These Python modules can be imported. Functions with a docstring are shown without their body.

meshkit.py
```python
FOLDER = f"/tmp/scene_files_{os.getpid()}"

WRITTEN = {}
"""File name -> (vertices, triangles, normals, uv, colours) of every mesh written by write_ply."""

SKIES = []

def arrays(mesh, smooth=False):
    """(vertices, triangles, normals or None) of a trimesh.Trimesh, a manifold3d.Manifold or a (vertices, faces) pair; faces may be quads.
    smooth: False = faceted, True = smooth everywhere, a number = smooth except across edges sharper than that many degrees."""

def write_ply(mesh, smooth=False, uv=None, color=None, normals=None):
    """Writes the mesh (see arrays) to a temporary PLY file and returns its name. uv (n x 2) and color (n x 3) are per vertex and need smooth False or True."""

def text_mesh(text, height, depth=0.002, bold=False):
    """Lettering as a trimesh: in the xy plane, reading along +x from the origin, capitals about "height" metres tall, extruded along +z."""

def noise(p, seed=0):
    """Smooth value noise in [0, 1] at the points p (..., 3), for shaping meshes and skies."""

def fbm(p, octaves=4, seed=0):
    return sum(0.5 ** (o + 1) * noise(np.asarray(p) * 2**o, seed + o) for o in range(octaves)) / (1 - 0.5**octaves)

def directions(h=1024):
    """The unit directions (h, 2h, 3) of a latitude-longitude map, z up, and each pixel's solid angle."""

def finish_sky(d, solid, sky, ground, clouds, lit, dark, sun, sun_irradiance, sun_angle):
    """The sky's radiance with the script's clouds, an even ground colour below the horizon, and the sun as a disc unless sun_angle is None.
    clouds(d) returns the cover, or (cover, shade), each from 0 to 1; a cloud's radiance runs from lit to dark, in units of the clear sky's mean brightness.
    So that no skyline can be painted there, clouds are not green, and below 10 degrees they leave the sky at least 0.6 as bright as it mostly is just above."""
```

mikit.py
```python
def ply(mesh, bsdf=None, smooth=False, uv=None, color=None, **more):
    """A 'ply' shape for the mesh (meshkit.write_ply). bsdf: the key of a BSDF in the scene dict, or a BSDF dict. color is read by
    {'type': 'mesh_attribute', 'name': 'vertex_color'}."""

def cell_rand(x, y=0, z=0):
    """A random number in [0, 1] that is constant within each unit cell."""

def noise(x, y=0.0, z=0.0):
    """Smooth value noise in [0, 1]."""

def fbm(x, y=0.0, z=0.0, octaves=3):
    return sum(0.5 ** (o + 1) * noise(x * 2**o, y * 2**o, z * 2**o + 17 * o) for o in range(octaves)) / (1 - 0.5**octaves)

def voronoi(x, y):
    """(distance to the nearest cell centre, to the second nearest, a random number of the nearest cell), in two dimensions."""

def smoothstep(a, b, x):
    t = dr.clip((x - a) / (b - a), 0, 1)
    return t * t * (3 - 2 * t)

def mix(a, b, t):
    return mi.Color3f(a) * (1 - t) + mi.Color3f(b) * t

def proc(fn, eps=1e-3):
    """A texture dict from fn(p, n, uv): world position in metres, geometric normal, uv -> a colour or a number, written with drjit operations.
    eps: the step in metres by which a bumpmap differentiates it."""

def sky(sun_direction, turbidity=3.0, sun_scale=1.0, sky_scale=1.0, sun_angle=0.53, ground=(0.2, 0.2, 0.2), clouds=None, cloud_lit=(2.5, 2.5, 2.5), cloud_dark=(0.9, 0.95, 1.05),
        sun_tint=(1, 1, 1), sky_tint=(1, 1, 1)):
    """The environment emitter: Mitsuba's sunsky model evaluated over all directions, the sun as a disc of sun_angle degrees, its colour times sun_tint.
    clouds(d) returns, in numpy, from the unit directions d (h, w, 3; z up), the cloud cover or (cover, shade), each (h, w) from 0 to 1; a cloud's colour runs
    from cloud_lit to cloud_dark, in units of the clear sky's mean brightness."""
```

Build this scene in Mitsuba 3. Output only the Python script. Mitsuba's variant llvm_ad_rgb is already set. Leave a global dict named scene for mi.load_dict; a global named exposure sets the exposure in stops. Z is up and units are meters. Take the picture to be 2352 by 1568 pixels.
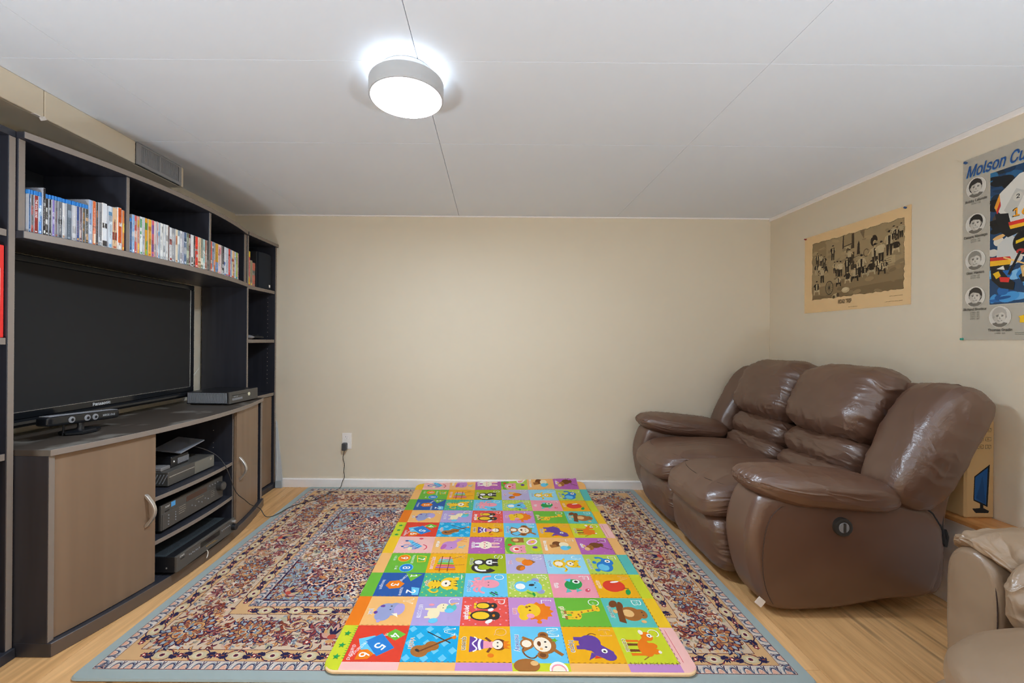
import math, random
import numpy as np
import trimesh
import drjit as dr
import mitsuba as mi
import mikit, meshkit
from mikit import proc, noise, fbm, smoothstep, mix
import shapely.geometry as sg
from shapely import affinity

T = mi.ScalarTransform4f
scene, labels = {}, {}

# ------------------------------------------------------------------ camera, light, exposure
ROLL = 0.008
CAM_H = 1.133
scene['camera'] = {
    'type': 'perspective', 'fov': math.degrees(2 * math.atan(1176 / 940.0)), 'fov_axis': 'x',
    'near_clip': 0.02, 'far_clip': 50.0,
    'principal_point_offset_x': (1176 - 1130) / 2352.0, 'principal_point_offset_y': (785 - 784) / 1568.0,
    'to_world': T().look_at(origin=[0, 0, CAM_H], target=[0, 1, CAM_H], up=[-math.sin(ROLL), 0, math.cos(ROLL)]),
}
LAMP_POWER = 172.0         # radiance of the lamp's diffuser disc
GLOW_POWER = 6.5          # radiance of the lamp's upward back-light ring
UPLIGHT = 122.0           # radiance of the two added, unseen uplights behind the viewpoint
FLP = ((-1.20, -0.55, 0.50), (1.40, -0.55, 0.50))  # where the added uplights' bowls are
TINT = (0.90, 1.08, 1.27)   # white balance of the lamps: the ceiling comes out neutral
exposure = 0.0

# ------------------------------------------------------------------ colours and materials
def lin(c):
    if isinstance(c, str):
        c = [int(c[i:i + 2], 16) for i in (1, 3, 5)]
    c = np.asarray(c, float) / 255.0
    return np.where(c <= 0.04045, c / 12.92, ((c + 0.055) / 1.055) ** 2.4)

def rgb(c):
    return {'type': 'rgb', 'value': [float(v) for v in c]}

def mat(name, color=None, rough=0.5, spec=0.5, metal=0.0, tex=None, coat=0.0, bump=None, bump_scale=1.0, sheen=0.0):
    d = {'type': 'principled', 'base_color': tex if tex is not None else rgb(color), 'roughness': rough, 'specular': spec}
    if metal: d['metallic'] = metal
    if coat: d['clearcoat'] = coat; d['clearcoat_gloss'] = 0.9
    if sheen: d['sheen'] = sheen
    if bump is not None:
        d = {'type': 'bumpmap', 'arbitrary': bump, 'scale': bump_scale, 'bsdf': d}
    scene[name] = {'type': 'twosided', 'bsdf': d}
    return name

def t_wall(p, n, uv):
    a = fbm(p.x * 1.1 + p.z * 0.4, p.y * 1.1, p.z * 1.3)
    return mix((0.68, 0.595, 0.460), (0.72, 0.635, 0.495), a)
def b_wall(p, n, uv):
    return fbm(p.x * 60, p.y * 60, p.z * 60) * 0.0006
WALL = mat('wall_paint', tex=proc(t_wall), rough=0.55, spec=0.3, bump=proc(b_wall, 0.002))
def t_ceil(p, n, uv):
    return mix((0.630, 0.655, 0.690), (0.665, 0.69, 0.725), fbm(p.x * 1.5, p.y * 1.5))
CEIL = mat('ceiling_paint', tex=proc(t_ceil), rough=0.6, spec=0.25)
GROOVE = mat('groove_grey', (0.42, 0.42, 0.42), 0.8, 0.2)
TRIM = mat('trim_white', (0.86, 0.815, 0.775), 0.4, 0.4)
WHITE = mat('white_plastic', (0.84, 0.79, 0.74), 0.35)

def t_wood(p, n, uv):
    g = fbm(p.x * 45 + p.y * 45, p.y * 9 - p.x * 9, p.z * 2.2)
    g2 = noise(p.x * 7 + p.y * 5, p.y * 3, p.z * 1.1)
    return mix((0.017, 0.018, 0.024), (0.034, 0.033, 0.041), g * 0.7 + g2 * 0.3)
WOOD = mat('espresso_wood', tex=proc(t_wood), rough=0.36, spec=0.55)  # shaded copy of the wood: darkened and blued for faces turned from the lamp
def t_wood_lit(p, n, uv):
    g = fbm(p.x * 30 + p.y * 30, p.y * 6 - p.x * 6, p.z * 1.6)
    g2 = noise(p.x * 7 + p.y * 5, p.y * 3, p.z * 1.1)
    return mix((0.160, 0.100, 0.062), (0.270, 0.178, 0.112), g * 0.45 + g2 * 0.55)
WOODLIT = mat('espresso_wood_front', tex=proc(t_wood_lit), rough=0.42, spec=0.5)  # lit copy of the same wood, for doors facing the lamp
def t_wood_top(p, n, uv):
    d = smoothstep(0.52, 0.8, fbm(p.x * 9, p.y * 9, 3.0)) * 0.45
    return mix((0.05, 0.038, 0.03), (0.26, 0.24, 0.21), d)
WOODTOP = mat('dusty_wood_top', tex=proc(t_wood_top), rough=0.4, spec=0.55)
WOODIN = mat('dark_wood_inside', (0.012, 0.012, 0.014), 0.6, 0.25)  # back panels: dark wood with deep recess shade put into its colour
EDGE = mat('wood_edge_band', (0.215, 0.175, 0.145), 0.45, 0.5)  # lit copy of the same wood: lamp sheen put into the front edges

PLINTH = mat('plinth_edge_brown', (0.105, 0.075, 0.058), 0.4, 0.5)  # lamp-lit tone of the same wood, painted on the plinth front
PLANKS = []
for i, (a, b) in enumerate((((0.47, 0.245, 0.095), (0.72, 0.415, 0.18)), ((0.43, 0.22, 0.085), (0.68, 0.385, 0.165)), ((0.50, 0.27, 0.11), (0.76, 0.445, 0.20)))):
    def t_plank(p, n, uv, a=a, b=b, i=i):
        w = noise(p.x * 9 + i * 7, p.y * 1.7) * 3.0
        g = fbm(p.x * 70 + w, p.y * 5 + i * 11.0)
        k = smoothstep(0.66, 0.86, fbm(p.x * 24 + i, p.y * 3.0 + 9))
        return mix(a, b, g) * (1 - 0.4 * k)
    PLANKS.append(mat(f'laminate_{i}', tex=proc(t_plank), rough=0.42, spec=0.25))

def t_leather(p, n, uv):
    a = fbm(p.x * 5, p.y * 5, p.z * 5)
    return mix((0.080, 0.036, 0.022), (0.132, 0.067, 0.042), a)
def b_leather(p, n, uv):
    return fbm(p.x * 140, p.y * 140, p.z * 140) * 0.0010 + noise(p.x * 420, p.y * 420, p.z * 420) * 0.0004
LEATHER = mat('brown_leather', tex=proc(t_leather), rough=0.36, spec=0.9, coat=0.35, bump=proc(b_leather, 0.0015))
def t_leather2(p, n, uv):
    a = fbm(p.x * 7, p.y * 7, p.z * 7)
    return mix((0.20, 0.130, 0.080), (0.32, 0.225, 0.148), a)
LEATHER2 = mat('worn_tan_leather', tex=proc(t_leather2), rough=0.36, spec=0.8, coat=0.3, bump=proc(b_leather, 0.0015))
SEAM = mat('seam_thread', (0.045, 0.024, 0.018), 0.6)

VC = {'type': 'mesh_attribute', 'name': 'vertex_color'}
PRINT = mat('matte_print', tex=VC, rough=0.6, spec=0.25)
def b_mat(p, n, uv):
    return (dr.sin((p.x + p.y) * 1100) * dr.sin((p.x - p.y) * 1100)) * 0.0003
PRINTMAT = mat('foam_mat_print', tex=VC, rough=0.5, spec=0.12, bump=proc(b_mat, 0.0008))
GLOSS = mat('gloss_print', tex=VC, rough=0.22, spec=0.5)
def b_rug(p, n, uv):
    return noise(p.x * 700, p.y * 700, p.z * 700) * 0.0015
RUG = mat('rug_pile', tex=VC, rough=0.95, spec=0.05, sheen=0.3, bump=proc(b_rug, 0.001))

BLACK = mat('black_plastic', (0.012, 0.012, 0.014), 0.33, 0.5)
BLACKGLOSS = mat('black_gloss', (0.008, 0.009, 0.011), 0.12, 0.5)
BLACKMATTE = mat('black_matte', (0.018, 0.018, 0.02), 0.6, 0.4)
SCREEN = mat('tv_screen_glass', (0.027, 0.026, 0.026), 0.75, 0.12)
CHAR = mat('charcoal_panel', (0.075, 0.068, 0.060), 0.38, 0.5)
PULL = mat('pull_dark', (0.035, 0.032, 0.030), 0.38)
GREYP = mat('grey_plastic', (0.22, 0.22, 0.23), 0.45)
SILVER = mat('brushed_metal', (0.62, 0.60, 0.57), 0.34, 0.5, 0.85)
DUCT = mat('vent_grey', (0.30, 0.30, 0.31), 0.5)
CLOTHBLACK = mat('speaker_cloth', (0.022, 0.026, 0.034), 0.8, 0.2)
CASECLEAR = mat('case_clear_grey', (0.42, 0.43, 0.46), 0.2, 0.5)
CASEBLUE = mat('case_blue', (0.03, 0.20, 0.55), 0.2, 0.5)
CASEBLACK = mat('case_black', (0.02, 0.02, 0.022), 0.25, 0.5)
CARD = mat('cardboard', (0.52, 0.335, 0.155), 0.75, 0.2)
def t_cap(p, n, uv):
    return mix((0.42, 0.17, 0.05), (0.60, 0.29, 0.10), fbm(p.x * 40, p.y * 4, 1.0))
CAPWOOD = mat('ledge_wood', tex=proc(t_cap), rough=0.3, spec=0.5)
CORD = mat('cord_dark', (0.03, 0.026, 0.024), 0.5)
CORDW = mat('cord_white', (0.75, 0.72, 0.64), 0.5)
LAMPSHELL = mat('lamp_shell_white', (0.42, 0.42, 0.42), 0.5, 0.3)
PINB = mat('pin_blue', (0.02, 0.06, 0.16), 0.25)
PING = mat('pin_green', (0.02, 0.24, 0.16), 0.25)
PINR = mat('pin_red', (0.25, 0.02, 0.02), 0.25)
YELLOWED = mat('masking_tape', (0.62, 0.52, 0.34), 0.7, 0.2)
FILM = mat('clear_wrap', (0.55, 0.57, 0.57), 0.15, 0.6)

# ------------------------------------------------------------------ scene bookkeeping
def numbered(key):
    if not any(k == key or k.startswith(key + '__') for k in list(scene) + list(labels)):
        return key
    i = 1
    while any(k == f'{key}_{i:03d}' or k.startswith(f'{key}_{i:03d}__') for k in list(scene) + list(labels)):
        i += 1
    return f'{key}_{i:03d}'

_count = {}
def fresh(base):
    n = _count.get(base, 0); _count[base] = n + 1
    return base if n == 0 else f'{base}_{n:03d}'

def thing(name, label, cat, group=None):
    key = fresh(name)
    labels[key] = {'label': label, 'category': cat}
    if group: labels[key]['group'] = group
    return key

def part(parent, name, mesh, bsdf, smooth=False, label=None, kind=None, color=None, **more):
    key = fresh(f'{parent}__{name}')
    scene[key] = mikit.ply(mesh, bsdf, smooth, color=color, **more)
    if label or kind:
        labels[key] = {}
        if label: labels[key]['label'] = label
        if kind: labels[key]['kind'] = kind
    return key

def whole(name, mesh, bsdf, label, cat, smooth=False, group=None, color=None):
    key = thing(name, label, cat, group)
    scene[key] = mikit.ply(mesh, bsdf, smooth, color=color)
    return key

def struct(name, mesh, bsdf, label, smooth=False):
    key = fresh(name)
    scene[key] = mikit.ply(mesh, bsdf, smooth)
    labels[key] = {'label': label, 'kind': 'structure'}
    return key

# ------------------------------------------------------------------ mesh helpers
def _hull_template():
    pts = []
    for sx in (-1, 1):
        for sy in (-1, 1):
            for sz in (-1, 1):
                for ax in range(3):
                    b = np.full(3, 0.1); b[ax] = 0.0
                    pts.append(np.array([sx, sy, sz]) * (1 - b))
    pts = np.array(pts)
    h = trimesh.Trimesh(pts, trimesh.convex.convex_hull(pts).faces, process=False) if False else trimesh.convex.convex_hull(pts)
    idx = [int(np.argmin(((pts - v) ** 2).sum(1))) for v in h.vertices]
    return pts, np.array(idx)[h.faces]
_HP, _HF = _hull_template()
_HS = np.sign(_HP); _HB = (np.abs(_HP) > 0.95)

def box(x0, x1, y0, y1, z0, z1, bev=0.0015):
    lo, hi = np.array([min(x0, x1), min(y0, y1), min(z0, z1)]), np.array([max(x0, x1), max(y0, y1), max(z0, z1)])
    c, h = (lo + hi) / 2, (hi - lo) / 2
    b = min(bev, 0.45 * h.min())
    v = c + _HS * (h - np.where(_HB, 0, b))
    return v, _HF

def join(*ms):
    vs, fs, n = [], [], 0
    for m in ms:
        if hasattr(m, 'vertices'): m = (np.asarray(m.vertices), np.asarray(m.faces))
        if hasattr(m, 'to_mesh'):
            q = m.to_mesh(); m = (q.vert_properties[:, :3], q.tri_verts)
        f = np.asarray(m[1])
        if f.shape[1] == 4: f = np.vstack([f[:, [0, 1, 2]], f[:, [0, 2, 3]]])
        vs.append(np.asarray(m[0], float)); fs.append(f + n); n += len(m[0])
    return np.vstack(vs), np.vstack(fs)

def rot(m, axis, deg, about=(0, 0, 0)):
    R = trimesh.transformations.rotation_matrix(math.radians(deg), axis)[:3, :3]
    a = np.asarray(about, float)
    return (np.asarray(m[0]) - a) @ R.T + a, m[1]

def move(m, d):
    return np.asarray(m[0]) + np.asarray(d, float), m[1]

def tube(pts, r, sides=8, smooth_n=0, caps=True):
    p = np.asarray(pts, float)
    if smooth_n:
        p = spline(p, smooth_n)
    t = np.gradient(p, axis=0); t /= np.linalg.norm(t, axis=1, keepdims=True) + 1e-12
    a = np.cross(t, np.where(np.abs(t[:, 2:]) < 0.9, [0, 0, 1.0], [1.0, 0, 0])); a /= np.linalg.norm(a, axis=1, keepdims=True)
    for i in range(1, len(a)):
        q = a[i - 1] - t[i] * (a[i - 1] @ t[i]); a[i] = q / np.linalg.norm(q)
    b = np.cross(t, a)
    ang = np.arange(sides) * 2 * np.pi / sides
    r = np.broadcast_to(r, (len(p),))
    v = p[:, None] + r[:, None, None] * (np.cos(ang)[None, :, None] * a[:, None] + np.sin(ang)[None, :, None] * b[:, None])
    n = len(p); i, j = np.meshgrid(np.arange(n - 1), np.arange(sides), indexing='ij')
    q = np.stack([i * sides + j, i * sides + (j + 1) % sides, (i + 1) * sides + (j + 1) % sides, (i + 1) * sides + j], -1).reshape(-1, 4)
    v = v.reshape(-1, 3); f = np.vstack([q[:, [0, 1, 2]], q[:, [0, 2, 3]]])
    if caps:
        v = np.vstack([v, p[:1], p[-1:]]); m = len(v)
        k = np.arange(sides)
        f = np.vstack([f, np.stack([k * 0 + m - 2, (k + 1) % sides, k], 1), np.stack([k * 0 + m - 1, (n - 1) * sides + k, (n - 1) * sides + (k + 1) % sides], 1)])
    return v, f

def spline(p, n):
    from scipy.interpolate import CubicSpline
    p = np.asarray(p, float)
    s = np.r_[0, np.cumsum(np.linalg.norm(np.diff(p, axis=0), axis=1))]
    return CubicSpline(s, p)(np.linspace(0, s[-1], n))

def lathe(profile, center=(0, 0, 0), axis='z', sides=48):
    """profile: (r, h) pairs from one end to the other, closed where r = 0."""
    pr = np.asarray(profile, float); n = len(pr)
    ang = np.arange(sides) * 2 * np.pi / sides
    v = np.stack([pr[:, None, 0] * np.cos(ang), pr[:, None, 0] * np.sin(ang), np.broadcast_to(pr[:, None, 1], (n, sides))], -1).reshape(-1, 3)
    i, j = np.meshgrid(np.arange(n - 1), np.arange(sides), indexing='ij')
    q = np.stack([i * sides + j, i * sides + (j + 1) % sides, (i + 1) * sides + (j + 1) % sides, (i + 1) * sides + j], -1).reshape(-1, 4)
    f = np.vstack([q[:, [0, 1, 2]], q[:, [0, 2, 3]]])
    if axis == 'x': v = v[:, [2, 0, 1]]
    if axis == 'y': v = v[:, [1, 2, 0]]
    return v + np.asarray(center, float), f

def extrude(poly, h0, h1, axis='z', bev=0.0):
    """A shapely polygon (or points) in the plane of the two other axes, extruded between h0 and h1 along axis, edges chamfered by bev."""
    if not hasattr(poly, 'exterior'): poly = sg.Polygon(poly)
    if bev:
        ring = np.array(poly.exterior.coords)[:-1]
        if not poly.exterior.is_ccw: ring = ring[::-1]
        d = np.roll(ring, -1, 0) - ring; d /= np.linalg.norm(d, axis=1, keepdims=True)
        nr = np.stack([-d[:, 1], d[:, 0]], 1)
        off = np.roll(nr, 1, 0) + nr; off /= np.maximum((off ** 2).sum(1, keepdims=True), 0.5) / 2
        inner = ring + off * bev
        n = len(ring)
        layers = [(inner, h0), (ring, h0 + bev), (ring, h1 - bev), (inner, h1)]
        v = np.vstack([np.c_[a, np.full(n, h)] for a, h in layers])
        f = []
        k = np.arange(n)
        for l in range(3):
            q = np.stack([l * n + k, l * n + (k + 1) % n, (l + 1) * n + (k + 1) % n, (l + 1) * n + k], 1)
            f += [q[:, [0, 1, 2]], q[:, [0, 2, 3]]]
        tv, tf = trimesh.creation.triangulate_polygon(sg.Polygon(inner), engine='earcut')
        m = len(v); v = np.vstack([v, np.c_[tv, np.full(len(tv), h0)], np.c_[tv, np.full(len(tv), h1)]])
        a, b, c = tv[tf[:, 0]], tv[tf[:, 1]], tv[tf[:, 2]]
        up = ((b - a)[:, 0] * (c - a)[:, 1] - (b - a)[:, 1] * (c - a)[:, 0]) > 0
        tf = np.where(up[:, None], tf, tf[:, ::-1])
        f += [tf[:, ::-1] + m, tf + m + len(tv)]
        v, f = v, np.vstack(f)
    else:
        m = trimesh.creation.extrude_polygon(poly, h1 - h0, engine='earcut')
        v, f = np.array(m.vertices), np.array(m.faces); v[:, 2] += h0
    if axis == 'x': v = v[:, [2, 0, 1]]          # polygon in (y, z)
    if axis == 'y': v, f = v[:, [0, 2, 1]], f[:, ::-1]   # polygon in (x, z)
    return v, f

_CS = {}
def cube_sphere(n):
    if n not in _CS:
        g = np.tan(np.linspace(-1, 1, n + 1) * math.pi / 4)
        a, b = np.meshgrid(g, g, indexing='ij'); o = np.ones_like(a)
        vs, fs = [], []
        i, j = np.meshgrid(np.arange(n), np.arange(n), indexing='ij')
        q = np.stack([i * (n + 1) + j, (i + 1) * (n + 1) + j, (i + 1) * (n + 1) + j + 1, i * (n + 1) + j + 1], -1).reshape(-1, 4)
        for k, face in enumerate(((a, b, o), (b, a, -o), (o, a, b), (-o, b, a), (b, o, a), (a, -o, b))):
            vs.append(np.stack(face, -1).reshape(-1, 3)); fs.append(q + k * (n + 1) ** 2)
        m = trimesh.Trimesh(np.vstack(vs), np.vstack([np.vstack(fs)[:, [0, 1, 2]], np.vstack(fs)[:, [0, 2, 3]]]), process=False)
        m.merge_vertices(digits_vertex=6)
        _CS[n] = (np.array(m.vertices), np.array(m.faces))
    return _CS[n]

def squircle(n=40, ex=3.0, ey=3.0, ez=3.0, pair='yz'):
    """Superellipsoid in [-1, 1]^3; exponents per axis (higher = boxier)."""
    v, f = cube_sphere(n)
    v = v / np.max(np.abs(v), axis=1, keepdims=True)
    lo, hi = np.zeros(len(v)), np.full(len(v), 1.5)
    for _ in range(34):
        m = (lo + hi) / 2
        s = (np.abs(v[:, 0]) * m) ** ex + (np.abs(v[:, 1]) * m) ** ey + (np.abs(v[:, 2]) * m) ** ez
        lo, hi = np.where(s < 1, m, lo), np.where(s < 1, hi, m)
    return v * lo[:, None], f

def vnormals(v, f):
    n = np.zeros_like(v); c = np.cross(v[f[:, 1]] - v[f[:, 0]], v[f[:, 2]] - v[f[:, 0]])
    for k in range(3): np.add.at(n, f[:, k], c)
    return n / (np.linalg.norm(n, axis=1, keepdims=True) + 1e-12)

def ridge(p, seed=0):
    n = meshkit.noise(p, seed)
    return (1 - np.abs(2 * n - 1)) ** 3

# ------------------------------------------------------------------ flat print: polygons laid on one another as real, very thin layers
class Print:
    def __init__(self):
        self.V, self.F, self.C, self.L, self.n, self.k = [], [], [], [], 0, 0
    def soup(self, v, f, c, layer=None):
        if layer is None: self.k += 1; layer = self.k
        v = np.asarray(v, float)
        self.V.append(v); self.F.append(np.asarray(f) + self.n); self.n += len(v)
        self.C.append(np.broadcast_to(c, (len(v), 3))); self.L.append(np.broadcast_to(float(layer), (len(v),)))
    def poly(self, pts, c, layer=None):
        """A convex or star-shaped outline as a fan, else earcut."""
        if hasattr(pts, 'geom_type'):
            if layer is None: self.k += 1; layer = self.k
            for g in getattr(pts, 'geoms', [pts]):
                if g.is_empty or g.geom_type != 'Polygon' or g.area < 1e-9: continue
                v, f = trimesh.creation.triangulate_polygon(g, engine='earcut')
                self.soup(v, f, c, layer)
            return
        v = np.asarray(pts, float); n = len(v); m = v.mean(0)
        k = np.arange(n)
        self.soup(np.vstack([v, m]), np.stack([k, (k + 1) % n, k * 0 + n], 1), c, layer)
    def rect(self, x0, y0, x1, y1, c, layer=None):
        self.soup([[x0, y0], [x1, y0], [x1, y1], [x0, y1]], [[0, 1, 2], [0, 2, 3]], c, layer)
    def ell(self, cx, cy, rx, ry, c, rot=0, n=20, layer=None):
        self.poly(ell(cx, cy, rx, ry, rot, n), c, layer)
    def line(self, pts, w, c, layer=None):
        self.soup(*ribbon(pts, w), c, layer)
    def text(self, s, x, y, h, c, rot=0, bold=True, center=True, squeeze=1.0, layer=None, shear=0.0):
        v, f = glyphs(s, bold)
        v = v * [h * squeeze, h]
        if center: v = v - [(v[:, 0].max() + v[:, 0].min()) / 2, 0]
        v = v + np.c_[v[:, 1] * shear, v[:, 1] * 0]
        a = math.radians(rot); R = np.array([[math.cos(a), -math.sin(a)], [math.sin(a), math.cos(a)]])
        self.soup(v @ R.T + [x, y], f, c, layer)
    def add(self, other, A, b, dl=0):
        """other, mapped by x -> A x + b."""
        v = np.vstack(other.V) @ np.asarray(A).T + b
        self.V.append(v); self.F.append(np.vstack(other.F) + self.n); self.n += len(v)
        self.C.append(np.vstack(other.C)); self.L.append(np.concatenate(other.L) + dl)
    def arrays(self):
        return np.vstack(self.V), np.vstack(self.F), np.vstack(self.C), np.concatenate(self.L)
    def build(self, place, dz=4e-5):
        """place(u, v, h) -> xyz; returns the mesh and its colours."""
        v, f, c, l = self.arrays()
        w = place(v[:, 0], v[:, 1], l * dz)
        return (np.asarray(w), f), c

def ell(cx, cy, rx, ry, rot=0, n=20):
    t = np.arange(n) * 2 * np.pi / n
    x, y = rx * np.cos(t), ry * np.sin(t); a = math.radians(rot)
    return np.c_[cx + x * math.cos(a) - y * math.sin(a), cy + x * math.sin(a) + y * math.cos(a)]
def ribbon(pts, w):
    p = np.asarray(pts, float); t = np.gradient(p, axis=0); t /= np.linalg.norm(t, axis=1, keepdims=True) + 1e-12
    nn = np.c_[-t[:, 1], t[:, 0]] * (np.broadcast_to(w, (len(p),))[:, None] / 2)
    n = len(p); k = np.arange(n - 1)
    return np.vstack([p + nn, p - nn]), np.vstack([np.stack([k, k + 1, k + n], 1), np.stack([k + 1, k + 1 + n, k + n], 1)])
_GL = {}
def glyphs(s, bold=True):
    if (s, bold) not in _GL:
        m = meshkit.text_mesh(s, 1.0, depth=0.1, bold=bold)
        v, f = np.array(m.vertices), np.array(m.faces)
        f = f[(v[f][:, :, 2] > 0.05).all(1)]
        u, inv = np.unique(f, return_inverse=True)
        _GL[s, bold] = (v[u][:, :2], inv.reshape(-1, 3))
    return _GL[s, bold]
def leafpoly(x, y, L, w, ang, bend=0.0, n=5):
    t = np.linspace(0, 1, n); s = np.sin(np.pi * t) ** 0.8 * w / 2
    cx, cy = t * L, bend * L * np.sin(np.pi * t)
    o = np.vstack([np.c_[cx, cy + s], np.c_[cx, cy - s][::-1][1:-1]])
    ca, sa = math.cos(ang), math.sin(ang)
    return np.c_[x + o[:, 0] * ca - o[:, 1] * sa, y + o[:, 0] * sa + o[:, 1] * ca]

# ------------------------------------------------------------------ the room
XL, XR, YB, YF, ZC = -1.985, 2.14, 3.155, -2.6, 2.095
struct('floor', box(XL, XR, YF, YB, -0.06, -0.008), GROOVE, 'warm oak laminate floor laid in long planks towards the back wall')
rng = random.Random(5)
PW = 0.165
nx = int((XR - XL) / PW) + 1
for i in range(nx):
    x0 = XL + i * PW; x1 = min(x0 + PW, XR) - 0.0008
    if x1 - x0 < 0.02: continue
    y = YF - rng.random() * 1.1
    while y < YB:
        y1 = y + 1.22
        a, b = max(y, YF), min(y1, YB)
        if b - a > 0.05:
            part('floor', 'plank', box(x0 + 0.0004, x1, a + 0.0004, b - 0.0004, -0.0085, rng.uniform(-0.0003, 0.0), 0.0008), PLANKS[rng.randrange(3)])
        y = y1
struct('ceiling', box(XL, XR, YF, YB, ZC + 0.006, ZC + 0.08), GROOVE, 'pale grey-white ceiling of large boards with thin joints')
xs, ys = [XL, -1.425, -0.262, 0.95, XR], [YF, -1.0, 0.2, 1.41, 2.0, YB]
GY = [0, 0.0003, 0.0003, 0.0004, 0.0009, 0]
for i in range(4):
    for j in range(5):
        gx = [0.0004, 0.0011, 0.0004]
        part('ceiling', 'panel', box(xs[i] + (gx[i - 1] if i else 0), xs[i + 1] - (gx[i] if i < 3 else 0), ys[j] + GY[j], ys[j + 1] - GY[j + 1], ZC, ZC + 0.008, 0.0006), CEIL)
struct('wall_back', box(XL - 0.1, XR + 0.1, YB, YB + 0.1, -0.06, ZC + 0.08), WALL, 'plain cream back wall behind the rug')
struct('wall_left', box(XL - 0.1, XL, YF, YB, -0.06, ZC + 0.08), WALL, 'cream left wall behind the dark media unit')
struct('wall_right', box(XR, XR + 0.1, YF, YB, -0.06, ZC + 0.08), WALL, 'cream right wall with two posters')
struct('wall_front', box(XL - 0.1, XR + 0.1, YF - 0.1, YF, -0.06, ZC + 0.08), WALL, 'cream wall opposite the back wall')
def baseprofile(h, t):
    return [(0, 0), (t, 0), (t, h - 0.008), (t - 0.004, h - 0.002), (t - 0.008, h), (0, h)]
v, f = extrude([(YB - a, b) for a, b in baseprofile(0.066, 0.013)], -1.64, XR, 'x')
struct('baseboard_back', (v, f), TRIM, 'low white baseboard along the back wall')
struct('trim_1', box(XR - 0.011, XR, YF, YB, ZC - 0.026, ZC, 0.003), TRIM, 'narrow white trim strip where the right wall meets the ceiling')
struct('trim_2', box(XL, XR - 0.011, YB - 0.008, YB, ZC - 0.011, ZC, 0.003), TRIM, 'thin white trim strip where the back wall meets the ceiling')
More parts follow.
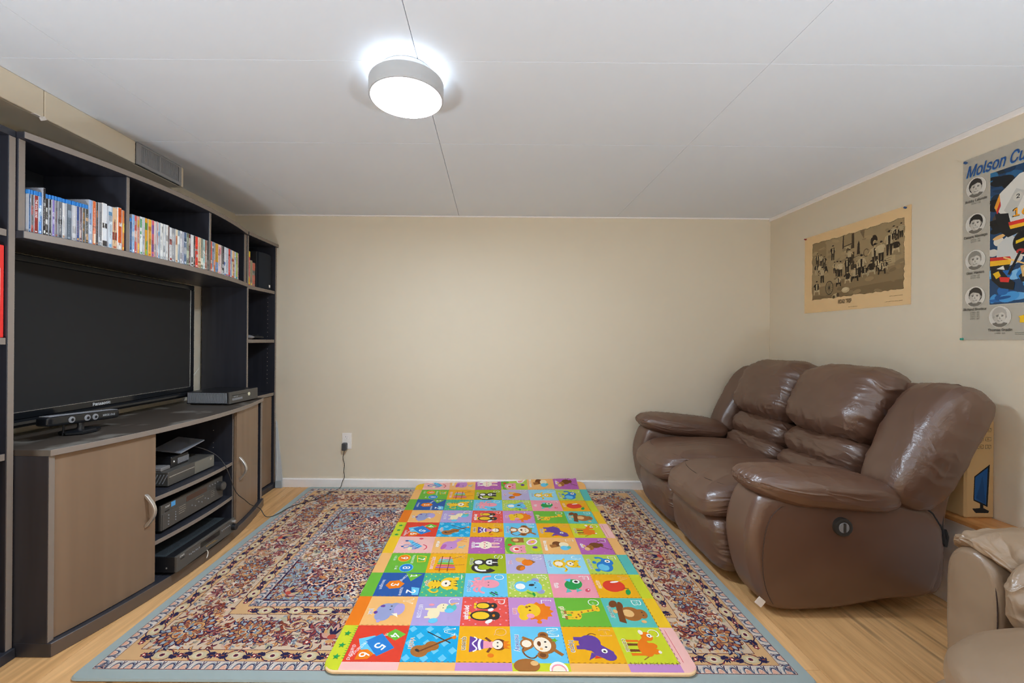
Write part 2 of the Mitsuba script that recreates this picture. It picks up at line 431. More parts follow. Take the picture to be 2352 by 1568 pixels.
# boxed duct along the left wall: two boards with a joint, ending just past the grille
struct('soffit', box(XL, -1.762, YF, 2.305, 1.992, ZC), WALL, 'cream boxed-in duct along the top of the left wall')
for a, b in ((YF, 1.592), (1.5945, 2.001), (2.29, 2.312)):
    part('soffit', 'panel', box(-1.765, -1.75, a, b, 1.985, ZC - 0.0005, 0.002), WALL)
part('soffit', 'panel', box(XL, -1.765, YF, 2.312, 1.985, 1.994, 0.001), WALL)
whole('paper_tab', join(box(-1.76, -1.745, 1.555, 1.585, 1.9825, 1.986, 0.0005), rot(box(-1.75, -1.747, 1.575, 1.60, 1.975, 1.988, 0.0005), [1, 0, 0], 35, (-1.748, 1.588, 1.98))), WHITE,
      'tiny white paper tab hanging from the lower edge of the boxed duct', 'tab')

# ------------------------------------------------------------------ air vent in the duct
V = thing('air_vent', 'grey louvred air vent at the end of the boxed duct above the media unit', 'air vent')
y0, y1, z0, z1 = 2.003, 2.288, 1.986, 2.092
fr = join(box(-1.752, -1.742, y0, y0 + 0.024, z0, z1), box(-1.752, -1.742, y1 - 0.018, y1, z0, z1),
          box(-1.752, -1.742, y0 + 0.022, y1 - 0.016, z0, z0 + 0.017), box(-1.752, -1.742, y0 + 0.022, y1 - 0.016, z1 - 0.010, z1))
part(V, 'frame', fr, DUCT)
part(V, 'backing', box(-1.758, -1.755, y0, y1, z0, z1), BLACKMATTE)
part(V, 'centre_bar', box(-1.752, -1.7425, 2.137, 2.149, z0 + 0.016, z1 - 0.009), DUCT)
for a, b in ((2.03, 2.137), (2.151, 2.268)):
    for y in np.linspace(a, b, 11)[:-1] + 0.005:
        part(V, 'slat', rot(box(-1.7525, -1.7435, y - 0.0022, y + 0.0022, z0 + 0.016, z1 - 0.009, 0.0006), [0, 0, 1], 28, (-1.748, y, 2.0)), DUCT)

# ------------------------------------------------------------------ ceiling lamp in view, then two added uplights unseen behind the camera
def ceiling_lamp(cx, cy, label, power, glow):
    L = thing('ceiling_lamp', label, 'ceiling lamp')
    part(L, 'shell', lathe([(0.1265, 2.0005), (0.1305, 2.0015), (0.1325, 2.005), (0.1325, 2.054), (0.1285, 2.056), (0.1265, 2.054), (0.1265, 2.0005)], (cx, cy, 0), sides=72), LAMPSHELL, 40)
    part(L, 'core', lathe([(0.0, 2.052), (0.095, 2.052), (0.095, ZC - 0.002), (0.0, ZC - 0.002)], (cx, cy, 0), sides=48), LAMPSHELL, 40)
    part(L, 'diffuser', lathe([(0.0, 1.9985), (0.11, 1.9988), (0.1262, 2.0022)], (cx, cy, 0), sides=72), LAMPSHELL, True, label='glowing white diffuser disc',
         emitter={'type': 'area', 'radiance': rgb([power * t for t in TINT])})
    part(L, 'glow_ring', lathe([(0.1265, 2.0525), (0.097, 2.0535)], (cx, cy, 0), sides=72), LAMPSHELL, True, label='back-light ring facing the ceiling',
         emitter={'type': 'area', 'radiance': rgb([glow * t for t in TINT])})
    return L
ceiling_lamp(-0.315, 1.475, 'round white flush ceiling lamp, lit, with a bright halo on the ceiling around it', LAMP_POWER, GLOW_POWER)
for (fx, fy, fz), where in zip(FLP, ('left', 'right')):  # added lamps out of view, there to brighten ceiling and walls
    FL = thing('added_uplight', f'added open-topped uplight brightening the ceiling, unseen behind the viewpoint on the {where}', 'added uplight')
    part(FL, 'base', lathe([(0, 0.0), (0.15, 0.0), (0.15, 0.012), (0.03, 0.026), (0, 0.026)], (fx, fy, 0)), SILVER, 40)
    part(FL, 'pole', lathe([(0.012, 0.02), (0.012, fz - 0.09)], (fx, fy, 0), sides=20), SILVER, 40)
    part(FL, 'bowl', lathe([(r_, fz + h_) for r_, h_ in ((0.0, -0.1), (0.10, -0.08), (0.19, -0.03), (0.215, 0.015), (0.209, 0.015), (0.185, -0.022), (0.10, -0.065), (0.0, -0.075))], (fx, fy, 0)), LAMPSHELL, 40)
    part(FL, 'light_panel', lathe([(0.2, fz - 0.001), (0.0, fz)], (fx, fy, 0)), LAMPSHELL, True, emitter={'type': 'area', 'radiance': rgb([UPLIGHT * t for t in TINT])})

# ------------------------------------------------------------------ media unit
def xb(y): return -1.655 + 0.09 * (1 - ((y - 2.12) / 0.652) ** 2)
def xc(y): return -1.562 + 0.105 * (1 - ((y - 2.127) / 0.665) ** 2)
def bowed(fn, y0, y1, xback, d=0.0, n=28):
    ys = np.linspace(y0, y1, n)
    return [(xback, y0)] + [(fn(y) + d, y) for y in ys] + [(xback, y1)]
def bowslab(fn, y0, y1, xback, z0, z1, d=0.0, bev=0.0015, n=28):
    return extrude(bowed(fn, y0, y1, xback, d, n), z0, z1, 'z', bev)
def bowpanel(fn, y0, y1, d, t, z0, z1, n=24):
    ys = np.linspace(y0, y1, n)
    return extrude([(fn(y) + d, y) for y in ys] + [(fn(y) + d - t, y) for y in ys[::-1]], z0, z1, 'z', 0.0012)
XBK = -1.968

def tower(y0, y1, xf, shelves, label, outer, t_=0.018):
    t = thing('bookcase_tower', label, 'bookcase')
    for k, (a, b) in enumerate(((y0, y0 + t_), (y1 - t_, y1))):
        part(t, 'side_panel', box(XBK, xf, a, b, 0.036, 1.838), WOOD)
        part(t, 'front_edge', box(xf, xf + 0.001, a + 0.0015, b - 0.0015, 0.037, 1.837, 0.0003), EDGE)
    part(t, 'top_panel', box(XBK, xf + (0.012 if outer else 0), y0, y1 + (0.004 if outer else 0), 1.838, 1.862), WOOD)
    if outer: part(t, 'top_edge', box(xf + 0.012, xf + 0.013, y0 + 0.001, y1 + 0.003, 1.839, 1.861, 0.0003), EDGE)
    part(t, 'back_panel', box(XBK, XBK + 0.006, y0 + t_, y1 - t_, 0.036, 1.838), WOODIN)
    for z in shelves:
        s = part(t, 'shelf', box(XBK + 0.006, xf - 0.004, y0 + t_ + 0.0005, y1 - t_ - 0.0005, z - 0.024, z), WOOD)
        part(s, 'front_edge', box(xf - 0.004, xf - 0.003, y0 + t_ + 0.0015, y1 - t_ - 0.0015, z - 0.0235, z - 0.0005, 0.0003), EDGE)
    part(t, 'plinth', box(XBK, xf + 0.012, y0, y1, 0.0, 0.036), WOOD)
    part(t, 'door', box(xf - 0.032, xf - 0.014, y0 + 0.022, y1 - 0.030, 0.042, shelves[-1] - 0.028), WOODLIT)
    return t
TR_ = tower(2.772, 3.150, -1.662, (1.502, 1.131, 0.728), 'right-hand dark wood bookcase tower in the corner, with a loudspeaker on its top shelf', True)
tower(1.068, 1.4468, -1.688, (1.508, 1.131, 0.728), 'left-hand dark wood bookcase tower at the picture edge, with a red book', False, 0.022)
holes = []
for z in list(np.arange(0.80, 1.09, 0.0325)) + list(np.arange(1.155, 1.46, 0.0325)):
    for x in (-1.718, -1.90):
        holes.append(lathe([(0.0, 3.1308), (0.0032, 3.1312), (0.0032, 3.1325)], (x, 0, z), 'y', 10))
holes = [rot(h, [0, 0, 1], 0) for h in holes]
part(TR_, 'shelf_pin_hole', join(*holes), EDGE, kind='stuff', label='rows of pale shelf-pin holes')

B = thing('bridge_shelf', 'bowed dark wood bridging shelf above the television, filled with film cases', 'shelf unit')
part(B, 'top_panel', bowslab(xb, 1.4475, 2.7715, XBK, 1.838, 1.862), WOOD)
part(B, 'top_edge', bowpanel(xb, 1.449, 2.770, 0.001, 0.002, 1.8385, 1.8615), EDGE)
s = part(B, 'shelf_board', bowslab(xb, 1.4475, 2.7715, XBK, 1.484, 1.511), WOOD)
part(s, 'front_edge', bowpanel(xb, 1.449, 2.770, 0.001, 0.002, 1.485, 1.510), EDGE)
part(B, 'back_panel', box(XBK, XBK + 0.006, 1.448, 2.771, 1.511, 1.838), WOODIN)
DIV = [(1.448, 1.4695), (1.786, 1.802), (2.285, 2.301), (2.744, 2.7715)]
for a, b in DIV:
    xf = min(xb(a), xb(b)) - (0.012 if a > 1.5 else 0.020)
    d = part(B, 'divider', box(XBK + 0.006, xf, a, b, 1.511, 1.838), WOOD)
    part(d, 'front_edge', box(xf, xf + 0.001, a + 0.001, b - 0.001, 1.512, 1.837, 0.0003), EDGE)

C = thing('tv_cabinet', 'low bow-fronted dark wood television cabinet with two sliding doors and open shelves', 'cabinet')
part(C, 'top_panel', bowslab(xc, 1.4485, 2.7715 + 0.018, XBK, 0.712, 0.735, 0.006), WOODTOP)
part(C, 'top_edge', bowpanel(xc, 1.4495, 2.7885, 0.0072, 0.002, 0.7125, 0.7345), EDGE)
part(C, 'plinth', bowslab(xc, 1.4485, 2.7715 + 0.018, XBK, 0.0, 0.050, 0.012), WOOD)
part(C, 'plinth_edge', bowpanel(xc, 1.4495, 2.7885, 0.0132, 0.002, 0.001, 0.049), PLINTH)
for a, b in ((1.4485, 1.470), (2.768, 2.7895)):
    xf = min(xc(a), xc(b))
    p_ = part(C, 'side_panel', box(XBK, xf, a, b, 0.05, 0.712), WOOD)
    part(p_, 'front_edge', box(xf, xf + 0.001, a + 0.001, b - 0.001, 0.051, 0.711, 0.0003), EDGE)
for a, b in ((1.800, 1.816), (2.386, 2.402)):
    p_ = part(C, 'inner_panel', box(XBK + 0.006, min(xc(a), xc(b)) - 0.034, a, b, 0.05, 0.712), WOOD)
    xf = min(xc(a), xc(b)) - 0.034
    part(p_, 'front_edge', box(xf, xf + 0.001, a + 0.001, b - 0.001, 0.051, 0.711, 0.0003), EDGE)
part(C, 'back_panel', box(XBK, XBK + 0.006, 1.471, 2.767, 0.05, 0.712), WOODIN)
for z in (0.418, 0.220, 0.0515):
    s = part(C, 'shelf', bowslab(xc, 1.8165, 2.3855, XBK + 0.007, z - (0.0195 if z > 0.1 else 0.0012), z, -0.034), WOOD)
    if z > 0.1: part(s, 'front_edge', bowpanel(xc, 1.818, 2.384, -0.033, 0.002, z - 0.019, z - 0.0005), EDGE)
def arc_handle(parent, y, z0, z1):
    xh = xc(y) - 0.012
    n = 26; t = np.linspace(0, 1, n)
    prof = [(xh + 0.004 + 0.040 * math.sin(math.pi * a), z0 + (z1 - z0) * a) for a in t]
    inner = [(xh + 0.004 + 0.040 * math.sin(math.pi * a) - 0.007 - 0.002 * math.sin(math.pi * a), z0 + 0.012 + (z1 - z0 - 0.024) * a) for a in t]
    prof[0] = (xh - 0.0005, z0); prof[-1] = (xh - 0.0005, z1)
    inner[0] = (xh - 0.0005, z0 + 0.01); inner[-1] = (xh - 0.0005, z1 - 0.01)
    part(parent, 'handle', extrude(prof + inner[::-1], y - 0.0075, y + 0.0075, 'y', 0.0015), SILVER, label='curved satin metal bow handle')
d = part(C, 'door', bowpanel(xc, 1.472, 1.820, -0.012, 0.016, 0.052, 0.709), WOODLIT, label='closed bow-fronted left sliding door')
arc_handle(d, 1.778, 0.310, 0.456)
d = part(C, 'door', bowpanel(xc, 2.390, 2.728, -0.012, 0.016, 0.052, 0.709), WOODLIT, label='closed bow-fronted right sliding door')
arc_handle(d, 2.425, 0.294, 0.436)
part(C, 'shelf_pin_hole', join(*[lathe([(0.0, 2.3852), (0.003, 2.3856), (0.003, 2.3865)], (-1.62, 0, z), 'y', 10) for z in (0.50, 0.528, 0.60, 0.13)]), EDGE, kind='stuff', label='brass shelf-pin holes')

# ------------------------------------------------------------------ film cases
def onface(x, yo, zo):                                   # print in the plane x = const facing +x: u along +y, v up
    return lambda u, w, h: np.c_[np.full(len(u), x) + h, yo + u, zo + w]
ORD = ['first', 'second', 'third', 'fourth', 'fifth', 'sixth', 'seventh', 'eighth', 'ninth', 'tenth', 'eleventh', 'twelfth', 'thirteenth', 'fourteenth', 'fifteenth',
       'sixteenth', 'seventeenth', 'eighteenth', 'nineteenth', 'twentieth', 'twenty-first', 'twenty-second', 'twenty-third', 'twenty-fourth', 'twenty-fifth', 'twenty-sixth',
       'twenty-seventh', 'twenty-eighth', 'twenty-ninth', 'thirtieth', 'thirty-first', 'thirty-second', 'thirty-third', 'thirty-fourth', 'thirty-fifth', 'thirty-sixth', 'thirty-seventh', 'thirty-eighth']
# (pixels of spine width, spine colour, second colour, colour words, kind: b blue-topped, d plain, x box set, g glossy slip)
BAY1 = [(6, '#40608c', '#a9bccf', 'slate blue', 'b'), (7, '#5c5553', '#a8463c', 'grey and red', 'b'), (11, '#8d3330', '#e8e2dc', 'dark red', 'b'), (9, '#5c93d6', '#c9ddf2', 'light blue', 'b'),
        (8, '#2a2627', '#dcdad6', 'black', 'd'), (8, '#33302f', '#e6e4e0', 'white-lettered black', 'b'), (6, '#25262a', '#c9c8c4', 'black dotted', 'b'), (7, '#8577b8', '#cfc4e6', 'lavender', 'b'),
        (7, '#7b7a80', '#b05a50', 'grey with a red patch', 'b'), (12, '#6d7078', '#3f4148', 'smoke grey', 'b'), (8, '#d8d6d2', '#b08a72', 'white', 'b'), (14, '#5e6873', '#8b97a3', 'blue-grey', 'b'),
        (10, '#c9c9cc', '#8b8c90', 'pale grey', 'b'), (7, '#3c4f86', '#e0a860', 'blue and orange', 'b'), (7, '#6d5a63', '#d7b8a8', 'mauve', 'b'), (7, '#55524a', '#b98d5e', 'olive grey', 'b'), (8, '#4a4a48', '#b38a62', 'dark grey', 'b'),
        (9, '#94add6', '#dfe7f2', 'pale blue', 'g'), (9, '#d66a3a', '#f2d2b0', 'orange', 'g'), (6, '#4a4442', '#c98a6a', 'dark brown', 'd'), (9, '#8f9092', '#b9babc', 'grey', 'g'), (13, '#dadcdf', '#3b3838', 'thick white boxed', 'x'),
        (10, '#cfdbe4', '#6fa3cc', 'white and sky blue', 'd'), (13, '#d9b48c', '#b04a3c', 'cream and red', 'd'), (10, '#de5c22', '#f6efe6', 'bright orange boxed', 'x'), (7, '#d77a45', '#e6c35a', 'orange with a yellow top', 'd')]
BAY2 = [(5, '#1f4a7c', '#9fc2dc', 'deep blue', 'b'), (6, '#86aedc', '#e8eef5', 'light blue', 'd'), (6, '#d0605a', '#ecc9b8', 'red-pink', 'd'), (6, '#dc9c84', '#e8b64a', 'salmon', 'd'), (6, '#e2e6e2', '#3f9a5c', 'white and green', 'd'), (4, '#c9cdd0', '#8d9296', 'silver', 'd'),
        (7, '#dd9a2c', '#8fb84a', 'orange and green', 'd'), (8, '#efb03a', '#c8701e', 'amber', 'd'), (6, '#d4606c', '#8a5a9a', 'rose', 'd'), (5, '#e6d0c4', '#c88a7c', 'blush', 'd'), (4, '#d0a2a0', '#e8dcd8', 'dusty pink', 'd'), (4, '#c8dbe6', '#5a9ac4', 'ice blue', 'd'),
        (4, '#e8e8e4', '#a8b0b0', 'white', 'd'), (4, '#f0efe9', '#b8b8b4', 'bright white', 'd'), (5, '#dfe0de', '#9ca0a0', 'off-white', 'd'), (5, '#e9e7e1', '#c0bcb4', 'ivory', 'd'), (3, '#6b4a40', '#a88a7c', 'brown', 'd'),
        (6, '#e2e3e4', '#98392f', 'white and red', 'd'), (8, '#9a9ca0', '#c9cacc', 'mid grey', 'd'), (6, '#e5d6ba', '#b4765a', 'cream', 'd'), (5, '#8ea2b0', '#dde4e8', 'steel blue', 'd'), (4, '#eceae8', '#a0a4a8', 'plain white', 'd'), (5, '#b2b3c4', '#e2e2ea', 'pale lilac', 'd'),
        (6, '#566c8c', '#cfd8e4', 'denim blue', 'd'), (6, '#6c7466', '#aeb8a0', 'moss grey', 'd'), (5, '#5c2622', '#c8b2a8', 'maroon', 'd'), (7, '#e4e2df', '#2a2928', 'black-lettered white', 'd'), (4, '#2b2a2a', '#8c8a88', 'black', 'd'),
        (7, '#e8402c', '#f4d8d0', 'bright red', 'd'), (7, '#e6c6a2', '#a88460', 'sand', 'd'), (6, '#8a8f80', '#d2d6c8', 'sage', 'd'), (6, '#b4d2d0', '#f0f4f2', 'pale teal', 'd'), (5, '#a06a58', '#e0c8b8', 'rust brown', 'd'), (4, '#3a3430', '#b0a89c', 'dark umber', 'd')]
BAY3 = [(5, '#e0503c', '#f2d8cc', 'red', 'd'), (4, '#7088a8', '#d8dfe8', 'grey-blue', 'd'), (5, '#a0a2a6', '#e0804a', 'grey with orange', 'd'), (8, '#d8a53c', '#6c8fc0', 'gold with a blue top', 'd'), (8, '#ecd6d6', '#d8909c', 'pale pink', 'd'), (4, '#8c8684', '#d0cac6', 'taupe', 'd'),
        (5, '#30303a', '#d0d4dc', 'black and silver', 'd'), (5, '#e4e9f2', '#2f5aa8', 'white and royal blue', 'd'), (7, '#ccd6e8', '#c8303a', 'pale blue with a red block', 'd'), (5, '#d84a44', '#4a6ab0', 'red and blue', 'd'), (6, '#8fb2dc', '#e8eef6', 'sky blue', 'd'), (4, '#f0d8b8', '#e04830', 'cream with a red top', 'd'),
        (5, '#eab27a', '#b8563a', 'apricot', 'd'), (4, '#c2d4ea', '#f2f5f8', 'frost blue', 'd'), (5, '#a8c060', '#2a8aa0', 'lime and teal', 'd'), (4, '#dcaab0', '#e8d4cc', 'pink', 'd')]
def film_case(name, cat, y, w, x, depth, hh, z, c1, c2, words, kind, label, group, rnd, title=None):
    key = thing(name, label, cat, group)
    g = 0.0003
    body = {'b': CASECLEAR, 'd': CASECLEAR, 'g': CASECLEAR, 'x': WHITE}[kind]
    top = hh * (0.90 if kind == 'b' else 1.0)
    part(key, 'case', box(x - depth, x - 0.0006, y + g, y + w - g, z, z + top, 0.001), body)
    if kind == 'b':
        part(key, 'blue_cap', box(x - depth, x, y + g, y + w - g, z + top, z + hh, 0.0012), CASEBLUE, label='glossy blue top edge')
    p = Print(); a, b = lin(c1), lin(c2); W = w - 2 * g - 0.0012; H = top - 0.003
    p.rect(0, 0, W, H, a)
    for _ in range(0 if title else rnd.randint(2, 4)):
        v0 = rnd.random() * 0.8; q = rnd.uniform(0.06, 0.25)
        cc = np.clip((b if rnd.random() < 0.6 else a) * rnd.uniform(0.45, 1.3), 0, 0.95)
        u0 = rnd.choice((0, 0, 0.25)) * W; p.rect(u0, v0 * H, W * rnd.choice((1, 1, 0.7)), min(1, v0 + q) * H, cc)
    if title:
        v, f = glyphs(title, True); s = min(W * 0.62, H * 0.72 / v[:, 0].max())
        v2 = v * s; p.soup(np.c_[W * 0.22 + v2[:, 1], H * 0.90 - v2[:, 0]], f, lin('#f2efe8'))
    else:
        lum = a.mean() > 0.25; tc = lin('#2b2a2c') if lum and rnd.random() < 0.5 else (b if rnd.random() < 0.4 else lin('#f0eee8')); tc = tc * 0.6 + a * 0.4
        v0, v1 = rnd.uniform(0.12, 0.3), rnd.uniform(0.55, 0.85); v = v0
        while v < v1:                                            # a run of unreadably small marks
            q = rnd.uniform(0.008, 0.022); p.rect(W * rnd.uniform(0.28, 0.4), v * H, W * rnd.uniform(0.5, 0.72), (v + q) * H, tc); v += q + rnd.uniform(0.004, 0.012)
    p.rect(W * 0.2, H * 0.03, W * 0.8, H * rnd.uniform(0.06, 0.1), np.clip(b * 1.1, 0, 0.95))
    m, col = p.build(onface(x - 0.0003, y + g + 0.0006, z + 0.0015), 3e-5)
    part(key, 'spine', m, GLOSS, color=col)
    return key
rnd = random.Random(11)
for bay, (ya, yb_), where in ((BAY1, (1.471, 1.785), 'left bay above television'), (BAY2, (1.8035, 2.2845), 'middle bay above television'), (BAY3, (2.3025, 2.7425), 'right bay above television')):
    wts = []
    y = ya; ysum = 0
    # widths in pixels shrink with depth: a pixel covers y*y/1523 metres at this distance
    for (w, *_r) in bay:
        q = w * (y + w * y * y / 1523 / 2) ** 2 / 1523; wts.append(q); y += q
    k = (yb_ - ya) / sum(wts) if where.startswith(('left', 'middle')) else min(1.0, (yb_ - ya) / sum(wts))
    y = ya
    for i, ((w, c1, c2, words, kind), q) in enumerate(zip(bay, wts)):
        q *= k
        xf = min(xb(y), xb(y + q)) - 0.013 - rnd.random() * 0.004
        hh = {'b': 0.155, 'd': 0.174, 'g': 0.176, 'x': 0.180}[kind] + (0.012 if where.startswith('left') and kind in 'dgx' else 0) * (i > 16) * 0.3
        if where.startswith('middle') and i in (0, 1, 2, 3): hh -= 0.002
        if where.startswith('middle') and i > 16: hh *= 0.965
        kw = {'b': 'capped film case', 'd': 'film case', 'g': 'glossy film case', 'x': 'film set'}[kind]
        art = 'an' if words[0] in 'aeiou' else 'a'
        film_case('film_case', 'film case', y, q, xf, 0.128, hh, 1.511, c1, c2, words, kind, f'{words} {kw}, {ORD[i]} from left in {where}', 'film cases on the shelf above the television', rnd,
                  'THE EVIL DEAD' if where.startswith('left') and i == 2 else None)
        y += q
# a few more on the tower's top shelf
yy = 2.806
for w, c1, c2, words, hh in ((0.022, '#c8322a', '#e8c832', 'tall red film case with yellow top on the top shelf of the right tower', 0.235), (0.026, '#9a9070', '#d8bc60', 'olive film case between the tall red one and the loudspeaker', 0.178), (0.034, '#b8604c', '#8e9088', 'grey and red film case nearest the loudspeaker', 0.166)):
    key = film_case('film_case', 'film case', yy, w, -1.675, 0.128, hh, 1.502, c1, c2, words, 'd', words, 'film cases on the shelf above the television', rnd)
    if hh > 0.2: part(key, 'top_band', box(-1.803, -1.6742, yy + 0.0002, yy + w - 0.0002, 1.502 + hh - 0.04, 1.502 + hh + 0.0006, 0.001), mat('band_yellow', lin('#e3c52c'), 0.3), label='yellow top band')
    yy += w + 0.0006
# ------------------------------------------------------------------ loudspeaker, gamepads, red book
S = thing('loudspeaker', 'small black bookshelf loudspeaker on the top shelf of the right tower', 'loudspeaker')
sp = squircle(16, 12, 12, 12)
part(S, 'cabinet', box(-1.90, -1.705, 2.958, 3.122, 1.502, 1.770, 0.004), BLACKMATTE)
ys = np.linspace(2.960, 3.120, 15)
gr = [(-1.7045, 2.960)] + [(-1.7045 + 0.030 * math.sin(math.pi * (0.12 + 0.76 * (y - 2.960) / 0.160)) ** 0.7, y) for y in ys] + [(-1.7045, 3.120)]
part(S, 'grille', extrude(gr, 1.505, 1.767, 'z', 0.003), CLOTHBLACK, 30)
part(S, 'badge', box(-1.7, -1.6735, 3.068, 3.084, 1.520, 1.540, 0.001), WHITE, label='small white square badge')
for k, (x, y, a, w) in enumerate(((-1.70, 2.842, 20, 'left-hand grey game pad lying on the middle shelf of the right tower'), (-1.712, 2.955, -25, 'right-hand grey game pad lying on the middle shelf of the right tower'))):
    G = thing('game_pad', w, 'game controller')
    v, f = squircle(22, 2.2, 2.6, 2.2); v = v.copy()
    v[:, 2] *= 1 - 0.35 * v[:, 1] ** 2
    v = v * [0.034, 0.048, 0.016]; v[:, 0] += 14 * v[:, 1] ** 2 * 0.7
    m = move(rot((v, f), [0, 0, 1], a), (x, y, 1.131 + 0.016))
    part(G, 'body', m, GREYP if k == 0 else BLACK, True)
    for s in (-1, 1):
        part(G, 'thumb_stick', move(rot(move(lathe([(0, 0.022), (0.007, 0.022), (0.008, 0.019), (0.004, 0.016), (0.004, 0.008), (0, 0.008)], sides=16), (0.0, 0.018 * s, 0)), [0, 0, 1], a), (x, y, 1.131 + 0.012)), BLACK, 40)
R = thing('red_book', 'red and white hardback standing on a shelf of the left tower', 'book')
part(R, 'cover', box(-1.84, -1.697, 1.392, 1.4225, 1.131, 1.452, 0.002), mat('book_red', lin('#d8302a'), 0.4))
part(R, 'title_panel', box(-1.697, -1.6955, 1.395, 1.410, 1.155, 1.372, 0.0005), WHITE, label='white lower spine panel')

# ------------------------------------------------------------------ television
TX = -1.862
TV = thing('television', 'large black flat-screen television, switched off, behind the bowed cabinet top', 'television')
ya, yb_, za, zb = 1.478, 2.560, 0.775, 1.462
sy0, sy1, sz0, sz1 = 1.510, 2.526, 0.838, 1.432
fr = join(box(TX - 0.03, TX, ya, yb_, sz1, zb, 0.004), box(TX - 0.03, TX, ya, sy0, sz0, sz1, 0.003), box(TX - 0.03, TX, sy1, yb_, sz0, sz1, 0.003), box(TX - 0.03, TX, ya, yb_, 0.808, sz0, 0.003))
part(TV, 'bezel', fr, BLACKGLOSS)
part(TV, 'screen', box(TX - 0.02, TX - 0.004, sy0 - 0.001, sy1 + 0.001, sz0 - 0.001, sz1 + 0.001, 0.0005), SCREEN)
part(TV, 'screen_rim', join(box(TX - 0.003, TX + 0.0008, sy1, sy1 + 0.0022, sz0, sz1, 0.0005), box(TX - 0.003, TX + 0.0008, sy0, sy1, sz0 - 0.0022, sz0, 0.0005)), SILVER, label='thin pale rim around the screen')
prof = [(TX - 0.03, 0.808), (TX + 0.003, 0.808), (TX + 0.013, 0.800), (TX + 0.016, 0.790), (TX + 0.006, 0.778), (TX - 0.03, 0.775)]
v, f = extrude(prof, ya, yb_, 'y', 0.001)
part(TV, 'speaker_bar', (v, f), BLACKGLOSS, 30)
part(TV, 'back_shell', box(TX - 0.075, TX - 0.03, ya + 0.06, yb_ - 0.06, 0.80, 1.43, 0.01), BLACKMATTE)
part(TV, 'wall_mount', box(XL, TX - 0.075, 1.90, 2.14, 1.00, 1.25, 0.004), BLACKMATTE)
p = Print(); p.text('Panasonic', 0, 0, 0.0135, lin('#d9dadb'), bold=True)
m, col = p.build(onface(TX + 0.0008, 1.955, 0.8155)); part(TV, 'maker_lettering', m, PRINT, color=col, label='white lettering Panasonic')
# ------------------------------------------------------------------ motion sensor bar
K = thing('motion_sensor', 'long black motion-sensor bar with three lenses on a foot, on the cabinet top', 'sensor bar')
kx, ky, kz, ka = -1.69, 1.712, 0.800, -3.6
def kin(m): return rot(rot(m, [1, 0, 0], ka, (kx, ky, kz)), [0, 0, 1], 0, (kx, ky, kz))
v, f = squircle(26, 7, 14, 5); part(K, 'bar', kin((v * [0.027, 0.153, 0.0195] + [kx - 0.027, ky, kz], f)), BLACKGLOSS, True)
part(K, 'top_strip', kin(box(kx - 0.046, kx - 0.006, ky - 0.144, ky + 0.144, kz + 0.0175, kz + 0.0205, 0.002)), GREYP, label='grey satin top face')
for dy in (-0.064, 0.0, 0.034):
    l = part(K, 'lens', kin(lathe([(0, 0.0035), (0.006, 0.003), (0.0125, 0.0012), (0.0135, -0.004), (0, -0.004)], (kx + 0.001, ky + dy, kz - 0.001), 'x', 28)), GREYP, 30)
    part(l, 'glass', kin(lathe([(0, 0.0055), (0.004, 0.0045), (0.006, 0.003), (0, 0.003)], (kx + 0.001, ky + dy, kz - 0.001), 'x', 20)), BLACKGLOSS, 30)
p = Print(); p.text('XBOX 360', 0, 0, 0.0085, lin('#b9bbbd'), bold=False)
m, col = p.build(lambda u, w, h: np.c_[np.full(len(u), kx + 0.0012) + h, ky + 0.095 + u, kz - 0.003 + w])
part(K, 'lettering', kin((m[0], m[1])), PRINT, color=col, label='grey lettering XBOX 360')
part(K, 'neck', tube([(kx - 0.03, ky - 0.002, 0.745), (kx - 0.028, ky, 0.765), (kx - 0.03, ky, 0.79)], [0.016, 0.010, 0.013], 14), BLACK, 40)
part(K, 'lead', tube([(kx - 0.045, ky - 0.055, 0.736), (kx - 0.045, ky - 0.05, 0.79)], 0.0035, 8), BLACK, 40)
part(K, 'foot', extrude([(kx - 0.075, ky - 0.045), (kx - 0.03, ky - 0.06), (kx + 0.016, ky - 0.035), (kx + 0.022, ky + 0.02), (kx + 0.0, ky + 0.06), (kx - 0.06, ky + 0.055)], 0.735, 0.752, 'z', 0.005), BLACKGLOSS)
# ------------------------------------------------------------------ slim game console on the cabinet top
G = thing('slim_game_console', 'charcoal slatted game console lying at the right end of the cabinet top', 'game console')
gx0, gx1, gy0, gy1, gz0, gz1 = -1.84, -1.568, 2.452, 2.722, 0.741, 0.812
RG = lambda m: rot(m, [0, 0, 1], -3, (-1.568, 2.452, 0))
waist = extrude([(gy0, gz0), (gy0 + 0.004, (gz0 + gz1) / 2), (gy0, gz1), (gy1, gz1), (gy1 - 0.004, (gz0 + gz1) / 2), (gy1, gz0)], gx0, gx1 - 0.012, 'x', 0.003)
part(G, 'body', RG(waist), BLACK)
part(G, 'front_panel', RG(box(gx1 - 0.0125, gx1, gy0, gy1, gz0, gz1, 0.004)), CHAR)
for x in np.linspace(gx0 + 0.012, gx1 - 0.022, 34):
    part(G, 'side_rib', RG(box(x - 0.0018, x + 0.0018, gy0 - 0.003, gy0 + 0.005, gz0 + 0.005, gz1 - 0.004, 0.0008)), GREYP)
part(G, 'disc_slot', RG(box(gx1 - 0.001, gx1 + 0.0006, gy0 + 0.02, gy0 + 0.155, 0.788, 0.792, 0.0003)), BLACKGLOSS)
part(G, 'port_strip', RG(box(gx1 - 0.001, gx1 + 0.0006, gy0 + 0.022, gy0 + 0.115, 0.760, 0.773, 0.0004)), GREYP, label='pale grey label strip')
part(G, 'power_button', RG(lathe([(0, 0.0018), (0.011, 0.0016), (0.012, -0.001)], (gx1, gy0 + 0.178, 0.782), 'x', 28)), mat('button_cream', lin('#d8d2b4'), 0.35), True, label='round cream power button')
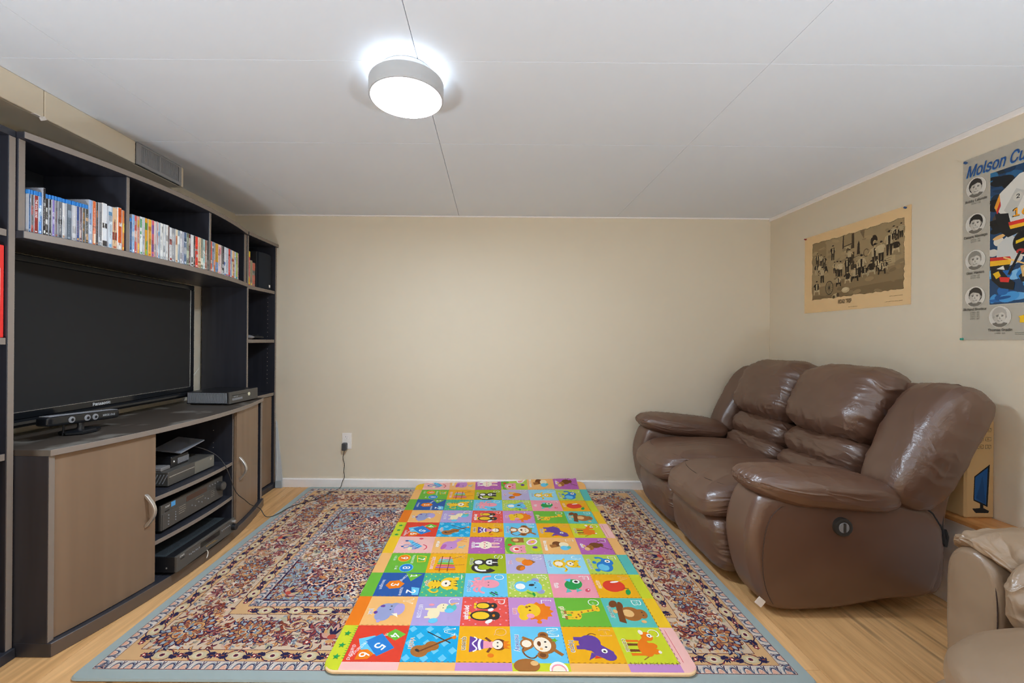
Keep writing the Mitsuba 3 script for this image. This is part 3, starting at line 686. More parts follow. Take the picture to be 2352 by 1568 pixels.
p = Print(); p.text('XBOX 360', 0, 0, 0.006, lin('#b0b0ae'), bold=True)
m, col = p.build(onface(gx1 + 0.0004, gy0 + 0.052, 0.7795)); part(G, 'lettering', RG(m), PRINT, color=col)
part(G, 'rubber_foot', RG(join(*[box(x - 0.02, x + 0.02, y - 0.006, y + 0.006, 0.735, 0.7415) for x in (-1.81, -1.61) for y in (2.475, 2.70)])), BLACKMATTE)
# ------------------------------------------------------------------ upper shelf of the cabinet: console, power supply, tablet, grey case
G = thing('box_game_console', 'wide black and charcoal game console on the top open shelf of the cabinet', 'game console')
bx0, bx1, by0, by1, bz0, bz1 = -1.82, -1.547, 1.962, 2.285, 0.423, 0.490
part(G, 'body', box(bx0, bx1, by0, by1, bz0, bz1, 0.0025), CHAR)
part(G, 'gloss_front', box(bx1 - 0.001, bx1 + 0.0015, by0 + 0.175, by1 - 0.001, bz0 + 0.004, bz1 - 0.003, 0.0008), mat('bronze_grey', (0.16, 0.15, 0.125), 0.3), label='smooth bronze-grey right half of the front')
part(G, 'disc_slot', box(bx1 - 0.001, bx1 + 0.002, by0 + 0.006, by0 + 0.173, bz0 + 0.041, bz0 + 0.0445, 0.0005), SILVER)
part(G, 'power_mark', lathe([(0, 0.003), (0.007, 0.003), (0.0075, 0.001)], (bx1, by1 - 0.03, bz0 + 0.05), 'x', 20), SILVER, label='round silver power mark')
for k in range(16):
    x = bx1 - 0.016 - k * 0.0155
    part(G, 'side_vent', rot(box(x - 0.0022, x + 0.0022, by0 - 0.002, by0 + 0.002, bz0 + 0.008, bz1 - 0.008, 0.0008), [0, 1, 0], 28, (x, by0, (bz0 + bz1) / 2)), GREYP)
part(G, 'rubber_foot', join(*[box(x - 0.02, x + 0.02, y - 0.008, y + 0.008, 0.418, 0.4235) for x in (-1.79, -1.59) for y in (1.99, 2.255)]), BLACKMATTE)
G = thing('power_supply', 'small black ribbed power block on top of the wide game console', 'power supply')
part(G, 'body', box(-1.74, -1.587, 2.032, 2.148, 0.490, 0.543, 0.003), BLACK)
for k in range(14):
    y = 2.072 + k * 0.0055; part(G, 'rib', box(-1.588, -1.5845, y, y + 0.0028, 0.500, 0.528, 0.0006), GREYP)
part(G, 'indicator', lathe([(0, 0.002), (0.004, 0.002), (0.0045, 0)], (-1.587, 2.048, 0.518), 'x', 14), WHITE)
m = rot(rot(box(-1.73, -1.585, 2.10, 2.27, 0.556, 0.563, 0.002), [1, 0, 0], 9, (-1.66, 2.17, 0.556)), [0, 1, 0], 6, (-1.66, 2.17, 0.556))
m = move(m, (0.02, -0.035, 0.013))
P_ = thing('grey_tablet', 'thin grey tablet lying askew over the power block', 'tablet')
part(P_, 'body', m, mat('tablet_grey', (0.20, 0.21, 0.235), 0.35))
part(P_, 'stand_wedge', join(box(-1.68, -1.61, 2.115, 2.137, 0.543, 0.564, 0.002)), BLACK)
W = thing('grey_game_case', 'flat grey case lying on the left end of the wide game console', 'case')
part(W, 'body', rot(box(-1.73, -1.585, 1.966, 2.026, 0.4905, 0.508, 0.004), [0, 0, 1], 2, (-1.63, 1.99, 0.49)), mat('case_mid_grey', (0.20, 0.185, 0.18), 0.4))
# ------------------------------------------------------------------ two receivers
def receiver(label, x1, y0, y1, z0, z1, deep, low):
    R = thing('av_receiver', label, 'receiver', None)
    part(R, 'chassis', box(x1 - deep, x1 - 0.012, y0 + 0.002, y1 - 0.002, z0, z1 - 0.002, 0.002), BLACK)
    part(R, 'front_panel', box(x1 - 0.013, x1, y0, y1, z0 + 0.002, z1, 0.0025), CHAR)
    H = z1 - z0; W = y1 - y0
    part(R, 'display', box(x1 - 0.001, x1 + 0.0008, y0 + W * 0.36, y0 + W * 0.70, z0 + H * (0.62 if not low else 0.50), z0 + H * (0.88 if not low else 0.84), 0.0004), mat('display_brown', (0.075, 0.040, 0.028), 0.15) if not low else BLACKGLOSS)
    p = Print(); p.text('SONY', W * 0.075, H * (0.86 if not low else 0.82), 0.0075, lin('#d0cdc8'))
    if not low:
        for r in range(4):
            p.rect(W * 0.24, H * (0.34 + 0.085 * r), W * 0.34, H * (0.355 + 0.085 * r), lin('#a09888'))
        for r in range(4): p.rect(W * 0.76, H * (0.30 + 0.085 * r), W * 0.83, H * (0.315 + 0.085 * r), lin('#8c8478'))
        p.rect(W * 0.50, H * 0.55, W * 0.63, H * 0.565, lin('#9c8c70'))
    else:
        p.rect(W * 0.45, H * 0.32, W * 0.62, H * 0.36, lin('#a8823c')); p.rect(W * 0.56, H * 0.24, W * 0.66, H * 0.27, lin('#8c6c34'))
    m, col = p.build(onface(x1 + (0.0003 if low else 0.0033), y0, z0)); part(R, 'front_marks', m, PRINT, color=col, label='white maker lettering SONY and small marks')
    if not low:
        part(R, 'energy_sticker', box(x1 - 0.001, x1 + 0.0006, y0 + W * 0.135, y0 + W * 0.195, z0 + H * 0.78, z0 + H * 0.97, 0.0003), mat('sticker_blue', lin('#4f9fd8'), 0.4), label='light blue square sticker')
        part(R, 'panel_step', box(x1 - 0.001, x1 + 0.003, y0 + 0.004, y1 - 0.002, z0 + 0.004, z0 + H * 0.66, 0.0015), CHAR)
        k = part(R, 'volume_knob', lathe([(0, 0.030), (0.021, 0.030), (0.024, 0.027), (0.025, 0.002), (0, 0.002)], (x1 + 0.002, y0 + W * 0.915, z0 + H * 0.62), 'x', 40), PULL, 40)
        part(k, 'face', lathe([(0, 0.0315), (0.018, 0.0312), (0.0185, 0.0302)], (x1 + 0.002, y0 + W * 0.915, z0 + H * 0.62), 'x', 36), CHAR, 40)
        spots = [(0.09, 0.16 + 0.12 * i) for i in range(4)] + [(0.19, 0.2 + 0.1 * i) for i in range(4)] + [(0.44 + 0.055 * i, 0.40 - 0.09 * (i % 2)) for i in range(6)] + [(0.75 + 0.05 * i, 0.82) for i in range(4)]
    else:
        k = part(R, 'volume_knob', lathe([(0, 0.022), (0.014, 0.022), (0.016, 0.02), (0.017, 0.001), (0, 0.001)], (x1, y0 + W * 0.955, z0 + H * 0.40), 'x', 32), BLACK, 40)
        part(R, 'top_knob', lathe([(0, 0.014), (0.008, 0.014), (0.009, 0.012), (0.009, 0)], (x1, y0 + W * 0.955, z0 + H * 0.80), 'x', 24), SILVER, 40)
        spots = [(0.18 + 0.026 * i, 0.62 - 0.03 * (i % 2)) for i in range(7)] + [(0.74 + 0.03 * i, 0.66) for i in range(6)]
        part(R, 'top_vent', join(*[box(x1 - deep + 0.02, x1 - 0.07, y0 + 0.02 + 0.008 * i, y0 + 0.0235 + 0.008 * i, z1 - 0.0025, z1 - 0.0008, 0.0004) for i in range(46)]), BLACKMATTE, kind='stuff', label='fine vent ribs on the lid')
        part(R, 'lid', box(x1 - deep + 0.004, x1 - 0.055, y0 + 0.004, y1 - 0.004, z1 - 0.0025, z1 - 0.0012, 0.0005), mat('lid_slate', (0.035, 0.043, 0.048), 0.35))
        part(R, 'side_screw', lathe([(0, 0), (0.004, 0.0004), (0.0045, 0.002)], (x1 - 0.05, y0 + 0.0005, z0 + H * 0.28), 'y', 14), SILVER, 40)
    for a, b in spots:
        part(R, 'button', lathe([(0, 0.0026), (0.0028, 0.0024), (0.0034, 0.0012), (0.0034, 0)], (x1 + (0.0025 if not low and b < 0.66 else 0), y0 + W * a, z0 + H * b), 'x', 12), GREYP, 40)
    part(R, 'power_button', box(x1, x1 + 0.003, y0 + W * 0.05, y0 + W * 0.105, z0 + H * 0.70, z0 + H * 0.74, 0.001), BLACK)
    part(R, 'foot', join(*[lathe([(0, 0), (0.012, 0), (0.014, 0.004), (0.014, 0.013), (0, 0.013)], (x, y, z0 - 0.0115), 'z', 16) for x in (x1 - 0.04, x1 - deep + 0.04) for y in (y0 + 0.05, y1 - 0.05)]), BLACKMATTE)
    return R
receiver('black stereo receiver with a blue sticker and large volume knob, on the middle open shelf', -1.533, 1.905, 2.340, 0.2315, 0.352, 0.30, False)
receiver('flat black disc player-sized receiver with a dark display, sticking out of the bottom shelf', -1.428, 1.866, 2.286, 0.063, 0.138, 0.36, True)

# ------------------------------------------------------------------ outlet, adapter, cords
O = thing('wall_outlet', 'white two-socket power outlet low on the back wall', 'outlet')
oy = YB
part(O, 'cover_plate', box(-1.147, -1.075, oy - 0.006, oy, 0.294, 0.416, 0.002), WHITE)
for z in (0.383, 0.327):
    s = part(O, 'socket', extrude(sg.Point(0, 0).buffer(0.0165, 16).intersection(sg.box(-0.0165, -0.0135, 0.0165, 0.0135)), 0, 0.0015, 'y', 0.0004), TRIM)
    v = scene[s]; scene[s] = mikit.ply(move(extrude(sg.Point(0, 0).buffer(0.0165, 16).intersection(sg.box(-0.0165, -0.0135, 0.0165, 0.0135)), 0, 0.0018, 'y', 0.0004), (-1.111, oy - 0.0075, z)), TRIM)
    part(s, 'slot', join(box(-1.1175, -1.1155, oy - 0.0080, oy - 0.0070, z + 0.001, z + 0.009, 0.0003), box(-1.1065, -1.1045, oy - 0.0080, oy - 0.0070, z + 0.001, z + 0.008, 0.0003), box(-1.1130, -1.109, oy - 0.0080, oy - 0.0070, z - 0.010, z - 0.006, 0.0008)), BLACKMATTE)
A = thing('plug_adapter', 'dark grey plug-in power adapter in the lower socket of the outlet', 'power adapter')
part(A, 'body', box(-1.138, -1.104, oy - 0.045, oy - 0.0085, 0.290, 0.345, 0.004), mat('adapter_grey', (0.055, 0.055, 0.06), 0.45))
cord = [(-1.122, 3.128, 0.289), (-1.127, 3.128, 0.262), (-1.131, 3.128, 0.225), (-1.118, 3.125, 0.18), (-1.124, 3.125, 0.13), (-1.117, 3.125, 0.09), (-1.130, 3.122, 0.06), (-1.137, 3.105, 0.022),
        (-1.170, 3.02, 0.0145), (-1.196, 2.92, 0.0145), (-1.29, 2.80, 0.0145), (-1.345, 2.715, 0.0145), (-1.375, 2.600, 0.0145), (-1.415, 2.585, 0.012),
        (-1.455, 2.60, 0.045), (-1.470, 2.525, 0.108), (-1.466, 2.44, 0.175), (-1.462, 2.36, 0.242), (-1.462, 2.30, 0.345), (-1.475, 2.275, 0.424), (-1.53, 2.285, 0.480), (-1.575, 2.26, 0.52), (-1.61, 2.20, 0.556)]
whole('adapter_cord', tube(cord, 0.0023, 7, 150), CORD, 'thin dark cord running from the outlet across the rug up into the media cabinet', 'cord', smooth=True)
whole('white_cable', tube([(-1.972, 2.60, 0.737), (-1.968, 2.66, 0.80), (-1.972, 2.69, 0.87), (-1.975, 2.745, 0.92), (-1.978, 2.765, 0.935)], 0.0028, 7, 40), CORDW, 'white cable against the wall beside the television', 'cable', smooth=True)
whole('short_cord', tube([(-1.427, 2.06, 0.070), (-1.4235, 2.063, 0.060), (-1.421, 2.058, 0.046), (-1.4225, 2.052, 0.034)], 0.0018, 6, 16), CORDW, 'short white cord end hanging in front of the lowest receiver', 'cord', smooth=True)
F_ = thing('plastic_strip', 'upright strip of clear plastic film in the corner beside the right tower', 'plastic film')
tri = sg.Polygon([(-1.648, 0.0), (-1.592, 0.0), (-1.592, 0.075), (-1.635, 0.50), (-1.648, 0.52)])
part(F_, 'film', move(extrude(tri, 0, 0.004, 'y', 0.001), (0, 3.126, 0)), FILM)
part(F_, 'fold', tube([(-1.636, 3.121, 0.001), (-1.634, 3.123, 0.2), (-1.641, 3.124, 0.46)], [0.004, 0.003, 0.001], 8), FILM, True)
part(F_, 'foot_clip', box(-1.644, -1.594, 3.116, 3.126, 0.0, 0.056, 0.003), mat('clip_grey', (0.33, 0.37, 0.39), 0.3))

# ------------------------------------------------------------------ Persian rug
NAVY, RUST, GOLD, MAROON, BLUEG, CREAM, PINK, SAGE, PALEB, ORANGE = [lin(c) for c in ('#2a2440', '#8a4a32', '#bd8a58', '#642a34', '#7c848c', '#c0a78e', '#c89e88', '#a3997c', '#9fabad', '#b06c3c')]
EDGEB = lin('#98a29f') * 0.92
DARKL = lin('#5a2a2c')
RX0, RX1, RY0, RY1, RZ = -1.392, 1.092, 1.345, 3.125, 0.0105
RUGT = thing('persian_rug', 'large Persian-style rug with a pale blue edge, flower borders and scrolls, under the play mat', 'rug')
rr = sg.box(RX0, RY0, RX1, RY1).buffer(-0.03).buffer(0.03, 6)
part(RUGT, 'pile_body', extrude(rr, 0.0005, RZ, 'z', 0.0045), RUG, color=None) if False else None
v, f = extrude(rr, 0.0002, RZ, 'z', 0.005)
part(RUGT, 'blue_edge', (v, f), mat('rug_edge_blue', EDGEB, 0.95, 0.05, bump=proc(b_rug, 0.001)), label='pale grey-blue cut pile edge')
RP = Print()
MATBOX = (-0.55, 0.69, 1.40)
def hid(x, y, m=0.0): return (x > MATBOX[0] + 0.02 + m) & (x < MATBOX[1] - 0.02 - m) & (y > MATBOX[2] + 0.02 + m)
def frame(d0, d1, c, layer):
    x0, x1, y0, y1 = RX0 + d0, RX1 - d0, RY0 + d0, RY1 - d0
    X0, X1, Y0, Y1 = RX0 + d1, RX1 - d1, RY0 + d1, RY1 - d1
    RP.soup([[x0, y0], [x1, y0], [x1, y1], [x0, y1], [X0, Y0], [X1, Y0], [X1, Y1], [X0, Y1]], [[0, 1, 5], [0, 5, 4], [1, 2, 6], [1, 6, 5], [2, 3, 7], [2, 7, 6], [3, 0, 4], [3, 4, 7]], c, layer)
D = dict(ga=(0.044, 0.080), gold=(0.082, 0.132), main=(0.135, 0.322), gold2=(0.325, 0.375), gb=(0.377, 0.412), field=0.415)
RP.rect(RX0 + 0.043, RY0 + 0.043, RX1 - 0.043, RY1 - 0.043, DARKL, 1)
frame(0.0455, 0.080, lin('#bfb0a4'), 2); frame(0.082, 0.133, lin('#c39a6e'), 2); frame(0.1355, 0.3235, CREAM, 2); frame(0.326, 0.3755, lin('#c39a6e'), 2); frame(0.378, 0.412, lin('#b6aca4'), 2)
RP.rect(RX0 + 0.415, RY0 + 0.415, RX1 - 0.415, RY1 - 0.415, lin('#cdb9a6'), 2)
def motif(fn):
    p = Print(); fn(p); return p
def place(p, x, y, s, ang, flip=1, dl=2):
    c, q = math.cos(ang), math.sin(ang)
    RP.add(p, [[c * s, -q * s * flip], [q * s, c * s * flip]], [x, y], dl)
def m_arch(p):                                   # unit wide 1, tall 1, base at v = 0
    t = np.linspace(0, math.pi, 9)
    p.poly(np.vstack([np.c_[0.30 * np.cos(t), 0.03 + 0.50 * np.sin(t)], [[-0.30, 0.03]]]), PINK, 1)
    for k in (-0.14, 0.0, 0.14): p.line([[k, 0.06], [k * 1.2, 0.42]], 0.05, lin('#c08472'), 2)
    p.line(np.c_[0.40 * np.cos(t), 0.05 + 0.64 * np.sin(t)], 0.12, NAVY, 2)
    p.line(np.c_[0.42 * np.cos(t), 0.12 + 0.72 * np.sin(t)], 0.10, BLUEG, 3)
    p.line([[0.50, 0.0], [0.44, 0.5], [0.60, 0.95]], 0.11, NAVY, 3); p.line([[0.56, 0.1], [0.70, 0.55]], 0.08, BLUEG, 3); p.line([[0.30, 0.98], [0.40, 0.70], [0.30, 0.55]], 0.09, NAVY, 3)
def m_ros(p):
    for k in range(6):
        p.poly(leafpoly(0, 0, 0.5, 0.36, k * math.pi / 3), NAVY, 1); p.poly(leafpoly(0, 0, 0.43, 0.28, k * math.pi / 3), MAROON if k % 2 else lin('#a8483c'), 2)
    p.ell(0, 0, 0.16, 0.16, lin('#e3cdb4'), layer=3, n=10)
def m_flower(p):                                 # larger cartouche flower between navy scrolls with leaf bursts
    p.ell(0, 0, 0.62, 0.36, lin('#b59f7c'), layer=1, n=18); p.ell(0, 0, 0.44, 0.27, lin('#b9ab8c'), layer=2, n=16)
    for k in range(7):
        p.poly(leafpoly(0, 0, 0.29, 0.20, k * 2 * math.pi / 7), lin('#c6b395'), 3)
    p.ell(0, 0, 0.16, 0.13, MAROON, layer=4, n=10); p.ell(0, 0, 0.07, 0.06, NAVY, layer=5, n=8)
    for s in (-1, 1):
        t = np.linspace(0, 1, 14)
        p.line(np.c_[s * (0.16 + 0.60 * t), 0.46 - 0.50 * t ** 2.4], 0.075, NAVY, 5)
        p.line(np.c_[s * (0.10 + 0.95 * t), -0.44 + 0.62 * np.sin(t * 1.9) ** 2 * t], 0.075, NAVY, 5)
        for a, L in ((0.35, 0.46), (1.0, 0.40), (1.7, 0.34), (2.5, 0.30), (-0.5, 0.46), (-1.1, 0.40), (-1.8, 0.30)):
            p.poly(leafpoly(s * 0.76, 0.0, L, 0.15, a if s > 0 else math.pi - a, 0.28 * s), NAVY, 6)
        p.poly(leafpoly(s * 0.74, 0.0, 0.30, 0.10, (0.0 if s > 0 else math.pi)), RUST, 7); p.poly(leafpoly(s * 0.36, -0.40, 0.26, 0.12, 0.5 if s > 0 else math.pi - 0.5), lin('#7e3b34'), 6)
def m_palm(p):                                   # serrated oval palmette in many rings
    for n, rx, ry, L, w, c0, c1 in ((22, 0.36, 0.25, 0.17, 0.13, NAVY, DARKL), (22, 0.35, 0.24, 0.145, 0.085, lin('#a0623f'), lin('#8f989e')), (17, 0.27, 0.185, 0.13, 0.095, NAVY, MAROON), (17, 0.26, 0.18, 0.11, 0.07, GOLD, lin('#8d5a44'))):
        for k in range(n):
            a = 2 * math.pi * k / n; q = math.atan2(math.sin(a) * rx, math.cos(a) * ry)
            p.poly(leafpoly(rx * math.cos(a), ry * math.sin(a), L, w, a * 0.6 + q * 0.4 if abs(a * 0.6 + q * 0.4 - a) < 1 else a), c0 if k % 2 else c1)
    p.ell(0.02, 0, 0.30, 0.20, NAVY, n=22); p.ell(0.02, 0, 0.285, 0.188, GOLD, n=22); p.ell(0.02, 0, 0.245, 0.155, lin('#9a5f3e'), n=20); p.ell(0.02, 0, 0.225, 0.14, lin('#c6a27c'), n=20)
    for k in range(13):
        a = 2 * math.pi * k / 13; p.poly(leafpoly(0.10 * math.cos(a), 0.07 * math.sin(a), 0.15, 0.06, a), RUST if k % 2 else BLUEG)
    p.ell(0.05, 0, 0.13, 0.085, NAVY, n=14); p.ell(0.055, 0, 0.105, 0.066, lin('#b7bcbc'), n=14)
    for a in (-0.45, 0, 0.45): p.poly(leafpoly(-0.03, 0, 0.18, 0.05, a), NAVY if a else ORANGE)
    for s in (-1, 1):
        for x, a in ((-0.42, 2.5), (-0.30, 2.1), (0.40, 0.7), (0.30, 1.1)):
            p.poly(leafpoly(x, s * 0.24, 0.19, 0.08, s * a, 0.25 * s), NAVY); p.poly(leafpoly(x, s * 0.24, 0.16, 0.045, s * a, 0.25 * s), lin('#a0564a') if x > 0 else BLUEG)
def m_curl(p):                                   # gold saz curls with dark outline
    for s, c in ((1, GOLD), (-1, lin('#b06c3c'))):
        t = np.linspace(0, 1, 18); a = 3.9 * t; r = 0.42 * (1 - 0.62 * t)
        q = np.c_[s * (0.12 + r * np.cos(a) - 0.1), s * r * np.sin(a) * 0.8]
        p.line(q, 0.15 * np.sin(np.pi * (0.1 + 0.82 * t)), NAVY, 1); p.line(q, 0.105 * np.sin(np.pi * (0.1 + 0.82 * t)), c, 2); p.line(q, 0.03, CREAM, 3)
        for i in (3, 6, 9, 12): p.poly(leafpoly(q[i, 0], q[i, 1], 0.20, 0.10, a[i] + (0.5 if s > 0 else 3.6), 0.2), NAVY, 1); p.poly(leafpoly(q[i, 0], q[i, 1], 0.17, 0.06, a[i] + (0.5 if s > 0 else 3.6), 0.2), (c, BLUEG)[i % 2], 2)
def m_redleaf(p):
    for k, a in enumerate((0.2, 1.3, 2.3, 3.5, 4.6, 5.6)):
        p.poly(leafpoly(0, 0, 0.52, 0.22, a, 0.2), NAVY, 1); p.poly(leafpoly(0.01, 0, 0.46, 0.15, a, 0.2), (lin('#843a38'), lin('#b57468'))[k % 2], 2); p.poly(leafpoly(0.02, 0, 0.3, 0.04, a, 0.2), DARKL, 3)
def m_lotus(p):
    for s in (-1, 1):
        t = np.linspace(0, 1, 10)
        for w, c, l in ((0.12, NAVY, 1), (0.085, BLUEG, 2), (0.03, CREAM, 3)):
            p.line(np.c_[s * (0.05 + 0.42 * np.sin(t * 2.2)), -0.25 + 0.36 * t + 0.15 * np.sin(t * 3)], w * np.sin(np.pi * (0.08 + 0.86 * t)), c, l)
    for k, a in enumerate(np.linspace(-1.1, 1.1, 7)):
        p.poly(leafpoly(0, -0.2, 0.52 - 0.16 * abs(a), 0.20, math.pi / 2 + a, 0.06 * np.sign(a)), (MAROON, NAVY)[k % 2], 4)
        p.poly(leafpoly(0, -0.18, 0.47 - 0.15 * abs(a), 0.14, math.pi / 2 + a, 0.06 * np.sign(a)), (lin('#b98a7c'), SAGE, GOLD)[k % 3], 5)
    for a in (-0.45, 0, 0.45): p.poly(leafpoly(0, -0.15, 0.3, 0.07, math.pi / 2 + a), NAVY, 6)
    p.ell(0, -0.16, 0.1, 0.08, lin('#a8483c'), layer=7, n=10); p.ell(0, -0.3, 0.09, 0.05, GOLD, layer=7, n=10)
def m_seeds(p, rng=random.Random(8)):
    for k in range(20):
        a, r = rng.random() * 6.28, 0.46 * math.sqrt(rng.random())
        x, y = r * math.cos(a), r * 0.75 * math.sin(a)
        p.poly(leafpoly(x, y, 0.17, 0.105, rng.uniform(-0.4, 0.8)), DARKL, 1); p.poly(leafpoly(x + 0.01, y, 0.14, 0.075, rng.uniform(-0.4, 0.8)), lin('#7e3b2c') if k % 3 else RUST, 2)
def m_scroll(p):                                 # a big spiral with comb-like leaves
    t = np.linspace(0, 1, 34); a = 2.2 * math.pi * t; r = 0.5 * (1 - 0.78 * t)
    q = np.c_[r * np.cos(a), r * np.sin(a)]
    for w, c, l in ((0.16, MAROON, 1), (0.125, lin('#c48566'), 2), (0.055, lin('#d3bfae'), 3)): p.line(q, w * (1 - 0.5 * t), c, l)
    for i in range(2, 30, 2):
        d = a[i]
        p.poly(leafpoly(q[i, 0], q[i, 1], 0.17, 0.07, d + 0.6, 0.2), NAVY, 4)
        p.poly(leafpoly(q[i, 0], q[i, 1], 0.13, 0.055, d + 3.6, 0.2), NAVY if i % 4 else RUST, 4)
    p.poly(leafpoly(0.11, 0, 0.2, 0.1, 2.4), ORANGE, 5)
def m_twig(p):
    t = np.linspace(0, 1, 12)
    p.line(np.c_[t, 0.16 * np.sin(t * 5)], 0.035, DARKL, 1)
    for i, (x, s) in enumerate(((0.15, 1), (0.35, -1), (0.55, 1), (0.75, -1), (0.95, 1))):
        y = 0.16 * math.sin(x * 5); p.poly(leafpoly(x, y, 0.30, 0.13, s * 0.9, 0.15), NAVY, 2); p.poly(leafpoly(x + 0.01, y, 0.24, 0.08, s * 0.9, 0.15), (lin('#8d3f38'), GOLD, BLUEG)[i % 3], 3)
ARCH, ROS, FLO, PALM, LOT, SEED, SCR, TWIG, CURL, REDL = map(motif, (m_arch, m_ros, m_flower, m_palm, m_lotus, m_seeds, m_scroll, m_twig, m_curl, m_redleaf))
def sides(d):
    """the four sides of the rectangle at depth d: start, direction, length, inward direction"""
    x0, x1, y0, y1 = RX0 + d, RX1 - d, RY0 + d, RY1 - d
    return [((x0, y0), (1, 0), x1 - x0, (0, 1)), ((x1, y0), (0, 1), y1 - y0, (-1, 0)), ((x1, y1), (-1, 0), x1 - x0, (0, -1)), ((x0, y1), (0, -1), y1 - y0, (1, 0))]
def along(d, pitch, fn, inset=0.0):
    for (sx, sy), (ux, uy), L, _ in sides(d):
        n = max(1, round((L - 2 * inset) / pitch)); st = (L - 2 * inset) / n
        for i in range(n):
            q = inset + (i + 0.5) * st
            x, y = sx + ux * q, sy + uy * q
            if not hid(x, y, 0.05): fn(i, n, x, y, math.atan2(uy, ux), st)
along(0.0455, 0.046, lambda i, n, x, y, a, st: place(ARCH, x, y, 0.034, a, 1, 3), 0.0)
along(0.3785, 0.040, lambda i, n, x, y, a, st: place(ARCH, x, y, 0.032, a, 1, 3), 0.0)
along(0.1075, 0.066, lambda i, n, x, y, a, st: place(ROS if i % 2 == 0 else FLO, x, y, 0.024 if i % 2 == 0 else 0.0525, a, 1 if (i // 2) % 2 else -1, 3), 0.025)
along(0.350, 0.063, lambda i, n, x, y, a, st: place(ROS if i % 2 == 0 else FLO, x, y, 0.023 if i % 2 == 0 else 0.051, a, 1 if (i // 2) % 2 else -1, 3), 0.02)
for dd, w in ((0.0452, 0.0022), (0.081, 0.0022), (0.0835, 0.001), (0.1335, 0.0026), (0.3245, 0.0026), (0.3765, 0.0022), (0.413, 0.004)):
    pass
# scattered small leaves and tendrils give the grounds their density
rg = random.Random(3)
pals = [NAVY, NAVY, MAROON, RUST, lin('#8d3f38'), GOLD, BLUEG, SAGE, DARKL, ORANGE]
def leaves(x0, x1, y0, y1, pitch, L, ok, layer0=4):
    y = y0
    while y < y1:
        x = x0
        while x < x1:
            px, py = x + rg.uniform(-0.5, 0.5) * pitch, y + rg.uniform(-0.5, 0.5) * pitch
            if ok(px, py) and not hid(px, py):
                c = rg.choice(pals); a = rg.random() * 6.28; l = L * rg.uniform(0.6, 1.35); b = rg.uniform(-0.35, 0.35)
                if rg.random() < 0.45:
                    RP.poly(leafpoly(px, py, l * 1.12, l * 0.52, a, b), NAVY if c is not NAVY else DARKL, layer0)
                    RP.poly(leafpoly(px, py, l, l * 0.30, a, b), c if c is not NAVY else GOLD, layer0 + 1)
                else:
                    RP.poly(leafpoly(px, py, l * 1.1, l * rg.uniform(0.2, 0.38), a, b), c, layer0)
                    if rg.random() < 0.5: RP.poly(leafpoly(px, py, l * 0.8, l * 0.26, a + rg.choice((-0.8, 0.8)), b), c, layer0)
            x += pitch
        y += pitch
def depth(x, y): return min(x - RX0, RX1 - x, y - RY0, RY1 - y)
for _ in range(2600):                            # soft pale patches of sage, pink and blue-grey in the cream grounds
    x, y = rg.uniform(RX0, RX1), rg.uniform(RY0, RY1); d = depth(x, y)
    if (0.150 < d < 0.308 or d > 0.43) and not hid(x, y):
        RP.ell(x, y, rg.uniform(0.010, 0.024), rg.uniform(0.008, 0.016), rg.choice((SAGE, lin('#cfa88e'), lin('#a9aca8'), lin('#d6bda6'), PINK * 0.9, lin('#c69c6c'))), rot=rg.uniform(0, 180), n=10, layer=3)
leaves(RX0 + 0.14, RX1 - 0.14, RY0 + 0.14, RY1 - 0.14, 0.0140, 0.0195, lambda x, y: 0.148 < depth(x, y) < 0.312)
for _ in range(900):
    x, y = rg.uniform(RX0, RX1), rg.uniform(RY0, RY1)
    if 0.165 < depth(x, y) < 0.295 and not hid(x, y): place(TWIG if rg.random() < 0.75 else REDL, x, y, rg.uniform(0.035, 0.06), rg.random() * 6.28, rg.choice((-1, 1)), 7)
def main_unit(i, n, x, y, a, st):
    k = i % 8; ux, uy = math.cos(a), math.sin(a)
    o = lambda q: (x - uy * q, y + ux * q)
    if k == 0: place(PALM, x, y, 0.155, a, 1, 12)
    elif k == 4: place(LOT, x, y, 0.17, a, 1, 12)
    elif k in (1, 7): place(SEED, *o(0.018), 0.095, a, 1, 11); place(CURL, *o(-0.05), 0.07, a, 1, 11)
    elif k in (2, 6): place(CURL, *o(0.03 if k == 2 else -0.03), 0.105, a + (0 if k == 2 else 2.2), 1 if k == 2 else -1, 11); place(REDL, *o(-0.045 if k == 2 else 0.05), 0.06, a, 1, 12)
    else: place(REDL, *o(0.015), 0.085, a, 1 if k == 3 else -1, 12); place(ROS, *o(-0.055), 0.035, a, 1, 12); place(TWIG, *o(0.06), 0.075, a, 1, 11)
along(0.2295, 0.082, main_unit, 0.20)
for cx, sx in ((RX0 + 0.2295, 1), (RX1 - 0.2295, -1)):
    for cy, sy in ((RY0 + 0.2295, 1), (RY1 - 0.2295, -1)):
        place(PALM, cx, cy, 0.185, math.atan2(sy, sx), 1, 12); place(SEED, cx + sx * 0.15, cy + sy * 0.012, 0.10, 0, 1, 11); place(SEED, cx + sx * 0.012, cy + sy * 0.13, 0.09, 0.6, 1, 11)
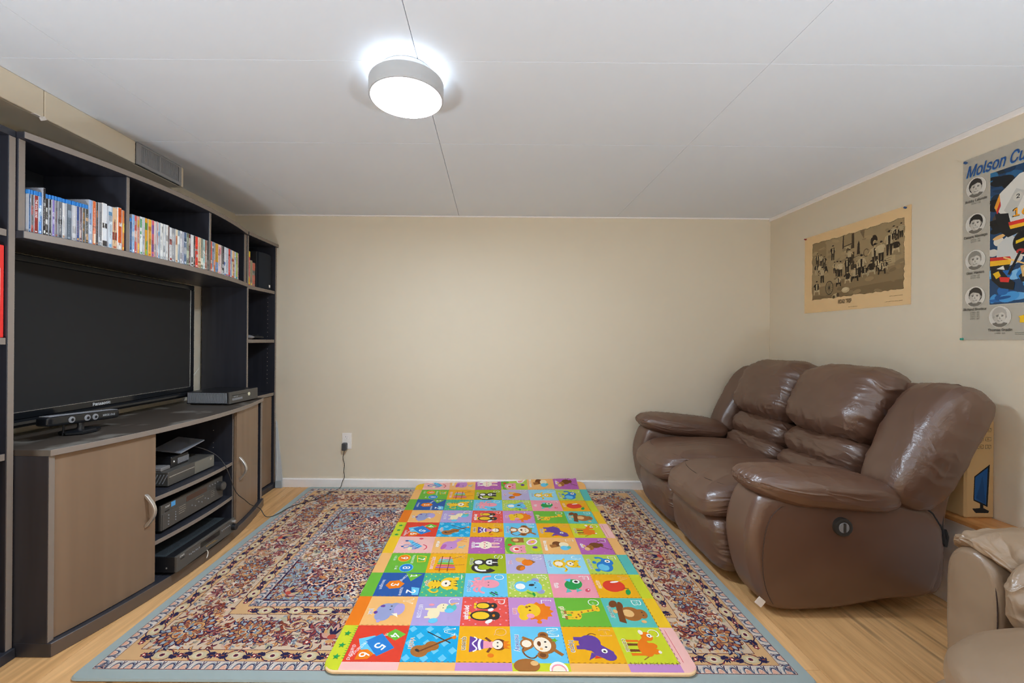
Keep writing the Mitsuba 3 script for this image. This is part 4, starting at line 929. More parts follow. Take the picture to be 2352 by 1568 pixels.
# field: pale blue corners with big scrolls, pale blue medallion, dense foliage
fx0, fx1, fy0, fy1 = RX0 + 0.415, RX1 - 0.415, RY0 + 0.415, RY1 - 0.415
for cx, sx in ((fx0, 1), (fx1, -1)):
    for cy, sy in ((fy0, 1), (fy1, -1)):
        t = np.linspace(0, 1, 12)
        q = [(cx, cy), (cx + sx * 0.36, cy)] + [(cx + sx * (0.36 * (1 - a) + 0.03 * math.sin(a * 9)), cy + sy * (0.33 * a ** 0.8)) for a in t] + [(cx, cy + sy * 0.33)]
        RP.poly(sg.Polygon(q).buffer(0), lin('#8a969e'), 3)
        RP.line([(cx + sx * 0.36, cy + sy * 0.003), (cx, cy + sy * 0.003)], 0.006, NAVY, 5); RP.line([(cx + sx * 0.003, cy), (cx + sx * 0.003, cy + sy * 0.33)], 0.006, NAVY, 5)
        leaves(min(cx, cx + sx * 0.28), max(cx, cx + sx * 0.28), min(cy, cy + sy * 0.26), max(cy, cy + sy * 0.26), 0.017, 0.016, lambda x, y, cx=cx, cy=cy: abs(x - cx) / 0.30 + abs(y - cy) / 0.28 < 1)
        place(SCR, cx + sx * 0.185, cy + sy * 0.165, 0.175, 0.6, sx * sy, 9); place(SCR, cx + sx * 0.30, cy + sy * 0.085, 0.165, 3.4, -sx * sy, 9); place(SCR, cx + sx * 0.36, cy + sy * 0.20, 0.12, 1.4, sx * sy, 9); place(LOT, cx + sx * 0.10, cy + sy * 0.07, 0.15, math.atan2(sy, sx) - math.pi / 2, 1, 10)
mcx, mcy = (fx0 + fx1) / 2, (fy0 + fy1) / 2
RP.poly(sg.Polygon([(mcx + 0.62 * math.cos(a) * (1 + 0.10 * math.cos(8 * a)), mcy + 0.30 * math.sin(a) * (1 + 0.10 * math.cos(8 * a))) for a in np.linspace(0, 2 * math.pi, 81)[:-1]]), lin('#97a1a2'), 3)
leaves(fx0 + 0.01, fx1 - 0.01, fy0 + 0.01, fy1 - 0.01, 0.0150, 0.019, lambda x, y: True, 5)
for _ in range(760):
    x, y = rg.uniform(fx0 + 0.03, fx1 - 0.03), rg.uniform(fy0 + 0.03, fy1 - 0.03)
    if hid(x, y): continue
    k = rg.random(); corner = min(abs(x - fx0), abs(x - fx1)) / 0.36 + min(abs(y - fy0), abs(y - fy1)) / 0.33 < 1
    if k < 0.52: place(TWIG, x, y, rg.uniform(0.05, 0.08), rg.random() * 6.28, rg.choice((-1, 1)), 8)
    elif corner: continue
    elif k < 0.70: place(SCR, x, y, rg.uniform(0.07, 0.12), rg.random() * 6.28, rg.choice((-1, 1)), 9)
    elif k < 0.80: place(CURL, x, y, rg.uniform(0.07, 0.10), rg.random() * 6.28, rg.choice((-1, 1)), 10)
    elif k < 0.90: place(REDL, x, y, rg.uniform(0.05, 0.07), rg.random() * 6.28, 1, 12)
    elif k < 0.96: place(ROS, x, y, rg.uniform(0.03, 0.045), rg.random() * 6.28, 1, 13)
    else: place(LOT, x, y, 0.10, rg.random() * 6.28, 1, 12)
def rugmap(u, w, h):
    return np.c_[u, w, RZ + h]
RV, RF, RC, RL = RP.arrays()
RC = np.clip(RC * (0.92 + 0.16 * meshkit.noise(np.c_[RV * 40, RV[:, :1] * 0]))[:, None], 0, 1)
wob = 0.0016 * (meshkit.noise(np.c_[RV * 28, RV[:, :1] * 0]) - 0.5)[:, None] * np.array([1, 1])
part(RUGT, 'woven_pattern', (np.c_[RV + wob, RZ + 0.0001 + RL * 1e-5], RF), RUG, color=RC, label='woven borders, palmettes and scrolling leaves in cream, navy and rust')

# ------------------------------------------------------------------ children's play mat
MX = [-0.508, -0.309, -0.1165, 0.078, 0.276, 0.476, 0.655]; MY0, MP = 1.408, 0.1805
ML, MR_, MF, MB = -0.563, 0.708, 1.372, MY0 + 10 * MP - 0.082
MZ = 0.0265
HING = [2.95, 3.005, 3.055, 3.10, 3.14]
SLOP = [0.05, 0.10, 0.17, 0.25, 0.33]
def lift(x, y):
    t = y + 0.10 * (x - 0.07); z = np.zeros_like(t); prev = 0.0
    for h, s in zip(HING, SLOP):
        z = z + np.maximum(0, t - h) * (s - prev); prev = s
    return z
def squeeze(x, y):                                 # the lifted end is a little shorter in plan
    t = y + 0.10 * (x - 0.07)
    return y - 0.10 * np.maximum(0, t - 3.06)
def split(v, f, c, l):
    for hgt in HING:
        t = v[:, 1] + 0.10 * (v[:, 0] - 0.07) - hgt
        s = t[f] > 0; k = s.sum(1); cut = (k == 1) | (k == 2)
        if not cut.any(): continue
        F, S = f[cut], s[cut]
        lone = np.where(S.sum(1)[:, None] == 1, S, ~S).argmax(1); r = np.arange(len(F))
        a, b, d = F[r, lone], F[r, (lone + 1) % 3], F[r, (lone + 2) % 3]
        def cutp(p, q):
            w = (t[p] / (t[p] - t[q]))[:, None]
            return v[p] + (v[q] - v[p]) * w, c[p], l[p]
        (v1, c1, l1), (v2, c2, l2) = cutp(a, b), cutp(a, d)
        n = len(v); i1, i2 = n + r, n + len(F) + r
        v, c, l = np.vstack([v, v1, v2]), np.vstack([c, c1, c2]), np.concatenate([l, l1, l2])
        f = np.vstack([f[~cut], np.stack([a, i1, i2], 1), np.stack([i1, b, d], 1), np.stack([i1, d, i2], 1)])
    return v, f, c, l
K = {k: lin(v) for k, v in dict(w='#f7f3ec', k='#3a3432', br='#a86a34', dbr='#7a4726', lbr='#e9b878', pk='#f29aa8', hot='#e2586a', or_='#ef7d1e', ye='#f6c52c', li='#cfd431', gr='#6fb63a', dgr='#2f9a4c', te='#5fbfb4', sky='#6cc4e6',
         blu='#2f7fc8', dbl='#2d5aa0', pu='#6a4596', lav='#b4a0d0', lil='#c98cc4', mag='#b964ac', pe='#f5b870', cr='#f6e3b8', red='#e2432f', gy='#9a9ec4', crm='#fbe9cf').items()}
MP_ = Print()
K = {k: v * 0.86 for k, v in K.items()}
class Cell:
    """A tile of the mat with its own frame: a runs along the reading direction (towards the near end), b is up; both 0..1."""
    def __init__(s, col, row, bg):
        s.x0, s.x1 = MX[col], MX[col + 1]; s.y1 = MY0 + (row + 1) * MP; s.y0 = MY0 + row * MP
        s.k = 1; s.row, s.col = row, col
        MP_.rect(s.x0, s.y0, s.x1, s.y1, K[bg], 1)
    def m(s, p):
        p = np.asarray(p, float); return np.c_[s.x0 + p[:, 1] * (s.x1 - s.x0), s.y1 - p[:, 0] * (s.y1 - s.y0)]
    def P(s, pts, c):
        s.k += 1; MP_.poly(sg.Polygon(s.m(pts)).buffer(0), K[c], s.k)
    def E(s, a, b, ra, rb, c, rot=0):
        s.k += 1; MP_.poly(s.m(ell(a, b, ra, rb, rot, 22)), K[c], s.k)
    def Ln(s, pts, w, c):
        s.k += 1; v, f = ribbon(spline(np.array(pts, float), 14) if len(pts) > 2 else pts, w); MP_.soup(s.m(v), f, K[c], s.k)
    def Tx(s, t, a, b, h, c, bold=True, maxw=0.9, rot=0, outline=None):
        for q, cc in ((1, outline), (0, c)):
            if cc is None: continue
            v, f = glyphs(t, bold or q == 1); w = v[:, 0].max() - v[:, 0].min(); sc = min(h, maxw / w)
            v = (v - [v[:, 0].min() + w / 2, 0]) * sc
            if q: v = v * [1.06, 1.16] - [0, 0.06 * sc]
            r = math.radians(rot); v = v @ np.array([[math.cos(r), math.sin(r)], [-math.sin(r), math.cos(r)]])
            s.k += 1; MP_.soup(s.m(v + [a, b]), f, K[cc], s.k)
    def letter(s, t, c='w', a=0.17):
        v, f = glyphs(t, True); sc = 0.21; w = v[:, 0].max() + v[:, 0].min()
        s.k += 1; MP_.soup(s.m((v - [w / 2, 0]) * [sc * 1.12, sc] + [a, 0.71]), f, K[c], s.k)
        v, f = glyphs(t, False); w = v[:, 0].max() + v[:, 0].min()
        s.k += 1; MP_.soup(s.m((v - [w / 2, -0.06]) * [sc * 0.98, sc * 0.88] + [a, 0.71]), f, s.bgc * 0.92, s.k)
    def word(s, t, c='k', a=0.5): s.Tx(t, a, 0.085, 0.088, c, False, 0.7, outline='w')
    def dots(s, c, n=6):
        s.k += 1
        for i in range(n):
            for j in range(n):
                if (i + j) % 2: MP_.poly(s.m(ell((i + 0.5) / n, (j + 0.5) / n, 0.022, 0.022, 0, 8)), K[c], s.k)
    def eyes(s, a, b, d, r=0.018, c='k'):
        s.E(a - d, b, r, r, c); s.E(a + d, b, r, r, c)
    def stitch(s, c='k', where='ab'):
        s.k += 1
        for q in np.linspace(0.04, 0.94, 10):
            if 'a' in where: MP_.soup(s.m([[q, 0.985], [q + 0.045, 0.985], [q + 0.045, 0.993], [q, 0.993]]), [[0, 1, 2], [0, 2, 3]], K[c], s.k)
            if 'b' in where: MP_.soup(s.m([[0.985, q], [0.985, q + 0.045], [0.993, q + 0.045], [0.993, q]]), [[0, 1, 2], [0, 2, 3]], K[c], s.k)
def star(a, b, r, n=5, q=0.45): return [(a + r * (1 if k % 2 == 0 else q) * math.sin(k * math.pi / n), b + r * (1 if k % 2 == 0 else q) * math.cos(k * math.pi / n)) for k in range(2 * n)]
def d_456(s):
    s.P([(0.10, 0.74), (0.26, 0.97), (0.44, 0.80), (0.27, 0.58)], 'gr'); s.Tx('4', 0.27, 0.70, 0.17, 'w', rot=-20); s.Tx('rhombus', 0.40, 0.50, 0.072, 'w', False, rot=-28)
    s.P([(0.30, 0.40), (0.78, 0.60), (0.78, 0.60), (0.86, 0.30), (0.40, 0.12)], 'sky'); s.P([(0.24, 0.52), (0.64, 0.83), (0.86, 0.56), (0.46, 0.26)], 'blu'); s.Tx('5', 0.55, 0.47, 0.2, 'w', rot=-30); s.Tx('rectangle', 0.66, 0.17, 0.072, 'w', False, rot=-25)
    s.P([(0.72, 0.30), (0.66, 0.20), (0.80, 0.42), (0.98, 0.42), (0.98, 0.22)], 'red'); s.P([(0.70, 0.22), (0.68, 0.36), (0.80, 0.50), (0.93, 0.42), (0.95, 0.20)], 'or_'); s.Tx('6', 0.82, 0.25, 0.18, 'w'); s.Tx('diamond', 0.76, 0.06, 0.072, 'w', False, 0.44)
def d_123(s):
    s.P([(0.02, 0.55), (0.38, 0.72), (0.06, 0.95)], 'gr'); s.Tx('1', 0.14, 0.68, 0.15, 'w'); s.Tx('triangle', 0.26, 0.50, 0.072, 'w', False, 0.36, rot=-20)
    s.P([(0.34, 0.44), (0.48, 0.60), (0.66, 0.52), (0.70, 0.30), (0.56, 0.18), (0.38, 0.24)], 'or_'); s.Tx('3', 0.52, 0.30, 0.17, 'w'); s.Tx('hexagon', 0.52, 0.07, 0.072, 'w', False)
    s.P([(0.62, 0.78), (0.94, 0.84), (0.94, 0.98), (0.66, 0.97)], 'sky'); s.Tx('2', 0.80, 0.70, 0.2, 'w'); s.Tx('square', 0.80, 0.55, 0.072, 'w', False, 0.34)
def d_789(s):
    s.P([(0.12, 0.66), (0.48, 0.72), (0.46, 0.92), (0.16, 0.92)], 'ye'); s.P([(0.15, 0.69), (0.45, 0.74), (0.43, 0.89), (0.19, 0.89)], 'gr'); s.Tx('7', 0.31, 0.72, 0.16, 'w'); s.Tx('trapezoid', 0.32, 0.56, 0.072, 'w', False, 0.5)
    s.E(0.27, 0.36, 0.19, 0.16, 'ye'); s.E(0.27, 0.36, 0.165, 0.14, 'or_'); s.Tx('9', 0.27, 0.28, 0.17, 'w'); s.Tx('circle', 0.27, 0.10, 0.072, 'w', False)
    s.E(0.76, 0.50, 0.20, 0.17, 'sky'); s.E(0.76, 0.50, 0.18, 0.15, 'blu'); s.Tx('8', 0.76, 0.42, 0.17, 'w'); s.Tx('oval', 0.76, 0.22, 0.072, 'w', False)
def d_violin(s):
    s.k += 1
    for i in range(5):
        for j in range(6):
            if (i + j) % 2 == 0:
                a, b = (i + 0.5) / 5, (j + 0.5) / 6; MP_.poly(s.m([(a - 0.1, b), (a, b + 0.083), (a + 0.1, b), (a, b - 0.083)]), K['sky'], s.k)
    s.letter('V'); s.word('violin', 'or_')
    s.Ln([(0.55, 0.55), (0.30, 0.95)], 0.05, 'br'); s.E(0.72, 0.30, 0.17, 0.15, 'br', 55); s.E(0.58, 0.52, 0.14, 0.12, 'br', 55); s.E(0.65, 0.42, 0.12, 0.10, 'br', 55); s.Ln([(0.74, 0.28), (0.36, 0.86)], 0.035, 'dbr')
    s.E(0.70, 0.26, 0.05, 0.03, 'k', 50); s.Ln([(0.18, 0.38), (0.50, 0.86)], 0.022, 'k'); s.E(0.34, 0.92, 0.05, 0.04, 'or_')
def d_queen(s):
    s.letter('Q', 'pe'); s.word('queen', 'k')
    s.P([(0.30, 0.22), (0.74, 0.22), (0.64, 0.50), (0.42, 0.50)], 'pu'); s.Ln([(0.32, 0.30), (0.42, 0.34), (0.5, 0.28), (0.6, 0.34), (0.72, 0.29)], 0.03, 'w'); s.Ln([(0.38, 0.43), (0.53, 0.40), (0.68, 0.43)], 0.05, 'w')
    s.P([(0.43, 0.48), (0.64, 0.48), (0.62, 0.66), (0.45, 0.66)], 'pk'); s.Ln([(0.45, 0.62), (0.34, 0.52)], 0.05, 'dbr'); s.Ln([(0.62, 0.62), (0.74, 0.56)], 0.05, 'dbr')
    s.E(0.53, 0.78, 0.155, 0.13, 'dbr'); s.E(0.53, 0.75, 0.125, 0.10, 'crm'); s.eyes(0.53, 0.75, 0.05); s.P([(0.44, 0.86), (0.44, 0.98), (0.5, 0.92), (0.54, 1.0), (0.58, 0.92), (0.64, 0.98), (0.63, 0.86)], 'or_'); s.E(0.82, 0.62, 0.05, 0.06, 'or_')
def d_monkey(s):
    s.letter('M'); s.word('monkey', 'pu', 0.48)
    s.Ln([(0.55, 0.33), (0.75, 0.22), (0.88, 0.36), (0.80, 0.46)], 0.03, 'dbr'); s.Ln([(0.42, 0.40), (0.32, 0.22)], 0.06, 'br'); s.Ln([(0.62, 0.32), (0.70, 0.20)], 0.06, 'br')
    s.E(0.50, 0.30, 0.15, 0.13, 'br'); s.E(0.50, 0.29, 0.10, 0.09, 'crm'); s.E(0.26, 0.62, 0.10, 0.10, 'br'); s.E(0.26, 0.62, 0.06, 0.06, 'dbr'); s.E(0.80, 0.56, 0.10, 0.10, 'br'); s.E(0.80, 0.56, 0.06, 0.06, 'dbr')
    s.Ln([(0.66, 0.78), (0.80, 0.92)], 0.07, 'br'); s.E(0.52, 0.62, 0.25, 0.21, 'br', 10); s.E(0.52, 0.58, 0.20, 0.16, 'crm', 10); s.eyes(0.52, 0.64, 0.07, 0.022); s.E(0.50, 0.52, 0.07, 0.035, 'dbr'); s.E(0.64, 0.55, 0.035, 0.03, 'pe'); s.P(star(0.40, 0.82, 0.07), 'gr')
def d_hippo(s):
    s.letter('H', 'pe'); s.word('hippo', 'dbl', 0.56)
    s.Ln([(0.28, 0.44), (0.20, 0.56), (0.24, 0.62)], 0.022, 'dbr'); s.E(0.46, 0.46, 0.22, 0.20, 'pu', -25); s.P([(0.30, 0.18), (0.40, 0.18), (0.42, 0.38), (0.30, 0.38)], 'pu'); s.P([(0.54, 0.20), (0.64, 0.20), (0.64, 0.40), (0.52, 0.40)], 'pu')
    s.P([(0.48, 0.62), (0.70, 0.84), (0.88, 0.84), (0.92, 0.70), (0.80, 0.52), (0.60, 0.40)], 'pu'); s.E(0.82, 0.74, 0.11, 0.12, 'pu'); s.P([(0.72, 0.44), (0.92, 0.36), (0.78, 0.56)], 'pu'); s.P([(0.80, 0.50), (0.88, 0.46), (0.86, 0.60)], 'red'); s.E(0.68, 0.68, 0.06, 0.055, 'w'); s.E(0.69, 0.68, 0.025, 0.025, 'k')
def d_camel(s):
    s.letter('C'); s.word('camel', 'dbr', 0.52)
    for a in (0.40, 0.50, 0.66, 0.76): s.P([(a - 0.035, 0.16), (a + 0.035, 0.16), (a + 0.03, 0.42), (a - 0.03, 0.42)], 'or_' if a in (0.40, 0.76) else 'dbr')
    s.E(0.60, 0.50, 0.22, 0.15, 'or_'); s.E(0.53, 0.66, 0.08, 0.10, 'or_'); s.E(0.68, 0.66, 0.08, 0.10, 'or_'); s.E(0.70, 0.75, 0.04, 0.035, 'crm'); s.P([(0.28, 0.56), (0.42, 0.40), (0.48, 0.50), (0.34, 0.68)], 'or_')
    s.E(0.27, 0.64, 0.13, 0.12, 'or_', 20); s.E(0.25, 0.70, 0.055, 0.055, 'w'); s.E(0.255, 0.70, 0.022, 0.022, 'k'); s.E(0.15, 0.55, 0.07, 0.05, 'crm'); s.Ln([(0.82, 0.48), (0.90, 0.36)], 0.02, 'br')
def d_yak(s):
    s.letter('Y', 'crm'); s.word('yak', 'gy', 0.55); s.E(0.50, 0.42, 0.24, 0.20, 'gy'); s.E(0.68, 0.38, 0.18, 0.16, 'gy'); s.E(0.46, 0.58, 0.22, 0.17, 'gy'); s.E(0.46, 0.68, 0.20, 0.11, 'lav'); s.P([(0.62, 0.55), (0.74, 0.70), (0.60, 0.66)], 'crm'); s.eyes(0.42, 0.50, 0.06); s.E(0.36, 0.32, 0.04, 0.05, 'pu'); s.E(0.58, 0.22, 0.05, 0.04, 'pu'); s.E(0.86, 0.34, 0.05, 0.04, 'lav')
def d_unicorn(s):
    s.letter('U'); s.word('unicorn', 'lav', 0.52); s.P([(0.42, 0.22), (0.42, 0.52), (0.74, 0.48), (0.76, 0.24), (0.70, 0.24), (0.68, 0.36), (0.50, 0.36), (0.48, 0.22)], 'cr'); s.E(0.60, 0.42, 0.19, 0.13, 'cr'); s.E(0.40, 0.60, 0.15, 0.14, 'cr'); s.E(0.40, 0.78, 0.13, 0.11, 'te'); s.E(0.50, 0.74, 0.08, 0.10, 'sky'); s.P([(0.26, 0.72), (0.20, 0.92), (0.33, 0.78)], 'pe'); s.eyes(0.36, 0.60, 0.05, 0.014); s.E(0.84, 0.44, 0.08, 0.10, 'sky', 20); s.E(0.30, 0.34, 0.04, 0.06, 'pk')
def d_penguin(s):
    s.letter('P'); s.word('penguin', 'w', 0.55); s.dots('pk', 8)
    for a, b, q in ((0.32, 0.48, 0.75), (0.66, 0.44, 1.0)):
        s.E(a, b, 0.17 * q, 0.25 * q, 'k'); s.E(a, b - 0.03, 0.125 * q, 0.18 * q, 'ye'); s.E(a, b + 0.26 * q, 0.14 * q, 0.11 * q, 'k'); s.E(a + 0.19 * q, b + 0.14, 0.05, 0.09 * q, 'w', 40); s.E(a, b + 0.24 * q, 0.045 * q, 0.03 * q, 'or_'); s.E(a - 0.07 * q, b - 0.26 * q, 0.05, 0.03, 'ye'); s.E(a + 0.07 * q, b - 0.26 * q, 0.05, 0.03, 'ye')
def d_lion(s):
    s.letter('L'); s.word('lion', 'or_', 0.5); s.P(star(0.50, 0.60, 0.33, 12, 0.8), 'or_'); s.E(0.46, 0.28, 0.18, 0.10, 'ye'); s.E(0.68, 0.30, 0.12, 0.10, 'ye'); s.E(0.46, 0.48, 0.23, 0.18, 'ye'); s.eyes(0.40, 0.44, 0.07, 0.025, 'dbr'); s.E(0.66, 0.44, 0.08, 0.08, 'pk'); s.E(0.36, 0.38, 0.04, 0.03, 'br'); s.E(0.86, 0.60, 0.05, 0.05, 'or_')
def d_giraffe(s):
    s.letter('G'); s.word('giraffe', 'pe', 0.52); s.E(0.62, 0.38, 0.15, 0.10, 'ye'); s.P([(0.48, 0.40), (0.60, 0.38), (0.46, 0.84), (0.38, 0.82)], 'ye')
    for a in (0.50, 0.56, 0.68, 0.74): s.P([(a - 0.025, 0.14), (a + 0.025, 0.14), (a + 0.02, 0.40), (a - 0.02, 0.40)], 'ye'); s.E(a, 0.16, 0.028, 0.03, 'br')
    s.E(0.38, 0.82, 0.12, 0.07, 'ye', 15); s.eyes(0.36, 0.84, 0.04, 0.014)
    for a, b in ((0.6, 0.42), (0.70, 0.36), (0.52, 0.5), (0.48, 0.64), (0.45, 0.74), (0.54, 0.30), (0.66, 0.44)): s.E(a, b, 0.025, 0.02, 'br')
def d_beaver(s):
    s.letter('B'); s.word('beaver', 'dbr', 0.5); s.E(0.56, 0.56, 0.24, 0.24, 'br'); s.E(0.54, 0.50, 0.13, 0.13, 'lbr'); s.E(0.56, 0.80, 0.16, 0.12, 'br'); s.P([(0.18, 0.30), (0.30, 0.42), (0.88, 0.36), (0.82, 0.22)], 'dbr'); s.E(0.22, 0.24, 0.14, 0.09, 'dbr', -30); s.E(0.26, 0.40, 0.12, 0.06, 'dbr'); s.eyes(0.56, 0.82, 0.05); s.E(0.48, 0.22, 0.07, 0.05, 'lbr'); s.E(0.82, 0.76, 0.05, 0.06, 'lbr')
def d_tiger(s):
    s.dots('li', 9); s.letter('T'); s.word('tiger', 'or_', 0.45); s.E(0.50, 0.30, 0.18, 0.16, 'ye'); s.E(0.46, 0.62, 0.26, 0.20, 'ye'); s.E(0.46, 0.56, 0.14, 0.11, 'crm'); s.E(0.26, 0.80, 0.07, 0.06, 'ye'); s.E(0.66, 0.80, 0.07, 0.06, 'ye'); s.eyes(0.46, 0.66, 0.09, 0.024); s.E(0.46, 0.56, 0.04, 0.025, 'k')
    for a in (0.36, 0.46, 0.56): s.P([(a - 0.02, 0.82), (a + 0.02, 0.82), (a, 0.72)], 'k')
    for b in (0.24, 0.32, 0.40): s.Ln([(0.32, b), (0.40, b + 0.02)], 0.02, 'k'); s.Ln([(0.60, b + 0.02), (0.68, b)], 0.02, 'k')
    s.Ln([(0.64, 0.30), (0.78, 0.22), (0.84, 0.34), (0.76, 0.40)], 0.05, 'ye')
def d_octopus(s):
    s.letter('O'); s.word('octopus', 'dbl', 0.55); s.E(0.46, 0.60, 0.18, 0.22, 'pk'); s.E(0.46, 0.34, 0.17, 0.14, 'pk')
    for q in (((0.36, 0.34), (0.24, 0.24), (0.22, 0.36)), ((0.56, 0.40), (0.76, 0.36), (0.84, 0.48)), ((0.56, 0.34), (0.72, 0.24), (0.80, 0.32)), ((0.36, 0.44), (0.18, 0.46), (0.14, 0.62)), ((0.42, 0.28), (0.38, 0.2), (0.34, 0.18)), ((0.52, 0.28), (0.54, 0.2), (0.60, 0.18))): s.Ln(q, 0.065, 'pk')
    s.eyes(0.46, 0.56, 0.06, 0.016); s.Ln([(0.80, 0.62), (0.92, 0.78)], 0.03, 'k')
    for a, b in ((0.86, 0.62), (0.92, 0.68), (0.82, 0.74)): s.E(a, b, 0.05, 0.02, 'dgr', 40)
def d_koala(s):
    s.dots('cr', 9); s.letter('K'); s.word('koala', 'gr', 0.52); s.E(0.56, 0.32, 0.22, 0.16, 'sky'); s.E(0.56, 0.30, 0.12, 0.11, 'w'); s.E(0.30, 0.66, 0.10, 0.09, 'gy'); s.E(0.76, 0.74, 0.10, 0.09, 'gy'); s.E(0.54, 0.60, 0.24, 0.19, 'sky', 12); s.E(0.50, 0.56, 0.045, 0.07, 'k', 10); s.eyes(0.51, 0.64, 0.10, 0.018); s.E(0.84, 0.50, 0.10, 0.03, 'gr', 50); s.E(0.88, 0.58, 0.08, 0.03, 'dgr', 10)
def d_fish(s):
    s.letter('F'); s.word('fish', 'w', 0.5); s.E(0.46, 0.52, 0.24, 0.19, 'dgr', -35); s.P([(0.20, 0.50), (0.26, 0.34), (0.36, 0.46)], 'sky'); s.P([(0.62, 0.56), (0.78, 0.54), (0.70, 0.68)], 'te'); s.E(0.34, 0.60, 0.085, 0.085, 'w'); s.E(0.34, 0.60, 0.045, 0.045, 'k'); s.P([(0.62, 0.36), (0.80, 0.30), (0.76, 0.44)], 'te'); s.E(0.70, 0.80, 0.075, 0.055, 'hot', -30); s.E(0.68, 0.82, 0.02, 0.02, 'w')
def d_apple(s):
    s.letter('A', 'pe'); s.word('apple', 'pe', 0.45); s.E(0.52, 0.44, 0.24, 0.24, 'red'); s.E(0.50, 0.56, 0.22, 0.20, 'red'); s.E(0.34, 0.54, 0.035, 0.12, 'w', 12); s.Ln([(0.60, 0.70), (0.62, 0.82)], 0.03, 'dbr'); s.E(0.76, 0.76, 0.12, 0.06, 'dgr', -20)
def d_xylo(s):
    s.letter('X', 'pe'); s.word('xylophone', 'hot', 0.5)
    for i, c in enumerate(('pk', 'sky', 'te', 'gr', 'hot', 'mag', 'or_')):
        a = 0.22 + i * 0.095; s.P([(a, 0.28 - 0.012 * i), (a + 0.07, 0.28 - 0.012 * i), (a + 0.07, 0.60 + 0.022 * i), (a, 0.60 + 0.022 * i)], c)
    for b in (0.34, 0.54): s.Ln([(0.16, b), (0.92, b - 0.01)], 0.02, 'dbr')
    s.Ln([(0.38, 0.40), (0.16, 0.84)], 0.016, 'br'); s.Ln([(0.62, 0.66), (0.58, 0.94)], 0.016, 'br')
def d_skunk(s):
    s.letter('S'); s.word('skunk', 'k', 0.42); s.Ln([(0.60, 0.26), (0.82, 0.24), (0.90, 0.52), (0.80, 0.66)], 0.17, 'k'); s.Ln([(0.66, 0.24), (0.82, 0.28), (0.86, 0.50)], 0.07, 'w'); s.E(0.46, 0.32, 0.15, 0.16, 'k'); s.E(0.46, 0.30, 0.10, 0.10, 'w'); s.E(0.46, 0.62, 0.20, 0.18, 'k'); s.E(0.46, 0.57, 0.11, 0.08, 'w'); s.P([(0.43, 0.66), (0.49, 0.66), (0.47, 0.80), (0.45, 0.80)], 'w'); s.E(0.32, 0.76, 0.05, 0.05, 'k'); s.E(0.60, 0.76, 0.05, 0.05, 'k'); s.E(0.46, 0.58, 0.04, 0.03, 'k'); s.E(0.37, 0.62, 0.03, 0.03, 'w'); s.E(0.55, 0.62, 0.03, 0.03, 'w')
def d_nut(s):
    s.letter('N'); s.word('nut', 'hot', 0.45); s.E(0.32, 0.36, 0.13, 0.10, 'lbr', 30); s.E(0.30, 0.44, 0.10, 0.09, 'lbr'); s.P([(0.30, 0.48), (0.44, 0.40), (0.62, 0.46), (0.52, 0.66), (0.42, 0.76), (0.30, 0.62)], 'br'); s.E(0.46, 0.54, 0.16, 0.14, 'or_'); s.E(0.72, 0.36, 0.14, 0.11, 'br', -20); s.E(0.74, 0.40, 0.10, 0.06, 'or_', -20)
def d_jaguar(s):
    s.letter('J'); s.word('jaguar', 'dbl', 0.5); s.E(0.50, 0.34, 0.20, 0.16, 'ye'); s.E(0.50, 0.33, 0.12, 0.10, 'crm'); s.E(0.50, 0.66, 0.19, 0.16, 'ye'); s.E(0.50, 0.62, 0.10, 0.08, 'crm'); s.E(0.36, 0.80, 0.05, 0.05, 'ye'); s.E(0.64, 0.80, 0.05, 0.05, 'ye'); s.eyes(0.50, 0.68, 0.07); s.E(0.50, 0.62, 0.03, 0.02, 'k'); s.Ln([(0.66, 0.42), (0.78, 0.48), (0.88, 0.42)], 0.05, 'ye'); s.Ln([(0.34, 0.44), (0.24, 0.50)], 0.05, 'ye')
    for a, b in ((0.38, 0.74), (0.6, 0.78), (0.36, 0.36), (0.64, 0.38), (0.62, 0.28), (0.4, 0.24), (0.78, 0.48)): s.E(a, b, 0.02, 0.018, 'dbr')
def d_elephant(s):
    s.letter('E'); s.word('elephant', 'dbl', 0.5); s.E(0.62, 0.50, 0.26, 0.22, 'blu'); s.E(0.66, 0.46, 0.17, 0.15, 'sky'); s.E(0.40, 0.62, 0.18, 0.17, 'blu'); s.Ln([(0.30, 0.56), (0.18, 0.46), (0.20, 0.32)], 0.08, 'blu'); s.E(0.36, 0.64, 0.075, 0.075, 'w'); s.E(0.36, 0.64, 0.03, 0.03, 'k'); s.E(0.42, 0.26, 0.07, 0.06, 'blu'); s.E(0.80, 0.26, 0.07, 0.07, 'blu')
def d_zebra(s):
    s.word('zebra', 'pk', 0.45); s.E(0.62, 0.50, 0.18, 0.17, 'gy', -35); s.P([(0.24, 0.34), (0.40, 0.34), (0.72, 0.62), (0.60, 0.72)], 'sky'); s.P([(0.22, 0.28), (0.32, 0.28), (0.38, 0.42), (0.26, 0.42)], 'sky'); s.Ln([(0.66, 0.34), (0.72, 0.22)], 0.06, 'gy'); s.Ln([(0.52, 0.34), (0.54, 0.20)], 0.06, 'gy'); s.E(0.74, 0.40, 0.10, 0.06, 'cr')
    for a, b in ((0.38, 0.42), (0.46, 0.50), (0.54, 0.56), (0.62, 0.62), (0.70, 0.56), (0.60, 0.42)): s.Ln([(a - 0.05, b + 0.06), (a + 0.05, b - 0.03)], 0.022, 'dbl')
    s.Ln([(0.50, 0.72), (0.66, 0.84), (0.80, 0.78)], 0.03, 'hot'); s.E(0.28, 0.24, 0.04, 0.05, 'dbl'); s.E(0.62, 0.18, 0.04, 0.04, 'dbl'); s.E(0.14, 0.62, 0.05, 0.06, 'hot')
